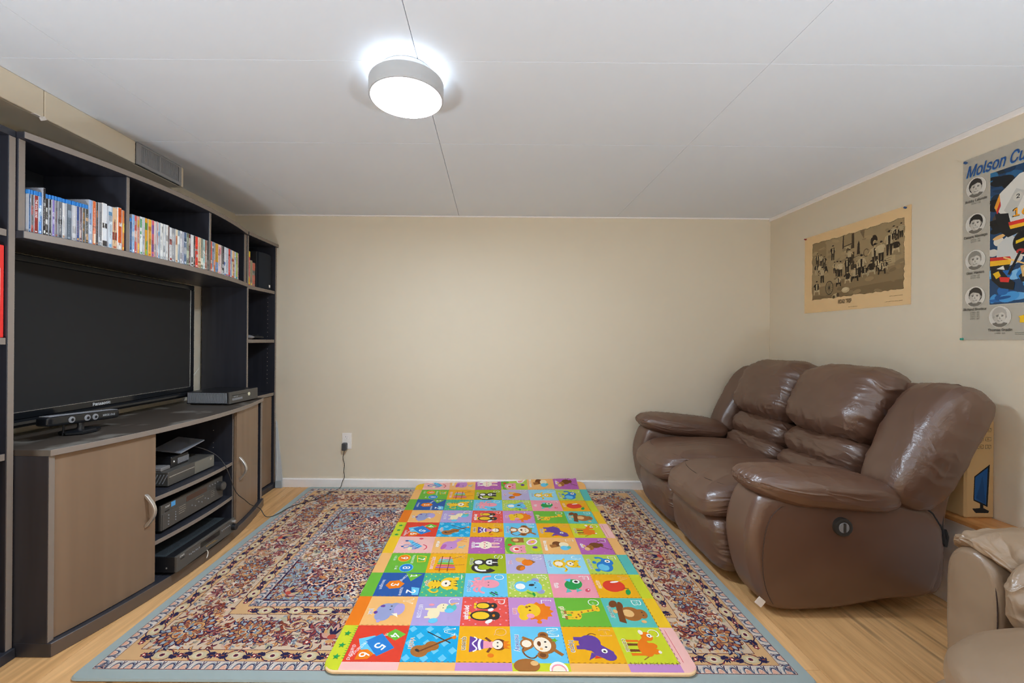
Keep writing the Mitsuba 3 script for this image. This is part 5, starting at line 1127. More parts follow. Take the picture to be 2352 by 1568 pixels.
def d_whale(s):
    s.letter('W', 'or_'); s.word('whale', 'w', 0.45); s.E(0.54, 0.46, 0.26, 0.22, 'lil'); s.P([(0.30, 0.50), (0.18, 0.66), (0.08, 0.60), (0.14, 0.72), (0.12, 0.84), (0.24, 0.74), (0.42, 0.62)], 'lil'); s.E(0.62, 0.30, 0.16, 0.07, 'mag', -15); s.E(0.66, 0.52, 0.02, 0.02, 'k'); s.Ln([(0.62, 0.72), (0.60, 0.84), (0.54, 0.90)], 0.03, 'sky'); s.Ln([(0.64, 0.72), (0.70, 0.86)], 0.03, 'sky')
def d_rabbit(s):
    s.letter('R'); s.dots('pk', 5); s.word('rabbit', 'w', 0.5); s.E(0.40, 0.26, 0.05, 0.10, 'w'); s.E(0.60, 0.26, 0.05, 0.10, 'w'); s.E(0.50, 0.46, 0.23, 0.18, 'crm'); s.E(0.40, 0.72, 0.055, 0.15, 'crm'); s.E(0.60, 0.72, 0.055, 0.15, 'crm'); s.E(0.40, 0.72, 0.03, 0.10, 'pk'); s.E(0.60, 0.72, 0.03, 0.10, 'pk'); s.eyes(0.50, 0.50, 0.09, 0.02); s.E(0.50, 0.44, 0.03, 0.02, 'hot'); s.E(0.36, 0.44, 0.045, 0.035, 'pk'); s.E(0.64, 0.44, 0.045, 0.035, 'pk')
def d_picnic(s):
    s.E(0.5, 0.15, 0.5, 0.15, 'gr'); s.E(0.70, 0.85, 0.16, 0.14, 'li'); s.E(0.72, 0.34, 0.24, 0.22, 'pk'); s.E(0.72, 0.30, 0.13, 0.09, 'crm'); s.E(0.72, 0.32, 0.07, 0.06, 'red'); s.eyes(0.72, 0.44, 0.10, 0.02); s.E(0.55, 0.50, 0.08, 0.07, 'pk'); s.E(0.88, 0.50, 0.08, 0.07, 'pk')
    s.E(0.18, 0.36, 0.16, 0.18, 'br'); s.E(0.18, 0.32, 0.09, 0.08, 'lbr'); s.E(0.08, 0.50, 0.05, 0.05, 'br'); s.E(0.28, 0.50, 0.05, 0.05, 'br'); s.eyes(0.18, 0.40, 0.06, 0.016); s.E(0.30, 0.76, 0.20, 0.14, 'w', -30); s.E(0.30, 0.76, 0.16, 0.10, 'pk', -30); s.E(0.28, 0.78, 0.08, 0.05, 'ye', -30); s.E(0.62, 0.82, 0.07, 0.07, 'pu'); s.E(0.48, 0.14, 0.06, 0.06, 'red')
def d_ice(s):
    s.letter('I', 'crm'); s.word('ice cream', 'w', 0.5); s.P([(0.40, 0.26), (0.34, 0.50), (0.64, 0.56), (0.60, 0.30)], 'lbr'); s.E(0.40, 0.44, 0.16, 0.13, 'dbr'); s.E(0.44, 0.62, 0.15, 0.13, 'cr'); s.E(0.64, 0.62, 0.13, 0.12, 'sky'); s.P([(0.46, 0.22), (0.64, 0.26), (0.58, 0.44), (0.42, 0.40)], 'br'); s.E(0.60, 0.74, 0.08, 0.05, 'te')
def d_deer(s):
    s.letter('D'); s.dots('lil', 5); s.word('deer', 'w', 0.5); s.E(0.46, 0.52, 0.16, 0.18, 'dbr', 20); s.E(0.60, 0.34, 0.15, 0.11, 'br'); s.E(0.68, 0.24, 0.10, 0.08, 'lbr'); s.E(0.50, 0.18, 0.06, 0.05, 'lbr'); s.E(0.44, 0.72, 0.10, 0.06, 'dbr'); s.Ln([(0.28, 0.62), (0.20, 0.74), (0.24, 0.88)], 0.025, 'dbr'); s.Ln([(0.52, 0.68), (0.66, 0.84), (0.72, 0.96)], 0.025, 'dbr'); s.eyes(0.62, 0.36, 0.06, 0.014)
ROWS = [[('red', d_456), ('sky2', d_violin), ('yor', d_queen), ('sky', d_monkey), ('yor', d_hippo), ('li', d_camel)],
        [('pe', d_yak), ('lav', d_unicorn), ('hotr', d_penguin), ('lil', d_lion), ('gr', d_giraffe), ('te', d_beaver)],
        [('dbl', d_123), ('tg', d_tiger), ('sky', d_octopus), ('ligr', d_koala), ('pk', d_fish), ('yor', d_apple)],
        [('gr', d_789), ('yor', d_xylo), ('olg', d_skunk), ('lav2', d_nut), ('sky3', d_jaguar), ('ligr', d_elephant)],
        [('pkp', d_zebra), ('pe', d_whale), ('mag', d_rabbit), ('ligr', d_picnic), ('pe', d_ice), ('mag', d_deer)]]
K.update({k: lin(v) for k, v in dict(sky2='#1ea6d6', yor='#f2ae1c', hotr='#e8574e', tg='#4bb287', ligr='#b9cf54', olg='#a6b522', lav2='#bdb2d6', sky3='#9bd6ea', pkp='#f6bdb4').items()})
for k_ in ('sky2', 'yor', 'hotr', 'tg', 'ligr', 'olg', 'lav2', 'sky3', 'pkp'): K[k_] = K[k_] * 0.86
for row in range(10):
    for col in range(6):
        bg, fn = ROWS[row % 5][col]
        c = Cell(col, row, bg); c.bgc = K[bg]
        fn(c); c.k = max(c.k, 30); c.stitch('k' if col in (2, 3, 5) else 'br', 'b' if (row + col) % 3 else 'a') if (row + 2 * col) % 4 < 3 else None
out = sg.box(ML, MF, MR_, MB).buffer(-0.045).buffer(0.045, 8)
LB = ['li', 'or_', 'gr', 'pe', 'ye']; RB = ['pkp', 'ye', 'li', 'te', 'pe']
for row in range(10):
    y0 = MY0 + row * MP if row else MF; y1 = MY0 + (row + 1) * MP if row < 9 else MB
    MP_.poly(out.intersection(sg.box(ML, y0, MX[0], y1)), K[LB[row % 5]], 1); MP_.poly(out.intersection(sg.box(MX[6], y0, MR_, y1)), K[RB[row % 5]], 1)
    yy = np.linspace(MY0 + row * MP, MY0 + (row + 1) * MP - 0.02, 9)
    for q in yy:
        if q < MB - 0.02: MP_.rect(MX[6] + 0.001, q, MX[6] + 0.003, q + 0.010, K['k'] if row % 2 else K['dbr'], 40)
    if row % 5 == 0:
        for q in np.linspace(0.08, 0.95, 15): MP_.rect(MX[0] - 0.007, MY0 + (row + q) * MP, MX[0] + 0.002, MY0 + (row + q) * MP + 0.0016, K['dgr'], 40)
        for q in (0.12, 0.42, 0.75): MP_.poly(sg.Polygon(np.array(star(0, 0, 0.014)) + [ML + 0.028, MY0 + (row + q) * MP]), K['dgr'], 40)
        MP_.line([(MX[6] + 0.016, MY0 + (row + 0.04) * MP), (MX[6] + 0.016, MY0 + (row + 0.92) * MP)], 0.0015, K['hot'], 40)
for col, c in enumerate(('pkp', 'pe', 'lil', 'li', 'pe', 'lil')):
    MP_.rect(MX[col], MF + 0.0005, MX[col + 1], MY0, K[c], 1)
MP_.poly(sg.Polygon(ell(0.128, MY0 - 0.012, 0.045, 0.030)).intersection(out), K['br'], 50); MP_.ell(0.155, MY0 - 0.002, 0.014, 0.011, K['lbr'], layer=51)
MP_.poly(sg.Polygon(ell(0.235, MY0 - 0.030, 0.032, 0.036)).intersection(out), K['w'], 50); MP_.poly(sg.Polygon(ell(0.235, MY0 - 0.033, 0.026, 0.028)).intersection(out), K['pk'], 51); MP_.poly(sg.Polygon(ell(0.235, MY0 - 0.034, 0.022, 0.022)).intersection(out), K['crm'], 52)
for q in np.linspace(MX[5] + 0.01, MX[6] - 0.01, 13): MP_.rect(q, MY0 - 0.006, q + 0.0016, MY0 + 0.006, K['dbr'], 53)
MT = thing('play_mat', 'bright foam alphabet play mat with rows of animal pictures, laid along the rug', 'play mat')
v, f, c, l = split(*MP_.arrays())
part(MT, 'printed_top', (np.c_[v[:, 0], squeeze(v[:, 0], v[:, 1]), MZ + l * 3e-5 + lift(v[:, 0], v[:, 1])], f), PRINTMAT, color=c, label='printed tiles with letters, words and animals')
bp = Print(); bp.poly(out.simplify(0.0005), K['crm'], 1)
tv, tf, tc, tl = split(*bp.arrays())
ring = np.array(out.exterior.coords)[:-1]
ring = ring if out.exterior.is_ccw else ring[::-1]
dens = []
for a, b in zip(ring, np.roll(ring, -1, 0)):
    dens += [a + (b - a) * t for t in np.linspace(0, 1, max(2, int(np.linalg.norm(b - a) / 0.03)))[:-1]]
ring = np.array(dens); n = len(ring); k = np.arange(n)
ctr = np.array([(ML + MR_) / 2, (MF + MB) / 2])
outw = ring - ctr; outw /= np.linalg.norm(outw, axis=1, keepdims=True)
def mz(p, z): return np.c_[p[:, 0], squeeze(p[:, 0], p[:, 1]), z + lift(p[:, 0], p[:, 1])]
vs = np.vstack([mz(ring, MZ), mz(ring + outw * 0.004, MZ - 0.004), mz(ring + outw * 0.004, 0.0165), mz(ring, 0.0128)])
fs = []
for q in range(3):
    a = np.stack([q * n + k, (q + 1) * n + k, (q + 1) * n + (k + 1) % n, q * n + (k + 1) % n], 1); fs += [a[:, [0, 1, 2]], a[:, [0, 2, 3]]]
body = join((vs, np.vstack(fs)), (mz(tv, MZ), tf), (mz(tv, 0.0128), tf[:, ::-1]))
ec = np.zeros((len(body[0]), 3)) + lin('#f2cfa2')
yy = body[0][:, 1]; idx = np.clip(((yy - MY0) / MP).astype(int), 0, 9)
lb = np.array([K[q] for q in LB * 2]); rb = np.array([K[q] for q in RB * 2])
ec = np.where((body[0][:, :1] < MX[0]) & (yy[:, None] > MY0 - 0.02), lb[idx], ec); ec = np.where((body[0][:, :1] > MX[6]) & (yy[:, None] > MY0 - 0.02), rb[idx], ec)
part(MT, 'foam_pad', body, PRINTMAT, color=ec)

# ------------------------------------------------------------------ leather seating
def roundside(ring, y0, y1, r, bulge=0.012, n=150, steps=7, axis='y'):
    """A closed smooth outline in (x, z) given thickness along y with rounded rims and slightly bulging sides."""
    from scipy.interpolate import CubicSpline
    rg_ = np.vstack([ring, ring[:1]]); s_ = np.r_[0, np.cumsum(np.linalg.norm(np.diff(rg_, axis=0), axis=1))]
    p = CubicSpline(s_, rg_, bc_type='periodic')(np.linspace(0, s_[-1], n + 1))[:-1]
    if sg.Polygon(p).exterior.is_ccw is False: p = p[::-1]
    d = np.roll(p, -1, 0) - np.roll(p, 1, 0); d /= np.linalg.norm(d, axis=1, keepdims=True)
    nin = np.c_[-d[:, 1], d[:, 0]]; c = p.mean(0)
    lay = []
    for s in np.linspace(0.0, 0.94, 7):                        # near cap, centre to rim
        rim = p + nin * r
        lay.append((c + (rim - c) * (0.02 + 0.98 * s / 0.94), y0 - bulge * (1 - (s / 0.94) ** 2)))
    for k in range(1, steps + 1):
        a = math.pi / 2 * k / steps; lay.append((p + nin * r * (1 - math.sin(a)), y0 + r * (1 - math.cos(a))))
    for k in range(steps + 1):
        a = math.pi / 2 * (1 - k / steps); lay.append((p + nin * r * (1 - math.sin(a)), y1 - r * (1 - math.cos(a))))
    for s in np.linspace(0.94, 0.0, 4)[1:]:
        rim = p + nin * r; lay.append((c + (rim - c) * (0.02 + 0.98 * s / 0.94), y1))
    m = len(p); k = np.arange(m); vs, fs = [], []
    for q, (a, y) in enumerate(lay):
        vs.append(np.c_[a[:, 0], np.full(m, y), a[:, 1]])
        if q:
            b = np.stack([(q - 1) * m + k, (q - 1) * m + (k + 1) % m, q * m + (k + 1) % m, q * m + k], 1); fs += [b[:, [0, 1, 2]], b[:, [0, 2, 3]]]
    nv = sum(len(a) for a in vs); last = nv - m
    vs += [np.array([[c[0], lay[0][1], c[1]], [c[0], lay[-1][1], c[1]]])]
    fs += [np.stack([k * 0 + nv, (k + 1) % m, k], 1), np.stack([k * 0 + nv + 1, last + k, last + (k + 1) % m], 1)]
    return np.vstack(vs), np.vstack(fs)

def seam_wr(amp, freq, seed, sides=(1, 1), lo=0.45, hi=0.98, ax=1, along=2, fine=1.0):
    """Ruched folds running in from the seams at the two ends of axis ax."""
    def fn(v):
        q = v[:, ax]; m = np.where(q > 0, sides[1], sides[0]) * np.clip((np.abs(q) - lo) / (hi - lo), 0, 1) ** 1.5
        fade = 0.35 + 0.65 * meshkit.noise(np.c_[v[:, along] * 2.3, q * 0.4, q * 0], seed + 5)
        w = meshkit.noise(v * 2.2, seed + 9) * 0.5
        return amp * m * fade * (ridge(np.c_[v[:, along] * freq + w * 2, q * 0.9 + v[:, 3 - ax - along if 3 - ax - along != ax else 0] * 0.5, w], seed) - 0.45 + fine * 0.3 * (ridge(np.c_[v[:, along] * freq * 2.3 + w * 4, q * 1.7, w], seed + 1) - 0.4))
    return fn
def crease(amp, freq, seed, region=None):
    """Irregular diagonal creases all over, or where region(v) > 0."""
    def fn(v):
        p = np.c_[v[:, 1] * freq + v[:, 2] * freq * 0.6, v[:, 2] * freq * 0.7 - v[:, 0], v[:, 0] * 1.3]
        p = p + 0.8 * np.c_[meshkit.noise(v * 3, seed), meshkit.noise(v * 3, seed + 1), meshkit.noise(v * 3, seed + 2)]
        k = 1.0 if region is None else region(v)
        return amp * k * (ridge(p, seed + 3) - 0.35)
    return fn
def soft(amp, freq, seed):
    return lambda v: amp * (meshkit.fbm(v * freq, 3, seed) - 0.5)
YV = np.array([0, 1.0, 0])
def pillow(parent, name, C, N, U, half, exps, n=46, shape=None, wr=(), bs=LEATHER, label=None):
    v, f = squircle(n, *exps)
    N, U = np.asarray(N, float), np.asarray(U, float)
    N = N / np.linalg.norm(N); U = U / np.linalg.norm(U); Y = np.cross(U, N)
    def to_world(v):
        q = v * half
        if shape: q = shape(v, q)
        return np.asarray(C) + q[:, :1] * N + q[:, 1:2] * Y + q[:, 2:] * U
    w = to_world(v)
    if np.cross(w[f[:, 1]] - w[f[:, 0]], w[f[:, 2]] - w[f[:, 0]])[0] @ (w[f[0, 0]] - C) < 0: f = f[:, ::-1]
    nn = vnormals(w, f)
    for fn in wr: w = w + nn * fn(v)[:, None]
    key = part(parent, name, (w, f), bs, True, label=label)
    def seam(pts, r=0.0011, up=2, sign=1, lift_=0.0):
        """a stitched seam over the surface: pts = (a, b) in the two other axes"""
        pts = spline(np.asarray(pts, float), 40); o = [k for k in range(3) if k != up]
        h = np.clip(1 - np.abs(pts[:, 0]) ** exps[o[0]] - np.abs(pts[:, 1]) ** exps[o[1]], 1e-4, 1) ** (1 / exps[up])
        q = np.zeros((len(pts), 3)); q[:, o[0]], q[:, o[1]], q[:, up] = pts[:, 0], pts[:, 1], sign * h
        part(key, 'seam', tube(to_world(q) + lift_, r, 6), SEAM, True)
    return key, seam

SF = thing('recliner_sofa', 'two-seat brown leather recliner sofa with puffed backs and pad arms, along the right wall', 'sofa')
near_side = np.array([(1.05, 0.505), (1.000, 0.435), (0.974, 0.335), (0.984, 0.229), (1.012, 0.137), (1.05, 0.073), (1.10, 0.035), (1.18, 0.020), (1.32, 0.022), (1.50, 0.040), (1.70, 0.072), (1.835, 0.100), (1.868, 0.17), (1.888, 0.30), (1.868, 0.395), (1.80, 0.455), (1.68, 0.485), (1.40, 0.495), (1.20, 0.50)])
near_side[:, 0] += 0.092 * np.clip((1.40 - near_side[:, 0]) / 0.42, 0, 1)
k1 = part(SF, 'arm', roundside(near_side, 1.684, 1.885, 0.045), LEATHER, True)
far_side = near_side.copy(); far_side[:, 1] += 0.01
k2 = part(SF, 'arm', roundside(far_side, 2.925, 3.118, 0.045), LEATHER, True)
part(k1, 'seam', tube(spline([(1.20, 1.6815, 0.462), (1.150, 1.680, 0.415), (1.125, 1.679, 0.335), (1.118, 1.679, 0.22), (1.135, 1.680, 0.12), (1.165, 1.683, 0.06)], 40), 0.0012, 6), SEAM, True)
def padshape(v, q):
    q = q.copy(); x = -q[:, 0]                              # +x runs to the back
    q[:, 2] += -0.085 * x - 0.10 * np.maximum(0, x - 0.15) ** 2 + 0.10 * np.maximum(0, -x - 0.12) * (v[:, 2] < 0)
    q[:, 1] *= 1 - 0.10 * (v[:, 0] > 0) * v[:, 0] ** 2
    return q
for y, dz, sd in ((1.770, 0.0, 1), (2.998, 0.012, 7)):
    _, seam = pillow(SF, 'arm_pad', (1.388, y, 0.520 + dz), (-1, 0, 0), (0, 0, 1), (0.318, 0.142, 0.072), (4.2, 3.0, 2.4), 72, padshape, (soft(0.008, 2.0, sd), seam_wr(0.008, 7, sd, (1, 1), 0.5, 1.0, 0, 1), crease(0.003, 5, sd + 3), seam_wr(0.005, 9, sd + 2, (1.0, 1.0), 0.35, 1.0, 2, 0)))
    seam([(0.86, -0.55), (0.45, -0.80), (0.0, -0.86), (-0.5, -0.83), (-0.86, -0.60)], up=2); seam([(0.80, -0.62), (0.4, -0.86), (-0.1, -0.9), (-0.6, -0.86), (-0.88, -0.62)], up=2, sign=-1)
    if sd == 1: seam([(0.40, -0.82), (0.40, -0.93), (0.40, -0.975), (0.40, -0.985)], up=2)
rec = math.radians(27); UB, NB = (math.sin(rec), 0, math.cos(rec)), (-math.cos(rec), 0, math.sin(rec))
def backshape(v, q):
    q = q.copy(); t = np.clip(v[:, 2], 0, 1)
    q[:, 0] -= 0.06 * t ** 2.5; q[:, 1] *= 1 + 0.03 * (1 - v[:, 2] ** 2) - 0.05 * t ** 3
    q[:, 0] += 0.02 * np.clip(-v[:, 2] - 0.2, 0, 1) * (v[:, 0] > 0)
    return q
def seatshape(v, q):
    q = q.copy(); fr = np.clip((v[:, 0] - 0.45) / 0.55, 0, 1)
    q[:, 2] += -0.045 * fr ** 2 + 0.012 * (1 - v[:, 1] ** 2) * (v[:, 2] > 0)
    return q
for yc, sd in ((2.150, 20), (2.660, 50)):
    pillow(SF, 'back_cushion', (1.848, yc, 0.838), NB, UB, (0.135, 0.254, 0.212), (2.5, 4.2, 3.0), 64, backshape,
           (soft(0.014, 1.7, sd), seam_wr(0.026, 6.0, sd, (1.0, 0.7), 0.38, 1.0, 1, 2, 1.3), seam_wr(0.018, 7, sd + 3, (1.1, 0.25), 0.4, 1.0, 2, 1, 1.2), crease(0.0045, 3.0, sd + 8), crease(0.0016, 8.0, sd + 18)))
    pillow(SF, 'lumbar_cushion', (1.785, yc, 0.572), NB, UB, (0.120, 0.250, 0.092), (2.3, 4.5, 2.4), 56, None,
           (soft(0.016, 2.0, sd + 1), seam_wr(0.012, 3.5, sd + 4, (1.0, 1.0), 0.45, 1.0, 1, 2, 0.6), seam_wr(0.020, 7, sd + 5, (1.0, 0.5), 0.25, 1.0, 2, 1, 0.8), crease(0.0045, 2.4, sd + 9)))
    pillow(SF, 'lower_back_cushion', (1.735, yc, 0.458), NB, UB, (0.110, 0.250, 0.072), (2.4, 4.5, 2.4), 46, None,
           (soft(0.012, 2.2, sd + 2), seam_wr(0.010, 4, sd + 6, (1, 1), 0.4, 1.0, 1, 2), seam_wr(0.014, 7, sd + 7, (0.4, 1.0), 0.2, 1.0, 2, 1), crease(0.004, 3, sd + 10)))
    _, seam = pillow(SF, 'seat_cushion', (1.370, yc, 0.386), (-1, 0, 0), (0, 0, 1), (0.372, 0.258, 0.090), (4.0, 6.0, 2.5), 64, seatshape,
           (soft(0.008, 2.0, sd + 11), seam_wr(0.020, 9, sd + 12, (1.0, 0.5), 0.78, 1.0, 1, 2), crease(0.0045, 4.0, sd + 13, lambda v: (v[:, 2] > 0.3) * 1.0)))
    seam([(0.52, -0.97), (0.66, -0.80), (0.78, -0.4), (0.80, 0.0), (0.78, 0.4), (0.66, 0.80), (0.52, 0.97)], up=2)
    pillow(SF, 'footrest', (1.128, yc, 0.176), (-1, 0, 0), (-0.13, 0, 0.99), (0.085, 0.254, 0.140), (2.4, 7.0, 3.2), 54, None,
           (soft(0.006, 2.0, sd + 14), seam_wr(0.024, 9, sd + 15, (1.1, 0.6), 0.84, 1.0, 1, 2), crease(0.0018, 3, sd + 16)))
def wingshape(v, q):
    q = q.copy(); t = np.clip(v[:, 2], 0, 1)
    q[:, 0] -= 0.035 * t ** 2.2 - 0.02 * np.clip(-v[:, 2], 0, 1) ** 2
    q[:, 1] *= 1 - 0.10 * np.clip(-v[:, 2], 0, 1) ** 2
    return q
rw = math.radians(26); UW, NW = (math.sin(rw), 0, math.cos(rw)), (-math.cos(rw), 0, math.sin(rw))
for y, sd in ((1.752, 81), (3.02, 91)):
    _, seam = pillow(SF, 'back_wing', (1.846, y, 0.708), NW, UW, (0.122, 0.124 if sd == 81 else 0.11, 0.285), (2.3, 4.6, 5.0), 72, wingshape,
           (soft(0.010, 1.6, sd), seam_wr(0.020, 6, sd + 1, (1.0, 0.35), 0.6, 1.0, 1, 2, 0.8), seam_wr(0.014, 6, sd + 2, (0.3, 1.0), 0.6, 1.0, 2, 1), crease(0.0022, 2.5, sd + 3)))
backp = np.array([(1.80, 0.47), (1.72, 0.36), (1.70, 0.16), (1.86, 0.09), (1.90, 0.25), (1.905, 0.41), (1.955, 0.62), (2.004, 0.84), (2.005, 0.92), (1.965, 0.955), (1.92, 0.91), (1.86, 0.68)])
part(SF, 'back_shell', roundside(backp, 1.705, 3.09, 0.02, 0.002), LEATHER, True)
part(SF, 'base_frame', box(1.24, 1.74, 1.86, 2.94, 0.035, 0.12, 0.004), BLACKMATTE)
part(SF, 'recline_mechanism', join(tube([(1.80, 1.712, 0.46), (1.84, 1.712, 0.43), (1.885, 1.712, 0.36), (1.895, 1.712, 0.30)], 0.010, 10), box(1.78, 1.89, 1.705, 1.72, 0.30, 0.47, 0.003), tube([(1.895, 1.708, 0.36), (1.905, 1.708, 0.33), (1.900, 1.71, 0.29)], 0.007, 8)), BLACKMATTE)
for x, y in ((1.28, 1.90), (1.28, 2.90), (1.70, 1.90), (1.70, 2.90)):
    part(SF, 'foot', lathe([(0, 0), (0.02, 0), (0.022, 0.004), (0.022, 0.04), (0, 0.04)], (x, y, 0), 'z', 20), BLACKMATTE, 40)
kn = part(SF, 'recline_handle', lathe([(0.0, -0.012), (0.022, -0.012), (0.0235, -0.0125), (0.030, -0.014), (0.0355, -0.012), (0.0375, -0.006), (0.0375, 0.012)], (1.438, 1.676, 0.385), 'y', 44), PULL, 40, label='round dark plastic recline pull set in the arm')
part(kn, 'lever', box(1.4345, 1.4415, 1.656, 1.6645, 0.366, 0.404, 0.002), PULL)
part(kn, 'face', lathe([(0, -0.0135), (0.0205, -0.0135), (0.0215, -0.012)], (1.438, 1.676, 0.385), 'y', 36), GREYP)
part(SF, 'care_tag', move(rot(box(-0.018, 0.018, -0.0006, 0.0006, -0.02, 0.012, 0.0003), [0, 1, 0], 40), (1.125, 1.700, 0.062)), WHITE, label='small white care tag under the front corner')

# ---- the armchair at the picture's lower right, facing the television
AC = thing('recliner_armchair', 'worn tan leather recliner armchair cut off by the lower right picture corner', 'armchair')
panel = np.array([(1.300, 0.52), (1.285, 0.575 - 0.06), (1.255, 0.553), (1.222, 0.556), (1.190, 0.535), (1.180, 0.48), (1.178, 0.30), (1.182, 0.06), (1.24, 0.05), (1.296, 0.06), (1.302, 0.30)])
panel = np.array([(1.150, 0.42), (1.160, 0.475), (1.185, 0.512), (1.220, 0.526), (1.255, 0.515), (1.281, 0.480), (1.291, 0.42), (1.292, 0.34), (1.292, 0.25), (1.292, 0.16), (1.288, 0.08), (1.260, 0.066), (1.222, 0.064), (1.184, 0.066), (1.155, 0.08), (1.150, 0.16), (1.149, 0.25), (1.149, 0.34)])
v, f = roundside(panel, -1.97, -1.43, 0.022, 0.006)          # outline in (y, z), thickness along x
v = np.c_[-v[:, 1], v[:, 0], v[:, 2]]
v, f = roundside(panel, 1.43, 1.97, 0.022, 0.006); v = np.c_[v[:, 1], v[:, 0], v[:, 2]]; f = f[:, ::-1]
ak = part(AC, 'arm', (v, f), LEATHER2, True)
part(ak, 'seam', tube(spline([(1.436, 1.160, 0.12), (1.434, 1.157, 0.30), (1.435, 1.160, 0.43), (1.437, 1.178, 0.488), (1.437, 1.208, 0.512)], 60), 0.0014, 6), SEAM, True)
def apad(v, q):
    q = q.copy(); w = v[:, 1]                                # Y axis of this frame points to -y or +y; drape on the seat side
    q[:, 2] -= 0.115 * np.clip(-w * AS, 0, 1) ** 2 + 0.085 * np.clip(w * AS, 0, 1) ** 2
    return q
AS = 1.0
v0 = np.cross((0, 0, 1), (-1, 0, 0))
AS = 1.0 if v0[1] > 0 else -1.0
rn = lambda v: np.clip((v[:, 0] - 0.25) / 0.6, 0, 1)
pillow(AC, 'arm_pad', (1.748, 1.215, 0.550), (-1, 0, 0), (0, 0, 1), (0.325, 0.118, 0.036), (3.2, 2.6, 2.4), 84, apad,
       (soft(0.010, 2.4, 5), seam_wr(0.012, 4.5, 6, (0, 1.0), 0.35, 1.0, 0, 1), crease(0.006, 4.0, 7, rn), crease(0.003, 3.5, 17), seam_wr(0.008, 6, 8, (1, 1), 0.3, 1, 1, 0)), LEATHER2)
pillow(AC, 'inner_arm_cushion', (1.740, 1.098, 0.440), (-1, 0, 0), (0, 0.10, 1), (0.345, 0.052, 0.125), (3.5, 2.4, 2.6), 84, None,
       (soft(0.010, 2.2, 15), seam_wr(0.005, 3.0, 16, (0.0, 1.0), 0.3, 1.0, 0, 2), crease(0.0045, 1.8, 17)), LEATHER2)
pillow(AC, 'seat_cushion', (1.50, 0.855, 0.300), (-1, 0, 0), (0, 0, 1), (0.385, 0.268, 0.118), (2.8, 3.6, 2.5), 64, None, (soft(0.010, 1.8, 25), crease(0.0015, 4, 26)), LEATHER2)
pillow(AC, 'footrest', (1.235, 0.855, 0.155), (-1, 0, 0), (-0.1, 0, 1), (0.085, 0.255, 0.125), (2.4, 6, 3), 40, None, (soft(0.006, 2.0, 27),), LEATHER2)
v, f = roundside(panel * [1, 1] - [0.750, 0], 1.43, 1.97, 0.022, 0.006); v = np.c_[v[:, 1], v[:, 0], v[:, 2]]; f = f[:, ::-1]
part(AC, 'arm', (v, f), LEATHER2, True)
pillow(AC, 'arm_pad', (1.72, 0.475, 0.525), (-1, 0, 0), (0, 0, 1), (0.325, 0.120, 0.062), (3.2, 2.6, 2.4), 40, None, (soft(0.012, 2.4, 35),), LEATHER2)
pillow(AC, 'back_cushion', (1.885, 0.84, 0.70), (-0.93, 0, 0.37), (0.37, 0, 0.93), (0.105, 0.27, 0.30), (2.6, 3.6, 3.0), 40, None, (soft(0.014, 2.0, 36),), LEATHER2)
part(AC, 'base_frame', box(1.48, 1.92, 0.48, 1.14, 0.02, 0.16, 0.004), BLACKMATTE)
for x in (1.52, 1.88):
    for y in (0.52, 1.10): part(AC, 'foot', lathe([(0, 0), (0.02, 0), (0.022, 0.004), (0.022, 0.03), (0, 0.03)], (x, y, 0), 'z', 16), BLACKMATTE, 40)
part(AC, 'worn_patch', None, LEATHER2) if False else None

# ------------------------------------------------------------------ wood-capped ledge and monitor box
LE = fresh('ledge')
scene[LE] = mikit.ply(box(2.012, XR, 0.2, 2.9, 0.0, 0.366, 0.002), WHITE); labels[LE] = {'label': 'low white boxed ledge along the right wall behind the sofa', 'kind': 'structure'}
part(LE, 'wood_cap', box(1.992, XR, 0.2, 2.9, 0.372, 0.397, 0.006), CAPWOOD, label='orange-brown wooden cap board')
part(LE, 'trim_strip', box(2.002, XR, 0.2, 2.9, 0.364, 0.3725, 0.001), TRIM)
MB_ = thing('monitor_box', 'tall brown cardboard monitor carton standing on the wooden ledge behind the sofa', 'box')
bx0, bx1, by0, by1, bz0, bz1 = 2.012, 2.137, 1.735, 2.26, 0.3975, 0.857
part(MB_, 'carton', box(bx0, bx1, by0, by1, bz0, bz1, 0.007), CARD)
part(MB_, 'tape_seam', box((bx0 + bx1) / 2 - 0.02, (bx0 + bx1) / 2 + 0.02, by0 + 0.007, by1 - 0.007, bz1 - 0.0006, bz1 + 0.0004, 0.0001), YELLOWED)
p = Print(); dk, bl = lin('#3d3024'), lin('#7488b8')
X = lambda px: (px - 2224) * 0.00162; Z = lambda py: (1198 - py) * 0.00182
p.rect(X(2275), Z(960), X(2294), Z(956), dk)
for z_, a_, b_ in ((971, 2252, 2283), (978, 2246, 2283)):
    q = a_
    while q < b_: p.rect(X(q), Z(z_ + 2), X(q + 3), Z(z_ - 2), bl); q += 4
for py_ in (992, 1013, 1031):
    for px_ in (2255, 2275):
        for rct in ((0, -4.5, 15, -3.7), (0, 3.7, 15, 4.5), (0, -4.5, 0.8, 4.5), (14.2, -4.5, 15, 4.5)): p.rect(X(px_ + rct[0]), Z(py_ - rct[1]), X(px_ + rct[2]), Z(py_ - rct[3]), dk)
        p.poly(ell(X(px_ + 7.5), Z(py_), 0.005, 0.0035), dk); p.poly(ell(X(px_ + 7.5), Z(py_), 0.0035, 0.0022), lin('#b98c50'))
p.poly(sg.Polygon([(X(a), Z(b)) for a, b in ((2247, 1100), (2287, 1072), (2282, 1171), (2245, 1156))]), lin('#15181c')); p.poly(sg.Polygon([(X(a), Z(b)) for a, b in ((2249, 1102), (2282, 1079), (2278, 1166), (2247, 1153.5))]), lin('#1c4f86'))
p.poly(sg.Polygon([(X(a), Z(b)) for a, b in ((2252, 1150), (2262, 1120), (2268, 1098), (2272, 1125), (2277, 1164))]), lin('#174272'))
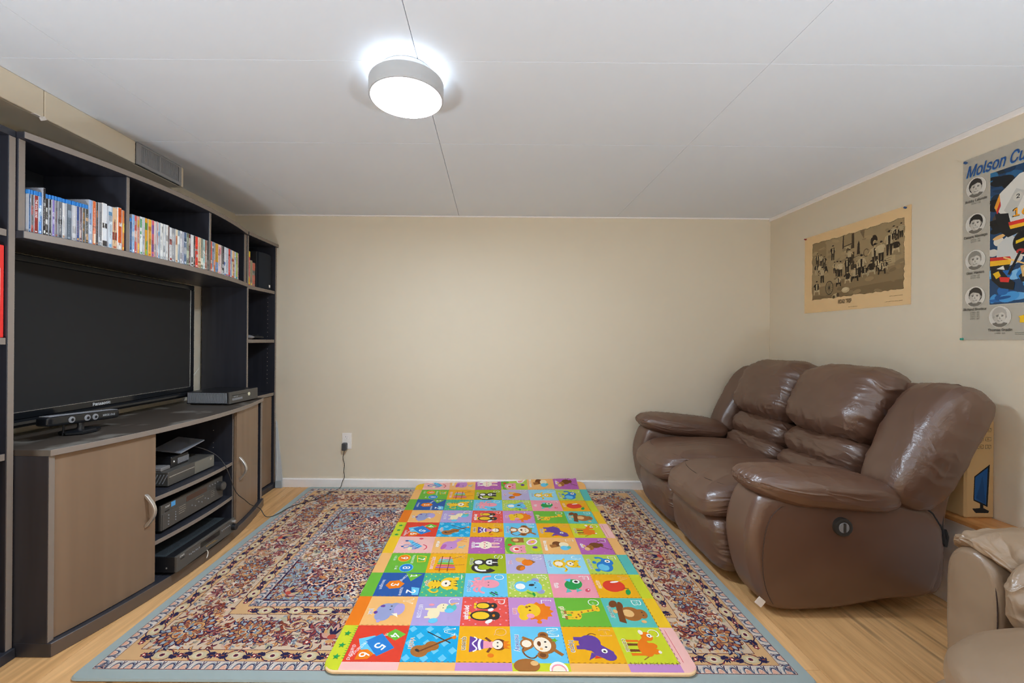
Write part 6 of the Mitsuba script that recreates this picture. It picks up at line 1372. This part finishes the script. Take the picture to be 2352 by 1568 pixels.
p.poly(sg.Polygon([(X(a), Z(b)) for a, b in ((2262, 1160), (2271, 1163), (2271, 1178), (2263, 1178))]), lin('#15181c')); p.poly(sg.Polygon([(X(a), Z(b)) for a, b in ((2242, 1175), (2270, 1173), (2286, 1180), (2284, 1185), (2251, 1185))]), lin('#1b1c1e'))
m, col = p.build(lambda u, w, h: np.c_[bx0 + u, np.full(len(u), by0 - 0.0003) - h, bz0 + w], 5e-6); part(MB_, 'printing', m, PRINT, color=col, label='printed monitor picture, icons and lines of print')

# ------------------------------------------------------------------ posters
def push_pin(y, z, m, label, tilt=20):
    P = thing('push_pin', label, 'push pin')
    g = lathe([(0, 0.0), (0.0048, 0.0), (0.0052, 0.0012), (0.003, 0.002), (0.0026, 0.008), (0.0046, 0.0095), (0.005, 0.0115), (0, 0.0122)], sides=18)
    part(P, 'head', move(rot(rot(g, [0, 1, 0], -90), [0, 0, 1], tilt), (XR - 0.0028, y, z)), m, 40)
    part(P, 'needle', move(tube([(0, 0, 0), (0.0026, 0, 0)], 0.0005, 6), (XR - 0.0028, y, z)), SILVER)
def wallprint(y0, z0, curl):
    def fn(u, w, h):
        d = curl(u, w)
        return np.c_[XR - 0.0016 - d - h - np.where(h > 0, 0.00025, 0), y0 - u, z0 + w]
    return fn
def paper(y0, z0, W, H, curl, n=24):
    u, w = np.meshgrid(np.linspace(0, W, n), np.linspace(0, H, n), indexing='ij'); u, w = u.ravel(), w.ravel()
    i, j = np.meshgrid(np.arange(n - 1), np.arange(n - 1), indexing='ij'); q = np.stack([i * n + j, (i + 1) * n + j, (i + 1) * n + j + 1, i * n + j + 1], -1).reshape(-1, 4)
    top = wallprint(y0, z0, curl)(u, w, 0 * u); bot = top + [0.0006, 0, 0]
    return np.vstack([top, bot]), np.vstack([q[:, [0, 2, 1]], q[:, [0, 3, 2]], q[:, [0, 1, 2]] + n * n, q[:, [0, 2, 3]] + n * n])
# --- sepia poster
W1, H1 = 0.712, 0.512; Y1, Z1 = 2.803, 1.338
flat = lambda u, w: 0 * u
S1 = thing('sepia_poster', 'cream poster with a torn-edged sepia picture of many figures, lettered ROAD TRIP', 'poster')
part(S1, 'paper', paper(Y1, Z1, W1, H1, flat), mat('poster_cream', lin('#e6c391'), 0.5, 0.3))
p = Print(); sp_ = lambda k: lin('#6f5b41') * k
rg = random.Random(21)
U0, U1, V0, V1 = 0.067, 0.676, 0.085, 0.456
edge = [(U0 + (U1 - U0) * t, V0 + rg.uniform(-0.004, 0.004)) for t in np.linspace(0, 1, 36)] + [(U1 + rg.uniform(-0.004, 0.004), V0 + (V1 - V0) * t) for t in np.linspace(0.04, 0.96, 20)] + [(U1 - (U1 - U0) * t, V1 + rg.uniform(-0.005, 0.004)) for t in np.linspace(0, 1, 36)] + [(U0 + rg.uniform(-0.004, 0.004), V1 - (V1 - V0) * t) for t in np.linspace(0.04, 0.96, 20)]
pg = sg.Polygon(edge).buffer(0)
p.poly(pg, lin('#3a2e20')); p.poly(pg.buffer(-0.0018), lin('#a08a66'))
inn = pg.buffer(-0.0018)
def clip(q, c): p.poly(sg.Polygon(q).buffer(0).intersection(inn), c)
clip([(0, 0), (0.75, 0), (0.75, 0.235), (0.5, 0.20), (0.25, 0.175), (0, 0.15)], lin('#8c7655')); clip([(0, 0), (0.75, 0), (0.75, 0.14), (0.4, 0.13), (0.2, 0.10), (0, 0.12)], lin('#7d6849'))
clip([(0.0, 0.30), (0.18, 0.32), (0.18, 0.5), (0, 0.5)], lin('#8f7a58')); clip([(0.36, 0.24), (0.362, 0.5), (0.38, 0.5), (0.385, 0.22)], lin('#4a3c2a')); clip([(0.305, 0.385), (0.315, 0.5), (0.365, 0.5), (0.365, 0.385)], lin('#97825f'))
clip([(0.30, 0.37), (0.306, 0.5), (0.312, 0.5), (0.310, 0.37)], lin('#45382a')); clip([(0.31, 0.383), (0.366, 0.39), (0.366, 0.395), (0.31, 0.388)], lin('#45382a')); clip([(0.40, 0.32), (0.405, 0.38), (0.412, 0.40), (0.418, 0.38), (0.42, 0.32)], lin('#3a2f22')); clip([(0.42, 0.45), (0.45, 0.46), (0.445, 0.40)], lin('#7a664a'))
p.poly(sg.Polygon(ell(0.335, 0.355, 0.022, 0.030)).intersection(inn), lin('#b5a07a')); p.poly(ell(0.338, 0.355, 0.012, 0.017), lin('#5a4a36'))
p.poly(np.vstack([ell(0.508, 0.375, 0.021, 0.032, 0, 24)]), lin('#32281c')); p.poly(ell(0.512, 0.362, 0.011, 0.016), lin('#b49d76'))
p.poly(ell(0.46, 0.318, 0.018, 0.024), lin('#6b583f')); p.poly(ell(0.46, 0.318, 0.013, 0.018), lin('#a08a66'))
p.line([(0.36, 0.30), (0.43, 0.318)], 0.003, lin('#4c3e2c'))
for _ in range(70):
    x, y = rg.uniform(U0, U1), rg.uniform(V0, V1); q = sg.Polygon(ell(x, y, rg.uniform(0.008, 0.035), rg.uniform(0.004, 0.014), rg.uniform(-20, 20))).intersection(inn)
    p.poly(q, lin('#8c7655') * rg.uniform(0.72, 1.3) if y < 0.22 else lin('#a08a66') * rg.uniform(0.75, 1.15))
wh = (0.205, 0.150)
p.poly(ell(*wh, 0.030, 0.044), lin('#3f3424')); p.poly(ell(*wh, 0.026, 0.039), lin('#9c8662'))
for k in range(8): a = k * math.pi / 8; p.line([(wh[0] - 0.027 * math.cos(a), wh[1] - 0.040 * math.sin(a)), (wh[0] + 0.027 * math.cos(a), wh[1] + 0.040 * math.sin(a))], 0.0022, lin('#46392a'))
p.poly(ell(*wh, 0.006, 0.009), lin('#3a2e20'))
p.poly(ell(0.325, 0.122, 0.028, 0.017), lin('#c3ae86')); p.poly(ell(0.322, 0.127, 0.020, 0.010), lin('#d6c39c')); p.poly(ell(0.250, 0.094, 0.026, 0.014, 20), lin('#bba57d')); p.poly(ell(0.27, 0.098, 0.010, 0.013), lin('#4d3f2d')); p.poly(ell(0.24, 0.088, 0.010, 0.010), lin('#54452f'))
p.poly(sg.Polygon([(0.565, 0.225), (0.63, 0.232), (0.63, 0.272), (0.565, 0.265)]), lin('#b29c74'))
for q in range(3): p.line([(0.567, 0.235 + q * 0.011), (0.61, 0.240 + q * 0.011)], 0.002, lin('#54452f'))
def figure(x, y, h, seated, rg):
    dk, lt, sk = lin('#2e251a') * rg.uniform(0.8, 1.6), lin('#c9b48c') * rg.uniform(0.7, 1.0), lin('#b69d74')
    top, bot = (dk, lt) if rg.random() < 0.6 else (lt, dk)
    if rg.random() < 0.4: bot = dk
    w = h * 0.17; hip = h * (0.30 if seated else 0.46); sh = hip + h * 0.36
    if seated:
        for s in (-1, 1): p.poly(sg.Polygon([(x + s * w * 0.2, y + hip), (x + s * w * 1.3, y + hip * 1.05), (x + s * w * 1.45, y), (x + s * w * 1.0, y), (x + s * w * 0.8, y + hip * 0.6), (x, y + hip * 0.6)]).buffer(0), bot)
    else:
        for s in (-1, 1): p.poly([(x + s * w * 0.05, y + hip), (x + s * w * 0.75, y + hip), (x + s * w * 0.7 + rg.uniform(-0.2, 0.2) * w, y), (x + s * w * 0.25, y)], bot)
    p.poly([(x - w * 0.8, y + hip), (x + w * 0.8, y + hip), (x + w * 1.0, y + sh), (x + w * 0.4, y + sh + h * 0.03), (x - w * 0.4, y + sh + h * 0.03), (x - w * 1.0, y + sh)], top)
    if rg.random() < 0.6: p.poly([(x - w * 0.25, y + hip), (x + w * 0.25, y + hip), (x + w * 0.3, y + sh), (x - w * 0.3, y + sh)], lt if top is dk else dk)
    for s in (-1, 1):
        e = (x + s * w * rg.uniform(1.0, 1.9), y + sh - h * rg.uniform(0.12, 0.24)); p.line([(x + s * w * 0.9, y + sh - h * 0.02), e, (e[0] - s * w * rg.uniform(-0.5, 1.2), e[1] - h * rg.uniform(-0.06, 0.14))], w * 0.42, top if rg.random() < 0.7 else sk)
    p.poly(ell(x, y + sh + h * 0.11, h * 0.055, h * 0.08), sk); p.poly(ell(x, y + sh + h * 0.17, h * 0.062, h * 0.05), lin('#2a2118'))
    if rg.random() < 0.45: p.poly(ell(x, y + sh + h * 0.165, h * 0.12, h * 0.016), lin('#2a2118'))
for x, y, h, s in ((0.109, 0.305, 0.080, 0), (0.140, 0.300, 0.072, 0), (0.165, 0.285, 0.070, 0), (0.103, 0.245, 0.075, 0), (0.128, 0.240, 0.07, 0), (0.150, 0.190, 0.10, 0), (0.232, 0.320, 0.090, 0), (0.180, 0.250, 0.06, 1), (0.106, 0.115, 0.105, 1), (0.245, 0.235, 0.07, 0), (0.265, 0.215, 0.09, 0), (0.290, 0.210, 0.09, 0), (0.275, 0.150, 0.075, 1), (0.335, 0.215, 0.10, 0), (0.352, 0.275, 0.085, 0), (0.340, 0.160, 0.085, 1), (0.388, 0.165, 0.10, 1), (0.405, 0.20, 0.08, 0), (0.432, 0.185, 0.125, 0), (0.455, 0.180, 0.075, 1), (0.496, 0.185, 0.095, 1), (0.515, 0.225, 0.13, 0), (0.530, 0.20, 0.07, 0), (0.552, 0.245, 0.115, 0), (0.556, 0.18, 0.09, 1), (0.575, 0.20, 0.06, 1), (0.598, 0.275, 0.13, 0), (0.634, 0.280, 0.085, 1), (0.622, 0.355, 0.070, 0), (0.640, 0.350, 0.065, 0), (0.662, 0.355, 0.075, 0)):
    figure(x, y, h, s, rg)
p.text('ROAD TRIP', 0.322, 0.043, 0.023, lin('#4d3b28'), squeeze=0.55)
for a, b, y in ((0.60, 0.672, 0.052), (0.575, 0.672, 0.024), (0.345, 0.41, 0.016)): p.rect(a, y, b, y + 0.0016, lin('#8a7354'))
m, col = p.build(wallprint(Y1, Z1, flat), 6e-6); part(S1, 'picture', m, PRINT, color=col, label='sepia picture and lettering ROAD TRIP')
push_pin(Y1 - 0.010, Z1 + H1 - 0.008, PINR, 'dark red push pin in the upper left corner of the sepia poster'); push_pin(Y1 - W1 + 0.028, Z1 + H1 - 0.010, PINB, 'blue push pin in the upper right corner of the sepia poster')
# --- hockey poster
W2, H2 = 0.61, 0.812; Y2, Z2 = 1.862, 1.155
curl2 = lambda u, w: 0.0015 * np.clip((0.012 - w) / 0.012, 0, 1)
S2 = thing('hockey_poster', 'silver-grey ice hockey poster with round portraits, cut off by the right picture edge', 'poster')
part(S2, 'paper', paper(Y2, Z2, W2, H2, curl2, 60), mat('poster_silver', (0.47, 0.435, 0.365), 0.32, 0.5, 0.15), True)
p = Print()
def pc(q, c, region=None):
    q = sg.Polygon(q).buffer(0) if not hasattr(q, 'geom_type') else q
    p.poly(q.intersection(PIC), c)
PIC = sg.box(0.102, 0.151, 0.51, 0.715)
p.poly(sg.box(0.100, 0.149, 0.512, 0.717), lin('#b9b4a4')); p.poly(PIC, lin('#1c3f63'))
for _ in range(240):
    x, y = rg.uniform(0.10, 0.51), rg.uniform(0.15, 0.72)
    if y > 0.45: c = rg.choice(('#16324f', '#235a86', '#0f1520', '#12161c', '#2b6a94', '#4a4038', '#1a2836', '#101014'))
    elif y > 0.30: c = rg.choice(('#d9d2c4', '#b8c4d0', '#e0b070', '#cfcabf', '#8fb0cc', '#e8dcc4'))
    else: c = rg.choice(('#2f7fc0', '#1f63a4', '#5fa4d8', '#7db8e0', '#174f8c', '#3f90cc'))
    pc(ell(x, y, rg.uniform(0.012, 0.04), rg.uniform(0.006, 0.022), rg.uniform(-30, 30)), lin(c))
cl = lin
def body_():
    pc([(0.125, 0.33), (0.15, 0.30), (0.20, 0.315), (0.205, 0.40), (0.17, 0.44), (0.13, 0.40)], cl('#c9c9c4'))                                   # padded thigh
    pc([(0.104, 0.352), (0.172, 0.345), (0.176, 0.332), (0.104, 0.337)], cl('#c8302a')); pc([(0.104, 0.337), (0.178, 0.332), (0.172, 0.312), (0.104, 0.315)], cl('#f0b428')); pc([(0.104, 0.315), (0.172, 0.312), (0.165, 0.29), (0.108, 0.29)], cl('#16161a'))
    pc([(0.118, 0.56), (0.135, 0.615), (0.20, 0.675), (0.36, 0.70), (0.42, 0.60), (0.40, 0.46), (0.20, 0.455), (0.16, 0.50)], cl('#dcd8ce'))       # jersey
    pc([(0.15, 0.54), (0.19, 0.62), (0.22, 0.60), (0.18, 0.50)], cl('#c2bfb6')); pc([(0.118, 0.565), (0.135, 0.615), (0.138, 0.585), (0.124, 0.545)], cl('#e8962a')); pc([(0.124, 0.545), (0.138, 0.585), (0.140, 0.565), (0.128, 0.53)], cl('#c8302a'))
    pc([(0.12, 0.535), (0.165, 0.525), (0.175, 0.47), (0.21, 0.44), (0.165, 0.425), (0.142, 0.45), (0.126, 0.50)], cl('#17181b'))                  # dark elbow
    pc([(0.165, 0.487), (0.41, 0.495), (0.41, 0.480), (0.168, 0.472)], cl('#d8342a')); pc([(0.168, 0.472), (0.41, 0.480), (0.41, 0.466), (0.172, 0.457)], cl('#f0b428')); pc([(0.172, 0.457), (0.41, 0.466), (0.41, 0.45), (0.178, 0.442)], cl('#1a1a1c'))
    p.text('16', 0.205, 0.505, 0.034, cl('#16161a')); p.text('16', 0.205, 0.507, 0.030, cl('#f0a020'))
    pc(ell(0.196, 0.585, 0.015, 0.019, -15), cl('#cfcabe')); p.text('2', 0.196, 0.578, 0.016, cl('#1a1a1c'))
    pc(ell(0.225, 0.395, 0.045, 0.052), cl('#131316')); pc([(0.19, 0.405), (0.26, 0.425), (0.26, 0.412), (0.19, 0.392)], cl('#e8c020')); pc(ell(0.205, 0.36, 0.014, 0.010), cl('#b03030'))
    p.line([(0.150, 0.345), (0.235, 0.298)], 0.006, cl('#f0c078')); p.line([(0.168, 0.27), (0.205, 0.36)], 0.009, cl('#15161a'))
    pc([(0.106, 0.295), (0.14, 0.30), (0.168, 0.255), (0.188, 0.235), (0.184, 0.205), (0.14, 0.218), (0.11, 0.255)], cl('#17171a')); pc([(0.114, 0.282), (0.134, 0.29), (0.142, 0.268), (0.126, 0.258)], cl('#e8b820')); pc([(0.136, 0.265), (0.172, 0.258), (0.168, 0.238), (0.140, 0.244)], cl('#d8302c')); pc([(0.126, 0.30), (0.15, 0.31), (0.155, 0.292)], cl('#e6e2da'))
    pc([(0.20, 0.26), (0.26, 0.32), (0.40, 0.30), (0.40, 0.22), (0.21, 0.235)], cl('#1a1b1f')); pc([(0.205, 0.300), (0.40, 0.345), (0.40, 0.27), (0.212, 0.255)], cl('#d8b070')); pc([(0.215, 0.290), (0.40, 0.33), (0.40, 0.285), (0.218, 0.268)], cl('#efe6d0'))
    pc(ell(0.30, 0.695, 0.06, 0.05), cl('#15171c')); pc(ell(0.305, 0.68, 0.035, 0.035), cl('#c49a7c'))
body_()
def portrait(u, w, s, hair, flip):
    n = 34
    p.poly(ell(u, w, 0.0385 * s, 0.0465 * s, 0, n), cl('#e8e4da')); p.poly(ell(u, w, 0.0368 * s, 0.0448 * s, 0, n), cl('#cfcac0'))
    frm = sg.Polygon(ell(u, w, 0.0368 * s, 0.0448 * s, 0, n)); P_ = lambda q, c: p.poly(sg.Polygon(q).intersection(frm), cl(c))
    P_([(u - 0.034 * s, w - 0.05 * s), (u + 0.034 * s, w - 0.05 * s), (u + 0.026 * s, w - 0.028 * s), (u + 0.01 * s, w - 0.022 * s), (u - 0.01 * s, w - 0.022 * s), (u - 0.026 * s, w - 0.028 * s)], '#6c675e')
    P_(ell(u + flip * 0.002, w + 0.008 * s, 0.0262 * s, 0.0345 * s), hair); P_([(u - 0.009 * s, w - 0.03 * s), (u + 0.009 * s, w - 0.03 * s), (u + 0.010 * s, w - 0.012 * s), (u - 0.010 * s, w - 0.012 * s)], '#9d968a')
    P_(ell(u, w - 0.002 * s, 0.0205 * s, 0.0285 * s), '#b9b2a6'); P_(ell(u + 0.006 * s, w - 0.004 * s, 0.013 * s, 0.023 * s), '#cbc5b9')
    P_([(u - 0.022 * s, w + 0.012 * s), (u - flip * 0.006 * s, w + 0.021 * s), (u + 0.022 * s, w + 0.012 * s), (u + 0.02 * s, w + 0.03 * s), (u, w + 0.036 * s), (u - 0.02 * s, w + 0.03 * s)], hair)
    for q in (-1, 1):
        P_(ell(u + q * 0.0085 * s, w + 0.003 * s, 0.0042 * s, 0.0017 * s), '#2e2a26'); P_(ell(u + q * 0.0085 * s, w + 0.0075 * s, 0.0055 * s, 0.0013 * s, -q * 8), '#4a443d'); P_(ell(u + q * 0.0215 * s, w - 0.001 * s, 0.003 * s, 0.006 * s), '#a39c90')
    P_([(u - 0.001 * s, w + 0.002 * s), (u + 0.0035 * s, w - 0.009 * s), (u - 0.004 * s, w - 0.0095 * s)], '#989184'); P_(ell(u, w - 0.0165 * s, 0.0085 * s, 0.0026 * s), '#5e564d'); P_(ell(u, w - 0.0158 * s, 0.0065 * s, 0.0012 * s), '#ece8e0')
for (u, w, hair, nm, yrs, fl) in ((0.051, 0.674, '#2b2723', 'Bobby Lalonde', ['1975-76'], -1), (0.050, 0.514, '#1f1c1a', 'Cesare Maniago', ['1976-77', '1977-78'], 1), (0.050, 0.353, '#8a857b', 'Glen Hanlon', ['1978-79', '1979-80'], -1), (0.050, 0.191, '#35302b', 'Richard Brodeur', ['1980-81', '1981-82', '1982-83', '1984-85'], 1), (0.140, 0.097, '#b0aaa0', 'Thomas Gradin', ['1982-83'], -1)):
    portrait(u, w, 0.97, hair, fl)
    p.text(nm, u, w - 0.060, 0.0105, cl('#3b3834'), squeeze=0.80)
    for i, t in enumerate(yrs): p.text(t, u, w - 0.072 - 0.0095 * i, 0.0065, cl('#4c4944'), bold=False, squeeze=0.9)
for sh, c in ((0.0, '#8fc0e0'), (0.0016, '#1c4a86')):
    p.text('Molson Cup.', 0.132 + sh * 0.6, 0.727 + sh, 0.048, cl(c), squeeze=0.62, shear=0.22)
pc_ = [(0.20, 0.095), (0.26, 0.115), (0.26, 0.10), (0.21, 0.085)]
p.poly(sg.Polygon(pc_), cl('#f0c020')); p.poly(sg.box(0.205, 0.07, 0.26, 0.092), cl('#f0c020')); p.rect(0.19, 0.028, 0.26, 0.0295, cl('#4c5a54')); p.rect(0.19, 0.022, 0.25, 0.0232, cl('#4c5a54'))
m, col = p.build(wallprint(Y2, Z2, curl2), 6e-6); part(S2, 'printing', m, GLOSS, color=col, label='printed player, portraits and lettering Molson Cup.')
push_pin(Y2 - 0.012, Z2 + H2 - 0.013, PINB, 'blue push pin in the upper left corner of the hockey poster'); push_pin(Y2 - 0.003, Z2 + 0.004, PING, 'green push pin at the lower left corner of the hockey poster')
